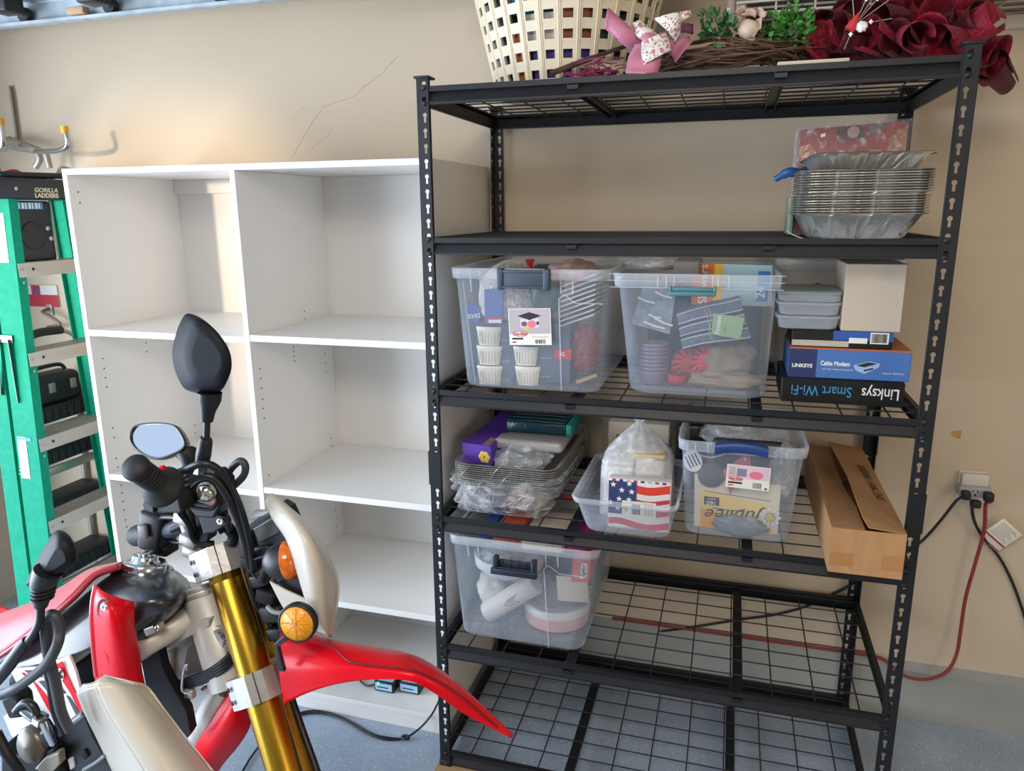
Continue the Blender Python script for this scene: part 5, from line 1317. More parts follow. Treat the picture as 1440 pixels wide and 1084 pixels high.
for nm, lb_, a0, a1, z0_, z1_, hx in items:
    b = MB(); n = 6; rr = []
    for i in range(n + 1):
        a = R(a0 + (a1 - a0) * i / n); r1_ = rad(D1 + z0_) - .014; r2_ = rad(D1 + z1_) - .016
        rr.append([(cxb + q * math.cos(a), cyb + q * math.sin(a), z) for q, z in ((r1_ - .03, D1 + z0_), (r1_, D1 + z0_), (r2_, D1 + z1_), (r2_ - .03, D1 + z1_))])
    b.loft(rr, sm=False).build(nm, M('m_' + nm, hx, rough=.6, var=.25, vs=30), label=lb_, cat=nm.split('_')[1], group=None)
MB().lathe([(.09, D1 + .02), (.15, D1 + .2), (.16, D1 + .30), (.0005, D1 + .33)], 20, mat=Matrix.Translation((cxb, cyb, 0))).build('laundry_bundle', M('dark_cloth', '3d3a3a', rough=.9, var=.3), label='dark cloth bundle in the centre of the basket', cat='cloth')
# twig wreath with bow
TWIG = M('vine_brown', '4a3428', rough=.85, var=.3, vs=30); TWIG2 = M('vine_light', '6b4d3a', rough=.85, var=.3, vs=30)
wr = thing('vine_wreath', 'brown grapevine wreath with pink bow and greenery on the top tier', 'wreath', (.70, .22, D1))
b = MB(); b2 = MB()
for i in range(90):
    a0 = rnd.uniform(0, 2 * PI); L = rnd.uniform(1.4, 3.2); rr0 = rnd.uniform(0, .042); ph = rnd.uniform(0, 6.28); tw = rnd.uniform(-1.5, 1.5); pts = []
    for j in range(12):
        a = a0 + L * j / 11; q = ph + tw * j / 11 * 3
        ro = .165 + rr0 * math.cos(q) + rnd.uniform(-.004, .004); zz = .046 + rr0 * math.sin(q) + rnd.uniform(-.003, .003)
        pts.append((.727 + 1.10 * ro * math.cos(a), .232 + ro * math.sin(a), D1 + max(zz, .006) + .06 * max(0, math.sin(a)) * .5))
    (b if i % 3 else b2).tube(pts, rnd.uniform(.0015, .0032), 5)
b.build('vine_ring', TWIG, wr, kind='stuff'); b2.build('light_vine', TWIG2, wr, kind='stuff')
b = MB().tube(curve([at(774, 104, y=.085), at(815, 88, y=.10), at(850, 75, y=.125), at(880, 65, y=.14)], 5), [.007] * 8 + [.005] * 8, 7); b.build('branch', TWIG, wr)
PKR = M('dusty_pink_satin', 'b46a80', rough=.45, sheen=.3, var=.1)


def ribbon(px, wv_, m, nm, par, y=.06, nrm=None):
    """strap of cloth through pixel pairs (left edge, right edge) at depth y"""
    L_ = curve([at(a[0], a[1], y=a[4]) for a in px], 4); R_ = curve([at(a[2], a[3], y=a[4]) for a in px], 4); n = len(L_)
    b = MB().grid(lambda s, t: tuple(L_[round(s * (n - 1))] * (1 - t) + R_[round(s * (n - 1))] * t + V((0, -.006 * math.sin(PI * t) + .004 * math.sin(s * 9), 0))), n - 1, 5)
    return b.build(nm, m, par, solid=.001)


ribbon([(855, 10, 850, 40, .03), (875, 28, 862, 50, .03), (897, 48, 880, 66, .04), (908, 58, 892, 70, .05)], 0, PKR, 'pink_tail', wr)
ribbon([(893, 62, 925, 66, .03), (884, 80, 930, 82, .02), (879, 103, 924, 105, .005)], 0, PKR, 'pink_tail', wr)
ribbon([(930, 68, 948, 48, .04), (944, 78, 962, 52, .04), (950, 88, 976, 56, .045)], 0, PKR, 'pink_tail', wr)
ribbon([(955, 45, 960, 32, .08), (975, 48, 975, 34, .09)], 0, M('deep_pink_satin', '8a4560', rough=.5), 'pink_tail', wr)
FLO = M('floral_cotton', 'd9cfc6', rough=.8, var=.04)
nt = FLO.node_tree; p_ = nt.nodes['Principled BSDF']; src = p_.inputs['Base Color'].links[0].from_socket
for sc_, th, co in ((60, .30, (.60, .20, .26, 1)), (150, .30, (.14, .18, .09, 1)), (95, .24, (.50, .14, .20, 1))):
    vo = nt.nodes.new('ShaderNodeTexVoronoi'); vo.inputs['Scale'].default_value = sc_; tcx = nt.nodes.new('ShaderNodeTexCoord'); nt.links.new(tcx.outputs['Object'], vo.inputs['Vector'])
    lt = nt.nodes.new('ShaderNodeMath'); lt.operation = 'LESS_THAN'; lt.inputs[1].default_value = th; nt.links.new(vo.outputs['Distance'], lt.inputs[0])
    mx = nt.nodes.new('ShaderNodeMix'); mx.data_type = 'RGBA'; mx.inputs['B'].default_value = co; nt.links.new(lt.outputs[0], mx.inputs['Factor']); nt.links.new(src, mx.inputs['A']); src = mx.outputs['Result']
nt.links.new(src, p_.inputs['Base Color'])
ribbon([(902, 60, 936, 44, .02), (902, 75, 941, 58, .01), (905, 91, 944, 70, .005)], 0, FLO, 'floral_tail', wr)
ribbon([(919, 26, 958, 16, .02), (940, 45, 957, 30, .02), (949, 62, 957, 45, .03)], 0, FLO, 'floral_tail', wr)
ribbon([(951, 20, 971, 14, .03), (953, 34, 973, 22, .03)], 0, FLO, 'floral_tail', wr)
ribbon([(889, 33, 901, 28, .04), (895, 50, 915, 40, .035), (905, 58, 925, 48, .03)], 0, FLO, 'floral_tail', wr)
b = blob(tuple(at(912, 54, y=.028)), (.016, .012, .012), 3, .2, 2); b.build('bow_knot', PKR, wr)


def leaves(c, r, n, seed, m, nm, sz=.016):
    q = random.Random(seed); b = MB()
    for i in range(n):
        d = V((q.gauss(0, 1), q.gauss(0, 1), q.gauss(0, .8))).normalized(); p = V(c) + V((d.x * r[0], d.y * r[1], d.z * r[2])) * q.uniform(.35, 1)
        ax = (d + V((q.uniform(-.6, .6), q.uniform(-.6, .6), q.uniform(0, .8)))).normalized(); s = sz * q.uniform(.6, 1.2)
        m4 = basis(p, ax, V((q.uniform(-1, 1), q.uniform(-1, 1), q.uniform(-1, 1))))
        b.add([(0, 0, 0), (s * .45, s * .36, .002), (s, 0, -.002), (s * .45, -s * .36, .002), (s * .45, 0, -.002)], [(0, 4, 1), (1, 4, 2), (2, 4, 3), (3, 4, 0)], 0, True, m4)
    return b.build(nm, m, wr, kind='stuff')


LG = M('boxwood_green', '3f6b3c', rough=.55, var=.35, vs=60); LG2 = M('fresh_green', '3f7f2c', rough=.55, var=.35, vs=60)
leaves(at(1012, 42, y=.09), (.045, .04, .04), 150, 5, LG, 'greenery', .02); leaves(at(992, 20, y=.09), (.018, .02, .02), 20, 6, LG2, 'greenery', .016)
leaves(at(1112, 42, y=.10), (.045, .04, .05), 170, 8, LG2, 'greenery', .02); leaves(at(1070, 50, y=.08), (.02, .02, .018), 30, 9, LG2, 'greenery', .018)
leaves(at(1092, 58, y=.12), (.05, .04, .045), 80, 10, M('dark_green', '1c3324', rough=.6, var=.3), 'greenery', .018)
RO = M('blush_petal', 'bfa08c', rough=.6, var=.12)
b = MB(); fc = at(1052, 36, y=.075)
for i in range(9):
    a = 2 * PI * i / 9; r_ = .016 + .010 * (i % 2)
    b.grid(lambda s, t: tuple(fc + V((r_ * math.cos(a) + (.024 * (t - .5)) * -math.sin(a) + .012 * s * math.cos(a), -.012 * s, r_ * math.sin(a) + .024 * (t - .5) * math.cos(a) + .012 * s * math.sin(a) + .004 * math.sin(PI * t)))), 4, 5)
b.build('flower_petals', RO, wr, solid=.0008, kind='stuff')
b = blob(tuple(fc + V((0, -.004, -.008))), (.022, .016, .02), 6, .1, 2); b.build('flower_bud', M('cream_petal', 'cdb9a4', rough=.6), wr)
# raffia, white board, crimson mesh wreath
b = MB(); rc = at(832, 99, y=.06)
for i in range(60):
    c = V((rc.x + rnd.gauss(0, .022), .07 + rnd.gauss(0, .012), D1 + .004 + abs(rnd.gauss(0, .016))))
    b.tube(curve([c, c + V((rnd.uniform(-.04, .04), rnd.uniform(-.02, .02), rnd.uniform(0, .014))), c + V((rnd.uniform(-.05, .05), rnd.uniform(-.02, .02), rnd.uniform(-.004, .01)))], 4), .0012, 4)
b.build('magenta_raffia', M('magenta_raffia', '8c2550', rough=.5, var=.3), label='tangle of magenta raffia at the front left of the wreath', cat='raffia', kind='stuff')
MB().rbox((.812, .02, D1 + .001), (.955, .19, D1 + .012), .002).build('white_board', M('cream_board', 'cfc6b4', rough=.6), label='thin cream board under the crimson mesh wreath', cat='board')
mw = thing('mesh_wreath', 'crimson deco mesh wreath of curled loops on the right of the top tier', 'wreath', (1.06, .25, D1))
CM = M('crimson_mesh', '860f28', rough=.5, spec=.3, sheen=.08, var=.35, vs=55, bump=.5, bs=120, alpha=.93); CM2 = M('dark_crimson_mesh', '4e0a1c', rough=.5, spec=.3, sheen=.05, var=.3, vs=55, bump=.5, bs=120)
q_ = random.Random(11)
loops = [((1195, 50), .10, .048), ((1232, 55), .07, .042), ((1160, 65), .10, .042), ((1268, 62), .06, .04), ((1300, 58), .08, .042), ((1335, 60), .08, .042), ((1365, 40), .10, .045), ((1384, 78), .20, .05), ((1384, 30), .16, .045),
         ((1250, 30), .16, .045), ((1320, 30), .16, .042), ((1290, 22), .22, .045), ((1210, 28), .2, .04), ((1180, 30), .22, .04), ((1345, 18), .2, .042), ((1150, 38), .2, .038), ((1385, 95), .26, .042)]
loops += [((u + q_.uniform(-22, 22), v + q_.uniform(-14, 14)), y + q_.uniform(-.03, .08), r_ * .9) for (u, v), y, r_ in loops]
for i, ((u, v), y, r_) in enumerate(loops):
    r_ *= .78
    c = at(u, v, y=y); c.z = max(c.z, D1 + r_ * .8 if c.x < 1.2 else 0)
    ax = V((q_.uniform(-1, 1), q_.uniform(-1, -.2), q_.uniform(-.3, .6))).normalized(); m4 = frame(c, ax); tw = q_.uniform(4.6, 6.4); ln = .055 + .03 * q_.random()
    b = MB().grid(lambda s, t: tuple(m4 @ V((r_ * (1 + .35 * (t - .5)) * math.cos(tw * s) * (1 - .12 * s), r_ * (1 + .35 * (t - .5)) * math.sin(tw * s) * (1 - .10 * s), (t - .5) * ln + .006 * math.sin(7 * s)))), 22, 6)
    b.build('mesh_loop', CM if i % 3 else CM2, mw, solid=.0006)
b = MB().tube([(1.06 + .16 * math.cos(a), .26 + .13 * math.sin(a), D1 + .03) for a in [2 * PI * j / 24 for j in range(24)]], .022, 8, True); b.build('wreath_base', CM2, mw)
gd_ = thing('twig_ornament', 'red and white ornament with thin beaded twigs on the mesh wreath', 'ornament', (1.0, .05, 2.0))
oc_ = at(1202, 35, y=.04)
b = MB()
for a, L in ((70, .10), (50, .13), (35, .15), (5, .07), (100, .09), (-110, .05), (58, .16)): b.tube([oc_, oc_ + V((L * math.cos(R(a)), -.005, L * math.sin(R(a))))], .001, 5)
b.build('twig', M('pale_twig', '9b8a78', rough=.7), gd_, kind='stuff')
for a, L in ((50, .06), (35, .08), (5, .03), (70, .05), (-110, .02)): MB().lathe([(.0005, -.005), (.005, 0), (.0005, .005)], 8, mat=Matrix.Translation(oc_ + V((L * math.cos(R(a)), -.006, L * math.sin(R(a)))))).build('bead', WHITEI, gd_)
MB().lathe([(.011, -.014), (.009, 0), (.0005, .024)], 12, mat=frame(oc_ + V((-.004, -.008, .002)), (.5, 0, 1))).build('red_cone', REDI, gd_)
b = blob(tuple(oc_ + V((.012, -.008, -.006))), (.012, .008, .010), 4, .3, 3); b.build('white_tuft', WHITEI, gd_)
# ------------------------------------------------------------------ the two motorcycles
RED = M('glossy_red', 'd8061a', rough=.30, spec=.22, coat=.05, var=.02)
REDM = M('seat_red', 'c22739', rough=.42, var=.05, sheen=.2, bump=.06, bs=200)
GOLD = M('gold_anodised', 'b58e30', rough=.30, metal=.95, var=.03, stretch=(1, 1, .1))
SILV = M('cast_silver', 'b9b7b2', rough=.36, metal=.65, var=.05, bump=.04, bs=120)
FRAME = M('frame_silver', 'c4c0b8', rough=.42, metal=.2, var=.05)
CHR = M('chrome', 'dcdcdc', rough=.14, metal=1.)
WHP = M('cowl_white', 'c6c1b4', rough=.34, coat=.15, var=.015)
TNK = M('tank_black', '212429', rough=.30, coat=.35, spec=.6, var=.05, bump=.02, bs=150)
BKP = M('satin_black', '141518', rough=.42, var=.08)
BKM = M('matt_black', '111214', rough=.6, var=.1, spec=.3)
GRIP = M('grip_rubber', '1a1b1d', rough=.62, bump=.06, bs=300)
AMB = M('amber_lens', 'd96a16', rough=.15, coat=.5, var=.25, vs=90)
REFL = M('amber_reflector', 'f59a08', rough=.3, coat=.3, var=.25, vs=260, bump=.3, bs=260)
MIRR = M('mirror_glass', 'e8edf2', rough=.02, metal=1., var=0)
TYRE = M('tyre_rubber', '1b1b1c', rough=.85, bump=.3)


def q(u, v, y): return at(u, v, y=y)


def skin(rows, m, name, par, th=.003, n=5, smooth=True):
    """curved panel through rows of (u, v, y) points, with real thickness"""
    R_ = [[q(*p) for p in r] for r in rows]
    R_ = [curve(r, n) for r in R_]; k = min(len(r) for r in R_)
    cols = [curve([r[j] for r in R_], n) for j in range(k)]
    h = len(cols[0]); vs = [tuple(cols[j][i]) for i in range(h) for j in range(k)]
    b = MB().add(vs, [(i * k + j, i * k + j + 1, (i + 1) * k + j + 1, (i + 1) * k + j) for i in range(h - 1) for j in range(k - 1)], 0, smooth)
    return b.build(name, m, par, solid=th)


def plate(pts, y, th, m, name, par, bev=.0015, tilt=None):
    """flat piece with thickness th behind plane y; points are (u, v) or (u, v, y)"""
    P = [q(p[0], p[1], p[2] if len(p) > 2 else y) for p in pts]
    B2_ = [p + V((-.1 * th, th, -.0 * th)) for p in P]; n = len(P)
    b = MB().add(P + B2_, [tuple(range(n)), tuple(range(2 * n - 1, n - 1, -1))] + [(i, n + i, n + (i + 1) % n, (i + 1) % n) for i in range(n)])
    return b.build(name, m, par, bevel=bev)


def tubes(lst, m, name, par, n=8):
    for pts, r in lst: o_ = MB().tube(curve([p if isinstance(p, V) else q(*p) for p in pts], 6), r, n).build(name, m, par)
    return o_


def egg(outline, y0, lay, m, name, par):
    """shell built of outline rings: lay = (y, scale, du, dv)"""
    cu = sum(p[0] for p in outline) / len(outline); cv = sum(p[1] for p in outline) / len(outline)
    O = curve([V((p[0], p[1], 0)) for p in outline], 4, True)
    rr = [[q(cu + (p.x - cu) * s + du, cv + (p.y - cv) * s + dv, y) for p in O] for y, s, du, dv in lay]
    return MB().loft(rr).build(name, m, par)


def wheel(par, c, heading, lean, r=.335):
    ax = V((-heading[1], heading[0], 0)); ax = (ax + V((0, 0, -lean))).normalized(); mt = frame(c, ax)
    t = MB().tube([mt @ V((r * .90 * math.cos(a), r * .90 * math.sin(a), 0)) for a in [2 * PI * j / 40 for j in range(40)]], r * .10, 10, True, sc=(1, 1.15))
    w_ = t.build('front_wheel_tyre', TYRE, par)
    MB().lathe([(r * .78, -.012), (r * .80, -.014), (r * .80, .014), (r * .78, .012)], 40, mat=mt).lathe([(.001, -.05), (.035, -.05), (.04, 0), (.035, .05), (.001, .05)], 20, mat=mt).build('rim', BKP, w_)
    s = MB()
    for j in range(28):
        a = 2 * PI * j / 28; s.tube([mt @ V((.038 * math.cos(a + .5 * (1 if j % 2 else -1)), .038 * math.sin(a + .5 * (1 if j % 2 else -1)), .03 * (1 if j % 2 else -1))), mt @ V((r * .79 * math.cos(a), r * .79 * math.sin(a), 0))], .0015, 4)
    s.build('spoke', CHR, w_, kind='stuff')
    return w_


mo = thing('motorcycle', 'red and white trail motorcycle with gold fork parked in front of the bookcase', 'motorcycle', (-.1, -.85, 0))
# fork
f0, f1 = q(315, 801, -.78), q(400, 1084, -.868)
fd = (f1 - f0).normalized(); ft_ = f0 - fd * .05
off = V((-.125, .150, .045)); off = off - fd * off.dot(fd)
fe = f0 + fd * .42; axl = f0 + fd * .86
for k, o in enumerate((V((0, 0, 0)), off)):
    t_ = MB().tube([f0 - fd * .03 + o, f0 + fd * .018 + o, f0 + fd * .0182 + o, f0 + fd * .019 + o, f0 + fd * .022 + o, fe + o], [.0285, .0285, .0278, .0278, .0285, .0285], 28).build('fork_tube', GOLD, mo)
    MB().tube([fe + o, axl + o], .021, 16).build('inner_tube', CHR, t_)
    MB().tube([f0 - fd * .045 + o, f0 - fd * .029 + o], .024, 16).build('fork_cap', SILV, t_)
wheel(mo, axl + off * .5, (.92, .25), .28)
MB().tube([axl - off * .05, axl + off * 1.05], .010, 10).build('axle', CHR, mo)
# clamps
for (ctr, nm) in ((f0 - fd * .018, 'upper_fork_clamp'), (f0 + fd * .205, 'lower_fork_clamp')):
    b = MB(); up = V((.50, -.85, .3)); m4 = frame(ctr, fd, up)
    hh = .025
    oct_ = [(.041, .010), (.036, .028), (.018, .039), (-.012, .039), (-.034, .026), (-.048, .010), (-.050, -.020), (-.03, -.038), (.015, -.038), (.037, -.024)]
    b.prism([(x * .98, y_ * .98) for x, y_ in oct_], -hh, hh, mat=m4)
    cl = b.build(nm, SILV, mo, bevel=.004)
    for sz in (-.011, .011):
        MB().lathe([(.0045, 0), (.004, .0006), (.0005, .0006)], 10, mat=frame(m4 @ V((-.044, .018, sz)), m4.to_3x3() @ V((-.8, .6, 0)))).build('bolt_hole', BKM, cl)
    MB().prism([(.002, .0395), (.0035, .0395), (.0035, .030), (.002, .030)], -hh - .0005, hh + .0005, mat=m4).build('clamp_slit', BKM, cl)
    MB().tube([ctr + off * .12, ctr + off * .9], .022, 12, sc=(1, 1.2)).build('bridge', SILV, cl)
    m5 = frame(ctr + off, fd, up); MB().prism(oct_, -hh, hh, mat=m5).build('far_clamp', SILV, cl)
# frame
ht0, ht1 = q(284, 822, -.765), q(327, 962, -.80)
MB().tube([ht0, ht0 + (ht1 - ht0) * .1, ht0 + (ht1 - ht0) * .12, ht1], [.034, .034, .038, .040], 20).build('head_tube', FRAME, mo)
b = MB()
for k in range(2): c = ht0 + (ht1 - ht0) * (.01 + .055 * k); b.tube([c, c + (ht1 - ht0) * .03], .0365, 20)
b.build('bearing_cap', SILV, mo)
text('HONDA', basis(q(318, 905, -.815), (.28, -.0, -.96), (.9, .2, .26)), .022, M('cast_mark', '8d8a84', rough=.5, metal=.4), mo, name='cast_mark', sx=.9)
MB().tube([q(292, 848, -.755), q(262, 866, -.79), q(225, 890, -.835), q(172, 924, -.875)], [.034, .030, .029, .028], 16, sc=(.8, 1)).build('frame_spar', FRAME, mo)
plate([(210, 917), (222, 908), (284, 872), (294, 872), (294, 880), (222, 919)], -.815, .02, FRAME, 'spar_flange', mo)
plate([(225, 912), (305, 868), (318, 905), (322, 935), (308, 950), (290, 962), (232, 962)], -.785, .03, M('gusset_grey', 'a8a39c', rough=.4, metal=.15), 'frame_gusset', mo)
plate([(263, 912), (302, 897), (308, 916), (312, 930), (262, 950), (256, 945)], -.80, .012, M('plate_grey', '6f6c69', rough=.55, metal=.2), 'radiator_plate', mo)
plate([(299, 888), (304, 888), (315, 900), (312, 922), (306, 918), (306, 902)], -.812, .01, SILV, 'gusset_rib', mo)
plate([(234, 918), (240, 915), (241, 950), (236, 954)], -.795, .01, FRAME, 'gusset_rib', mo)
plate([(201, 885), (224, 877), (226, 886), (205, 896)], -.872, .012, SILV, 'tank_mount', mo)
MB().lathe([(.007, 0), (.007, .003), (.0005, .004)], 12, mat=frame(q(221, 882, -.873), (-.2, -1, .2))).build('mount_bolt', CHR, mo)
plate([(188, 888), (202, 884), (206, 898), (194, 902)], -.87, .02, BKM, 'mount_rubber', mo)
plate([(193, 905), (222, 911), (229, 940), (238, 958), (262, 1000), (268, 1030), (262, 1040), (225, 1000), (205, 965)], -.845, .02, BKM, 'radiator_guard', mo)
tubes([([(322, 965, -.78), (300, 1000, -.78), (275, 1050, -.78), (250, 1110, -.79)], [.028] * 19)], FRAME, 'down_tube', mo)
plate([(245, 972), (318, 952), (312, 985), (296, 1000), (262, 1000)], -.775, .02, FRAME, 'lower_gusset', mo)
plate([(288, 1020), (316, 975), (322, 985), (296, 1032), (282, 1048)], -.76, .02, BKM, 'dark_panel', mo)
bl_ = MB()
for k in range(4): bl_.tube(curve([q(336, 900 + 5 * k, -.80), q(318, 925 + 5 * k, -.825), q(290, 945 + 4 * k, -.83), q(262, 955 + 4 * k, -.825), q(235, 964 + 4 * k, -.815), q(215, 968 + 4 * k, -.80)], 6), .0042, 8)
bl_.build('cable_bundle', BKP, mo, kind='stuff')
tubes([([(262, 942, -.842), (263, 935, -.845), (260, 937, -.846), (257, 952, -.846), (256, 970, -.842), (262, 975, -.838)], .0022)], CHR, 'cable_hook', mo)
MB().rbox((0, 0, 0), (.02, .012, .018), .003, mat=Matrix.Translation(q(258, 982, -.835))).build('hook_bolt', SILV, mo)
tubes([([(285, 968, -.80), (300, 958, -.80), (318, 950, -.79)], .005)], SILV, 'steering_stop', mo)
# tank, cap, seat
skin([[(266, 838, -.745), (268, 828, -.74), (264, 818, -.70), (260, 814, -.66), (258, 830, -.60)],
      [(240, 866, -.835), (250, 845, -.84), (247, 818, -.80), (243, 803, -.74), (244, 802, -.64), (246, 830, -.58)][:5],
      [(197, 888, -.87), (205, 850, -.885), (203, 818, -.84), (200, 802, -.76), (203, 799, -.64)],
      [(150, 905, -.905), (152, 865, -.89), (152, 828, -.85), (160, 808, -.78), (170, 806, -.66)],
      [(102, 922, -.922), (98, 890, -.902), (107, 860, -.87), (124, 834, -.81), (134, 828, -.68)],
      [(45, 937, -.92), (46, 922, -.91), (62, 900, -.88), (78, 872, -.84), (90, 862, -.72)],
      [(0, 945, -.92), (0, 935, -.912), (15, 920, -.885), (30, 900, -.86), (45, 885, -.74)]], TNK, 'fuel_tank', mo, th=.004, n=6)
skin([[(262, 842, -.80), (230, 868, -.85), (195, 888, -.875)], [(258, 855, -.79), (228, 880, -.84), (192, 902, -.86)]], BKM, 'tank_seam', mo)
fcp = q(203, 797, -.77); lx = V((.05, .25, 1))
cp_ = MB().lathe([(.0385, -.006), (.0385, .008), (.036, .011), (.030, .011), (.026, .009), (.026, .011), (.0225, .012), (.0225, .020), (.020, .023), (.0005, .024)], 36, mat=frame(fcp, lx)).build('fuel_cap', CHR, mo)
MB().rbox((-.020, -.006, .0235), (.020, .006, .028), .002, mat=frame(fcp, lx, (1, .4, 0))).build('key_flap', CHR, cp_)
MB().lathe([(.055, -.012), (.050, -.004), (.040, -.003)], 32, mat=frame(fcp, lx)).build('cap_collar', TNK, cp_)
skin([[(166, 797, -.83), (172, 794, -.79), (178, 793, -.70)], [(133, 810, -.85), (128, 804, -.79), (138, 801, -.68)], [(101, 842, -.885), (92, 827, -.81), (104, 822, -.68)],
      [(62, 874, -.905), (54, 848, -.83), (74, 840, -.68)], [(0, 922, -.92), (0, 874, -.85), (18, 860, -.69)], [(-90, 965, -.93), (-90, 912, -.87), (-60, 890, -.72)]], REDM, 'seat', mo, th=.012, n=6)
tubes([([(166, 798, -.835), (133, 811, -.855), (102, 843, -.89), (62, 875, -.91), (0, 923, -.925), (-90, 966, -.935)], .0045)], M('seam_red', '8e1020', rough=.4), 'seat_piping', mo)
skin([[(-30, 842, -.60), (0, 851, -.62), (28, 863, -.66)], [(-30, 880, -.68), (0, 885, -.70), (26, 872, -.70)]], RED, 'rear_fender', mo)
tubes([([(133, 900, -.895), (95, 928, -.90), (40, 945, -.90)], .012)], FRAME, 'seat_rail', mo)
skin([[(135, 905, -.875), (90, 930, -.885), (20, 945, -.885)], [(132, 950, -.84), (110, 975, -.84), (20, 975, -.85)]], BKM, 'air_box', mo, th=.03)
# shroud
skin([[(134, 822, -.915), (150, 835, -.925), (170, 842, -.925), (187, 846, -.905)], [(130, 845, -.925), (152, 852, -.945), (171, 858, -.935), (188, 858, -.91)], [(128.5, 872, -.93), (156, 880, -.95), (175, 885, -.935), (189, 880, -.905)],
      [(130, 908, -.93), (160, 912, -.945), (180, 916, -.93), (194, 910, -.90)], [(134, 948, -.925), (164, 952, -.935), (186, 955, -.92), (201, 956, -.89)], [(140, 1000, -.91), (172, 1004, -.92), (196, 1006, -.905), (214, 1008, -.87)]], RED, 'radiator_shroud', mo, th=.004)
sh_ = [o_ for o_ in mo.children if o_.name.startswith('radiator_shroud')][0]
tubes([([(134, 823, -.918), (130, 845, -.928), (128.5, 872, -.934), (130.5, 908, -.934), (135, 950, -.928)], .0035)], M('red_edge_highlight', 'e0485a', rough=.2, coat=.5), 'lip_highlight', sh_)  # lighter red paints the highlight along the shroud's left rim
cb2 = q(146, 855, -.942); m6 = frame(cb2, (-.1, -1, .1), (.45, 0, .9))
MB().lathe([(.0005, 0), (.011, .0), (.013, .0015), (.0135, .0)], 20, mat=m6 @ Matrix.Diagonal((1.0, 1.5, 1, 1))).build('bolt_recess', M('shaded_red', '6e0a14', rough=.4), sh_)  # flat disc darkened to give the recess its shade
MB().lathe([(.0065, 0), (.006, .004), (.003, .004), (.0028, .002), (.0005, .002)], 14, mat=frame(q(148.5, 853, -.945), (-.1, -1, .1))).build('shroud_bolt', CHR, sh_)
plate([(139.5, 901, -.938), (143, 905, -.942), (151, 925, -.943), (158, 950, -.937), (143, 950, -.932)], -.94, .002, M('decal_grey', '303236', rough=.5), 'grey_decal', sh_, bev=0)
# white side cover with stripes
sc_ = plate([(13, 941), (55, 938), (97, 922, -.928), (106, 945), (122, 1005), (118, 1018), (88, 1030), (62, 1008), (30, 975)], -.932, .006, M('side_white', 'e3e1e4', rough=.3, coat=.3), 'side_cover', mo)
DK = M('decal_charcoal', '3b3c46', rough=.45)
for pts, m, nm in (([(79, 934), (87, 930), (95, 950), (119, 1003), (113, 1004), (99, 975), (88, 958)], RED, 'red_stripe'), ([(46, 958), (52, 963), (70, 985), (86, 1016), (85, 1024), (66, 995)], RED, 'red_stripe'),
                   ([(34, 943), (52, 942), (60, 952), (48, 953)], DK, 'grey_stripe'), ([(54, 958), (60, 957), (76, 972), (90, 1000), (86, 1002), (70, 976)], DK, 'grey_stripe'), ([(93, 978), (97, 980), (112, 1002), (107, 1006)], DK, 'grey_stripe'), ([(62, 955), (72, 952), (84, 964), (92, 975), (88, 976)], DK, 'grey_stripe'),
                   ([(30, 946), (33, 946), (42, 956), (40, 957)], RED, 'red_stripe')):
    plate([(u, v, -.9335) for u, v in pts], 0, .001, m, nm, sc_, bev=0)
wg = q(85, 948, -.936); MB().lathe([(.009, 0), (.0005, .0006)], 18, mat=frame(wg, (0, -1, .05)) @ Matrix.Diagonal((.8, 1.2, 1, 1))).build('emblem', WHITEI, sc_)
tubes([([(86, 943, -.938), (83, 947, -.938), (85, 951, -.938), (88, 953, -.938)], .0018)], DK, 'emblem_mark', sc_)
plate([(4, 1008), (14, 1002), (50, 1012), (44, 1022), (20, 1038), (16, 1036)], -.96, .01, M('side_white'), 'lower_cover', mo)
# front fender
L0 = [(400, 990, -.85), (430, 975, -.865), (470, 962, -.87), (520, 955, -.865), (575, 957, -.86), (612, 975, -.845), (655, 1005, -.815), (718, 1037, -.775)]
L1 = [(393, 940, -.86), (430, 935, -.865), (470, 935, -.865), (520, 938, -.86), (585, 945, -.85), (628, 967, -.83), (672, 1003, -.80), (720, 1036, -.774)]
L2 = [(394, 893, -.82), (435, 897, -.825), (468, 905, -.825), (520, 914, -.82), (578, 925, -.81), (624, 950, -.80), (668, 987, -.79), (721, 1035, -.772)]
L3 = [(402, 888, -.76), (440, 895, -.76), (472, 903, -.755), (522, 911, -.75), (580, 923, -.745), (626, 948, -.745), (670, 985, -.755), (721, 1034, -.768)]
L4 = [(425, 905, -.66), (460, 912, -.64), (490, 922, -.63), (530, 930, -.63), (585, 945, -.64), (630, 965, -.67), (675, 1000, -.71), (721, 1036, -.764)]
fn_ = skin([L0, L1, L2, L3, L4], RED, 'front_fender', mo, th=.003, n=6)
tubes([([(462, 905, -.829), (478, 918, -.850), (495, 931, -.864), (540, 937, -.862), (585, 943, -.853), (640, 972, -.83), (700, 1022, -.79)], .0016)], M('shaded_red'), 'crease', fn_)  # dark line painted along the fold as its shade
skin([[(322, 972, -.80), (338, 968, -.81), (352, 985, -.79)], [(300, 1008, -.81), (325, 1005, -.83), (352, 1018, -.80)], [(276, 1046, -.81), (305, 1040, -.83), (336, 1047, -.80)], [(256, 1085, -.80), (280, 1085, -.82), (306, 1085, -.79)], [(225, 1150, -.80), (250, 1150, -.82), (275, 1150, -.79)]], RED, 'rear_splash_guard', mo)
tubes([([(408, 975, -.80), (425, 1025, -.82), (448, 1090, -.85), (470, 1160, -.88)], .0062)], BKP, 'brake_hose', mo)
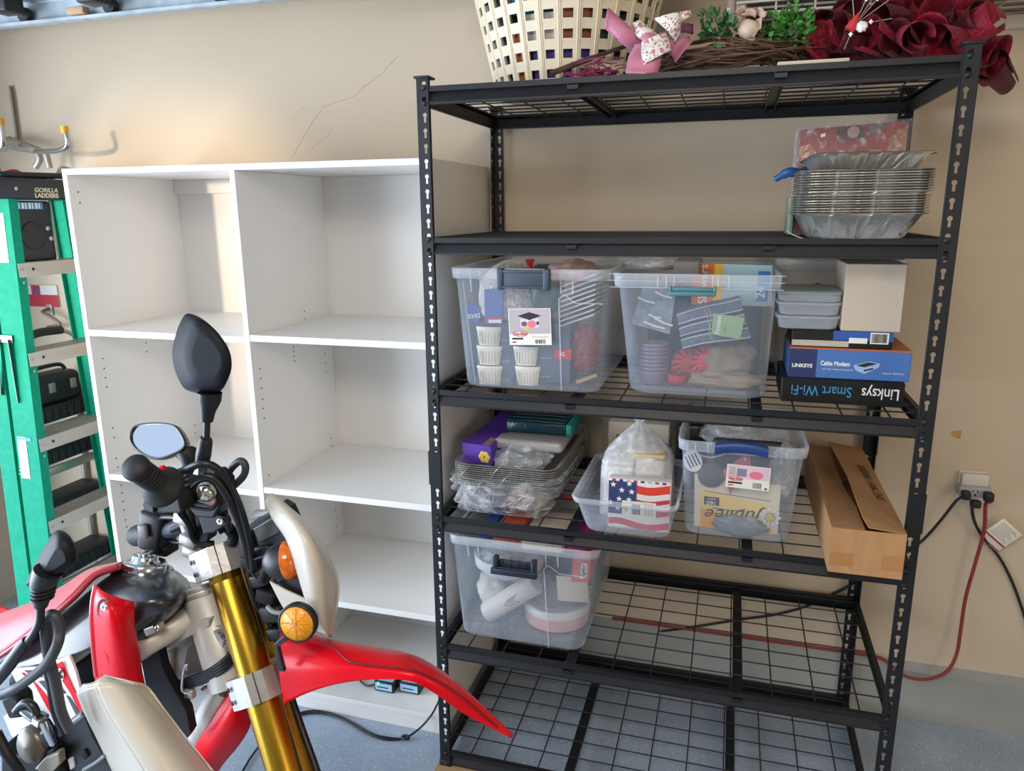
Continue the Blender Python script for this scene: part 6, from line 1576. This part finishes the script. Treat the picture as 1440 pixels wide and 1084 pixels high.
# indicator, reflector, cowl, dash
ia, ib = q(371, 793, -.862), q(426, 784, -.848); ad = (ib - ia).normalized(); mi = frame(ia, ad)
Li = (ib - ia).length
ind = MB().lathe([(.0005, 0), (.014, .004), (.024, Li * .2), (.030, Li * .42), (.031, Li * .6)], 28, mat=mi).build('turn_signal', BKP, mo)
MB().lathe([(.031, Li * .6), (.0305, Li * .72), (.026, Li * .88), (.014, Li * 1.0), (.0005, Li * 1.02)], 28, mat=mi).build('amber_lens', AMB, ind)
MB().tube([q(376, 795, -.84), q(370, 812, -.82)], .007, 8).build('signal_stem', BKM, ind)
rc_ = q(418, 876, -.905); mr_ = frame(rc_, (.12, -1, .12))
rf = MB().lathe([(.030, -.010), (.0305, .002), (.0275, .004), (.0265, .002)], 36, mat=mr_).build('side_reflector', BKP, mo)
MB().lathe([(.0268, .0), (.0262, .0035), (.0005, .0045)], 36, mat=mr_).build('reflector_lens', REFL, rf)
sp_ = MB()
for k in range(8): sp_.tube([mr_ @ V((0, 0, .0046)), mr_ @ V((.025 * math.cos(k * PI / 4), .025 * math.sin(k * PI / 4), .0038))], .0004, 4)
sp_.build('lens_rib', M('amber_dark', 'b0600c', rough=.3), rf, kind='stuff')
plate([(399, 893), (405, 900), (391, 910), (396, 930), (400, 945), (392, 944), (387, 925), (386, 905)], -.885, .008, BKP, 'reflector_bracket', mo)
skin([[(372, 702, -.80), (378, 696, -.795), (384, 695, -.785), (391, 701, -.765)], [(383, 728, -.835), (396, 716, -.845), (412, 720, -.835), (428, 733, -.785)], [(404, 760, -.86), (420, 752, -.88), (440, 758, -.865), (458, 778, -.80)],
      [(417, 800, -.875), (433, 798, -.89), (452, 802, -.875), (472, 816, -.81)], [(430, 842, -.875), (442, 842, -.885), (457, 842, -.87), (471, 846, -.815)], [(440, 868, -.87), (448, 868, -.875), (457, 869, -.865), (467, 872, -.825)], [(453, 888, -.86), (456, 890, -.86), (460, 892, -.85), (463, 893, -.835)]], WHP, 'headlight_cowl', mo, th=.003)
skin([[(391, 701, -.766), (396, 706, -.73), (398, 712, -.69)], [(429, 734, -.786), (436, 740, -.74), (436, 746, -.69)], [(459, 779, -.80), (464, 784, -.75), (462, 790, -.69)], [(473, 817, -.81), (476, 822, -.76), (472, 828, -.70)], [(471, 848, -.815), (474, 852, -.765), (470, 856, -.71)], [(464, 892, -.835), (466, 894, -.79), (463, 896, -.74)]], WHP, 'headlight_cowl_front', mo, th=.003)
plate([(378, 817), (402, 830), (428, 842), (440, 858), (455, 886), (459, 893), (446, 888), (424, 862), (402, 862), (392, 845)], -.872, .004, WHP, 'cowl_wing', mo)
ins = plate([(392, 793), (420, 796), (431, 828), (430, 840), (418, 838), (380, 816)], -.862, .01, BKP, 'cowl_insert', mo)
MB().lathe([(.010, 0), (.010, .002), (.006, .002), (.0055, .0005), (.0005, .001)], 18, mat=frame(q(390, 811, -.864), (0, -1, .1))).build('insert_screw', BKM, ins)
das = plate([(345, 742), (352, 737), (380, 719), (392, 726), (407, 758), (400, 766), (362, 790), (352, 772)], -.80, .06, BKP, 'instrument_panel', mo, bev=.003)
plate([(355, 744), (384, 727), (394, 748), (364, 764)], -.803, .003, M('display_grey', '4b4a49', rough=.25), 'display', das)
plate([(352, 731), (356, 719), (381, 718), (374, 725)], -.79, .01, SILV, 'panel_back', das)
plate([(346, 752), (350, 745), (358, 772), (352, 778)], -.806, .004, M('bezel_grey', '6f767e', rough=.3), 'bezel', das)
plate([(342, 790), (380, 806), (386, 842), (398, 872), (398, 915), (388, 912), (374, 880), (356, 830)], -.765, .12, BKM, 'headlight_housing', mo, bev=.004)
for (u, v, s) in ((384, 862, .03), (366, 815, .022), (376, 838, .026), (390, 890, .024), (352, 790, .02), (372, 775, .024)):
    c = q(u, v, -.80); MB().rbox((-s * .7, -.01, -s * .5), (s * .7, .03, s * .5), .004, mat=Matrix.Translation(c) @ Matrix.Rotation(R(u * 7 % 40 - 20), 4, 'Y')).build('connector_block', (BKP, BKM, DGR)[u % 3], mo)
tubes([([(376, 853, -.815), (384, 860, -.82), (396, 862, -.82)], .004)], M('grey_wire', '8d8b88', rough=.4), 'grey_wire', mo)
tubes([([(345, 790, -.81), (372, 782, -.83), (388, 778, -.83)], .0022), ([(346, 796, -.81), (365, 816, -.82), (378, 806, -.83)], .0022), ([(350, 800, -.80), (360, 850, -.80), (382, 880, -.80)], .004)], BKM, 'wiring', mo)
# handlebar and controls
hb0, hb1 = q(272, 742, -.74), q(224, 682, -.93)
tubes([([(236, 686, -.925), (262, 722, -.80), (272, 742, -.745), (250, 742, -.69), (205, 755, -.60)], .011)], M('bar_black', '2c3038', rough=.3, metal=.4), 'handlebar', mo, 14)
bm_ = tubes([([(258, 718, -.765), (266, 745, -.765), (274, 775, -.765), (282, 792, -.765)], [.013] * 19)], SILV, 'bar_mount', mo, 10)
for (u, v) in ((260, 728), (268, 758), (272, 775)): MB().rbox((-.016, -.012, -.010), (.016, .014, .010), .003, mat=Matrix.Translation(q(u, v, -.775)) @ Matrix.Rotation(R(15), 4, 'Y')).build('mount_lug', SILV, bm_)
gA, gB = q(187, 655, -.985), q(232, 686, -.925); gd2 = (gB - gA).normalized(); mg = frame(gA, gd2); Lg = (gB - gA).length
gr = MB().lathe([(.0005, -.002), (.0145, -.002), (.0155, .0), (.0185, .001), (.0195, .004), (.0195, .012), (.0172, .016), (.0168, Lg * .62), (.0175, Lg * .7), (.030, Lg * .86), (.0315, Lg * .9), (.0315, Lg * 1.0), (.026, Lg * 1.05), (.0005, Lg * 1.06)], 28, mat=mg).build('throttle_grip', GRIP, mo)
rg = MB()
for k in range(7): rg.lathe([(.0174, .022 + .0075 * k), (.0182, .023 + .0075 * k), (.0182, .0258 + .0075 * k), (.0174, .0268 + .0075 * k)], 20, mat=mg)
rg.build('grip_rib', GRIP, gr, kind='stuff')
plate([(212, 700), (222, 690), (248, 692), (252, 704), (256, 722), (222, 722)], -.905, .035, BKP, 'switch_housing', mo, bev=.003)
plate([(199, 707), (203, 704), (216, 712), (216, 722), (202, 718)], -.91, .012, BKP, 'switch_lever', mo, bev=.002)
plate([(222, 656), (229, 655), (231, 662), (224, 663)], -.93, .006, RED, 'kill_switch', mo)
rs = plate([(260, 676), (272, 668), (296, 668), (310, 682), (310, 712), (300, 730), (276, 728), (262, 712), (256, 694)], -.855, .045, BKP, 'brake_reservoir', mo, bev=.004)
MB().lathe([(.017, 0), (.016, .005), (.009, .012), (.0005, .014)], 22, mat=frame(q(291, 691, -.858), (.1, -1, .25))).build('sight_glass', M('sight_chrome', 'd8d2c8', rough=.12, metal=.8), rs)
plate([(284, 700), (300, 700), (304, 706), (298, 712), (276, 705)], -.86, .006, M('fluid_brown', '9b6f68', rough=.2), 'fluid_window', rs)
tubes([([(262, 708, -.865), (268, 690, -.866), (282, 676, -.866), (300, 676, -.864)], .003), ([(262, 712, -.865), (296, 716, -.866), (306, 704, -.862)], .003)], BKM, 'reservoir_rim', rs)
plate([(278, 726), (292, 722), (318, 727), (322, 736), (300, 750), (286, 752)], -.83, .012, BKP, 'lever_bracket', mo, bev=.003)
MB().lathe([(.006, 0), (.006, .002), (.0025, .002), (.002, 0)], 14, mat=frame(q(310, 733, -.833), (0, -1, .1))).build('lever_bolt', SILV, mo)
tubes([([(255, 722, -.84), (265, 735, -.82), (275, 760, -.80), (300, 765, -.79)], .006), ([(306, 745, -.80), (318, 740, -.79), (328, 752, -.78), (326, 764, -.78)], .010), ([(262, 700, -.88), (270, 730, -.82), (280, 765, -.79), (310, 770, -.78)], .005), ([(242, 745, -.73), (256, 738, -.75), (268, 730, -.78)], .006)], BKM, 'control_cable', mo)
plate([(266, 722), (290, 716), (296, 735), (292, 762), (280, 765), (270, 745)], -.80, .03, BKM, 'front_cable_guide', mo, bev=.003)
# left grip with switches beyond the tank
lg0, lg1 = q(194, 753, -.565), q(232, 748, -.655)
MB().tube([lg0, lg0 + (lg1 - lg0) * .12, lg1], [.024, .021, .020], 16).build('left_grip', GRIP, mo)
MB().tube([q(232, 748, -.655), q(262, 738, -.72)], .0165, 14).build('bar_sleeve', M('bar_grey', '4c5360', rough=.3, metal=.3), mo)
lsw = MB().rbox((-.028, -.025, -.045), (.026, .03, .04), .008, 2, mat=Matrix.Translation(q(222, 742, -.665)) @ Matrix.Rotation(R(12), 4, 'Y')).build('left_switch_box', BKP, mo)
MB().rbox((-.008, -.03, -.012), (.012, -.022, .016), .003, mat=Matrix.Translation(q(214, 741, -.67))).build('switch_button', M('button_grey', '77706b', rough=.4), lsw)
MB().rbox((-.03, -.02, -.014), (.02, .02, .008), .005, mat=Matrix.Translation(q(231, 768, -.66))).build('clutch_perch', BKM, mo)
tubes([([(262, 762, -.70), (240, 760, -.67), (218, 735, -.66), (226, 728, -.68), (250, 728, -.72)], .0045)], BKP, 'clutch_cable', mo)
# mirrors
o1 = [(262.5, 441), (279, 445), (296, 458), (312, 478), (321.5, 498), (323.5, 517), (320, 533), (309, 551), (290, 554), (272, 552), (259, 546), (250, 531), (244, 513), (242.2, 493), (246, 474), (253, 454)]
mr1 = egg(o1, 0, [(-.845, .93, 0, 0), (-.850, 1.0, 0, 0), (-.872, 1.0, 0, 0), (-.880, .985, 1.5, 0), (-.902, .87, 8, -1), (-.9075, .78, 9, -1), (-.909, .5, 9, 0)], M('mirror_shell', '12161c', rough=.55, var=.03, spec=.15), 'right_mirror', mo)
egg(o1, 0, [(-.8455, .9, 0, 0), (-.8445, .9, 0, 0)], MIRR, 'mirror_glass', mr1)
MB().tube([q(295, 552, -.885), q(295, 563, -.885), q(292.5, 578, -.885), q(291, 592, -.885)], [.0175, .0165, .011, .009], 16, sc=(1, .8)).build('stalk_boot', BKP, mr1)
MB().tube([q(291, 588, -.885), q(290, 620, -.885)], .0052, 12).build('stalk', BKP, mr1)
MB().tube([q(290, 616, -.885), q(289, 621, -.885), q(286, 640, -.885), q(285, 648, -.885)], [.0085, .0105, .0115, .0105], 14).build('lower_boot', BKP, mr1)
MB().tube([q(284, 648, -.885), q(281, 668, -.885)], .0095, 6, sm=False).build('stalk_nut', CHR, mr1)
tubes([([(243, 668, -.90), (262, 660, -.89), (284, 652, -.895), (304, 658, -.885), (322, 680, -.87), (338, 715, -.85), (350, 760, -.83), (356, 800, -.81)], .0062), ([(258, 676, -.89), (280, 670, -.89), (300, 672, -.885), (316, 692, -.875), (332, 725, -.85), (345, 765, -.83), (350, 795, -.81)], .0062), ([(240, 672, -.90), (256, 664, -.89), (276, 655, -.885)], .005)], BKP, 'hose', mo)
tubes([([(312, 692, -.80), (317, 675, -.80), (326, 658, -.80), (338, 648, -.80), (345, 655, -.80), (343, 668, -.80), (332, 680, -.80), (322, 688, -.80), (314, 706, -.80), (318, 730, -.80), (322, 745, -.79)], .0062)], M('hose_grey', '34373c', rough=.5), 'loop_hose', mo)
# left mirror with its face to the viewer
mc = q(219, 620, -.66); mn = V((-.21, -1.08, .61)).normalized()


def onp(u, v, d=0.):
    dr = q(u, v, 0) - CP; c0_ = mc + mn * d; return CP + dr * ((c0_ - CP).dot(mn) / dr.dot(mn))


o2 = [(181.5, 615), (184, 604), (192, 597), (211, 594), (233, 594.5), (246, 598), (255, 608), (261, 621), (259, 630), (246, 638), (224, 645), (205, 641), (192, 633), (184, 624)]
cu, cv = 221, 619
O2 = curve([V((a, b_, 0)) for a, b_ in o2], 4, True)
ring2 = lambda s, d, du=0, dv=0: [tuple(onp(cu + (p.x - cu) * s + du, cv + (p.y - cv) * s + dv, d)) for p in O2]
mr2 = MB().loft([ring2(.91, .001), ring2(.93, .004), ring2(1., .003), ring2(1.02, -.006, 1, 1), ring2(1.0, -.03, 6, 2), ring2(.7, -.055, 12, 6)], (False, True)).build('left_mirror', BKP, mo)
MB().loft([ring2(.92, .001), ring2(.92, .0016)]).build('mirror_glass', MIRR, mr2)
MB().tube([onp(262, 636, -.02), onp(266, 648, -.02), q(264, 672, -.64), q(256, 700, -.65)], [.020, .014, .010, .008], 12).build('mirror_arm', BKP, mr2)
# hidden lower half: engine, rear wheel
MB().rbox((-.52, -.92, .28), (-.20, -.72, .60), .05, 3).build('engine_block', M('engine_grey', '4a4a4a', rough=.5, metal=.4, bump=.3, bs=30), mo)
rw = wheel(mo, (-1.12, -.93, .315), (1, .1), .25, r=.315); rw.name = 'rear_wheel_tyre'
MB().tube([(-.42, -.90, .40), (-1.12, -.97, .32)], .028, 10, sc=(.6, 1)).build('swing_arm', SILV, mo)
MB().tube([(-.30, -.72, .32), (-.34, -.55, .0)], .010, 8).build('side_stand', BKP, mo)

# ---- the near motorcycle at the lower left
m2 = thing('motorcycle', 'second motorcycle at the lower left, only its pale cowl, mirror and bar cables showing', 'motorcycle', (.1, -1.3, 0))
yb2 = -1.22
skin([[(109, 974, -1.238), (122, 968, -1.256), (137, 964, -1.268)], [(120, 1001, -1.238), (133, 996, -1.256), (148, 992, -1.270)], [(138, 1038, -1.238), (154, 1034, -1.257), (172, 1031, -1.272)], [(160, 1084, -1.238), (181, 1082, -1.258), (204, 1080, -1.274)], [(194, 1150, -1.238), (216, 1150, -1.258), (240, 1150, -1.274)]], WHP, 'headlight_cowl', m2, th=.003, n=4)
skin([[(137, 964, -1.2683), (160, 962, -1.262), (184, 965, -1.242), (206, 970, -1.203)], [(148, 992, -1.2703), (176, 991, -1.265), (207, 996, -1.243), (233, 1005, -1.203)], [(172, 1031, -1.2723), (202, 1031, -1.267), (234, 1036, -1.244), (262, 1043, -1.203)], [(204, 1080, -1.2743), (234, 1080, -1.269), (268, 1082, -1.245), (296, 1085, -1.206)], [(240, 1150, -1.2743), (268, 1150, -1.269), (304, 1150, -1.245), (334, 1150, -1.21)]], WHP, 'headlight_cowl_panel', m2, th=.003, n=4)
skin([[(109, 974, -1.237), (118, 962, -1.236)], [(122, 968, -1.255), (132, 960, -1.250)], [(137, 964, -1.267), (145, 952, -1.255)], [(160, 962, -1.261), (163, 956, -1.248)], [(184, 965, -1.241), (185, 961, -1.232)], [(206, 970, -1.202), (207, 968, -1.196)]], WHP, 'headlight_cowl_lip', m2, th=.002, n=3)
tubes([([(145, 951.5, -1.249), (184, 960.5, -1.235), (207, 968, -1.199), (233, 1004, -1.199), (263, 1042, -1.199), (297, 1084, -1.204)], .0022)], M('cowl_highlight', 'e6e2d6', rough=.15, coat=.5), 'cowl_lip_highlight', m2)  # brighter strip paints the highlight along the cowl rim
skin([[(207, 968, -1.198), (209, 972, -1.15), (206, 980, -1.10)], [(234, 1004, -1.198), (238, 1008, -1.14), (232, 1014, -1.09)], [(264, 1042, -1.198), (268, 1048, -1.14), (262, 1054, -1.09)], [(298, 1084, -1.203), (303, 1090, -1.15), (296, 1096, -1.10)]], WHP, 'headlight_cowl_front', m2)
d2 = plate([(72, 1036), (78, 1030), (112, 1004), (121, 1008), (132, 1035), (160, 1085), (176, 1120), (110, 1140), (86, 1084)], -1.235, .05, BKP, 'instrument_panel', m2, bev=.003)
plate([(74, 1034), (112, 1006), (118, 1009), (84, 1037)], -1.2365, .004, M('bezel_grey', '6f767e', rough=.3), 'bezel', d2)
plate([(112, 1058), (118, 1054), (124, 1064), (118, 1070)], -1.238, .006, BKM, 'button', d2); plate([(94, 1068), (101, 1066), (104, 1080), (98, 1084)], -1.238, .006, M('lilac_plastic', 'c9c6d8', rough=.3), 'button', d2)
tubes([([(118, 1082, -1.24), (135, 1072, -1.24), (148, 1062, -1.24)], .0025)], M('bezel_grey'), 'trim_wire', d2)
o3 = [(79, 746), (96, 751), (106, 768), (108.5, 782), (106, 793), (79, 812), (58, 822), (46, 826), (37, 823), (37.5, 818), (48, 795), (63, 768)]
mr3 = egg(o3, 0, [(-1.262, .86, -2, 1), (-1.268, .97, -1, 0), (-1.276, 1., 0, 0), (-1.284, .96, 1, 0), (-1.296, .78, 4, -1), (-1.300, .4, 5, -2)], M('mirror_shell'), 'right_mirror', m2)
MB().tube([q(68, 802, -1.294), q(64, 812, -1.295), q(60, 822, -1.295), q(57, 852, -1.295)], [.0125, .0120, .0108, .0060], 18).build('stalk_boot', BKP, mr3)
rb3 = MB()
for k in range(4): c = q(62 - k * .8, 822 + 5.5 * k, -1.295); rb3.tube([c, c + V((0, 0, -.0022))], .0112 - .0004 * k, 18)
rb3.build('boot_rib', BKP, mr3, kind='stuff')
MB().tube(curve([q(57, 848, -1.295), q(56, 872, -1.295), q(48, 890, -1.295), q(36, 906, -1.295)], 5), .0038, 12).build('stalk', BKP, mr3)
MB().tube([q(38, 900, -1.295), q(34, 906, -1.295), q(10, 938, -1.295), q(-6, 958, -1.295)], [.0045, .0062, .0066, .0062], 14).build('lower_boot', BKP, mr3)
tubes([([(98, 1026, -1.27), (86, 1000, -1.275), (78, 960, -1.28), (70, 930, -1.285), (65, 898, -1.285), (65, 873, -1.285), (71, 864, -1.285), (79, 868, -1.285), (83.5, 888, -1.285), (80, 908, -1.29), (66, 933, -1.29), (46, 951, -1.29), (18, 970, -1.29), (-8, 980, -1.29)], .0052)], M('hose_grey'), 'brake_hose', m2, 10)
tubes([([(90, 1030, -1.26), (78, 1000, -1.265), (72, 965, -1.27), (66, 938, -1.275)], .0045), ([(-6, 1030, -1.27), (10, 1060, -1.27), (26, 1084, -1.265), (40, 1110, -1.26)], .006), ([(22, 1000, -1.28), (34, 988, -1.28), (46, 992, -1.28), (52, 1004, -1.28)], .004)], BKP, 'control_cable', m2)
MB().tube([q(32, 995, -1.275), q(36, 998, -1.275), q(50, 1008, -1.275)], [.0055, .0062, .0062], 12).build('adjuster_barrel', M('chrome_blue', 'b4c0cc', rough=.15, metal=.9), m2)
MB().tube([q(52, 1008, -1.275), q(61, 1014, -1.275)], .0075, 6, sm=False).build('adjuster_nut', CHR, m2)
tubes([([(60, 1012, -1.275), (66, 1026, -1.27), (74, 1044, -1.26)], .0045)], CHR, 'cable_end', m2)
MB().lathe([(.0005, 0), (.016, .002), (.021, .006), (.022, .014)], 22, mat=frame(q(34, 1052, -1.25), (.1, .95, -.2))).build('lever_pivot_cover', M('bronze_grey', '5f574c', rough=.35, metal=.5), m2)
plate([(0, 985), (14, 975), (26, 985), (30, 1010), (12, 1012)], -1.262, .02, BKM, 'master_cylinder', m2, bev=.003)
plate([(0, 1050), (20, 1062), (60, 1058), (76, 1050), (88, 1090), (60, 1140), (0, 1140)], -1.245, .04, BKM, 'brake_reservoir', m2, bev=.004)
plate([(32, 1066), (44, 1059), (47, 1067), (35, 1072)], -1.248, .003, M('tan_label', 'c9a878', rough=.5), 'tan_label', m2)
plate([(48, 1082), (62, 1066), (82, 1058), (84, 1075), (70, 1090)], -1.25, .01, M('grey_cast', '8e8c80', rough=.4, metal=.3), 'lever', m2)
plate([(54, 1030), (66, 1026), (74, 1040), (66, 1056), (56, 1052)], -1.245, .012, BKP, 'switch_block', m2, bev=.003)
plate([(48, 1018), (60, 1016), (70, 1030), (52, 1033)], -1.235, .01, BKM, 'cable_joint', m2, bev=.002)
# the parts of this machine below the frame
g0, g1 = V((.17, -1.24, 1.0)), V((.55, -1.40, .32))
for dy in (0, -.19):
    t_ = MB().tube([g0 + V((0, dy, 0)), g0 + (g1 - g0) * .5 + V((0, dy, 0))], .028, 20).build('fork_tube', GOLD, m2)
    MB().tube([g0 + (g1 - g0) * .5 + V((0, dy, 0)), g1 + V((0, dy, 0))], .021, 14).build('inner_tube', CHR, t_)
wheel(m2, g1 + V((0, -.095, .02)), (.97, -.1), .12)
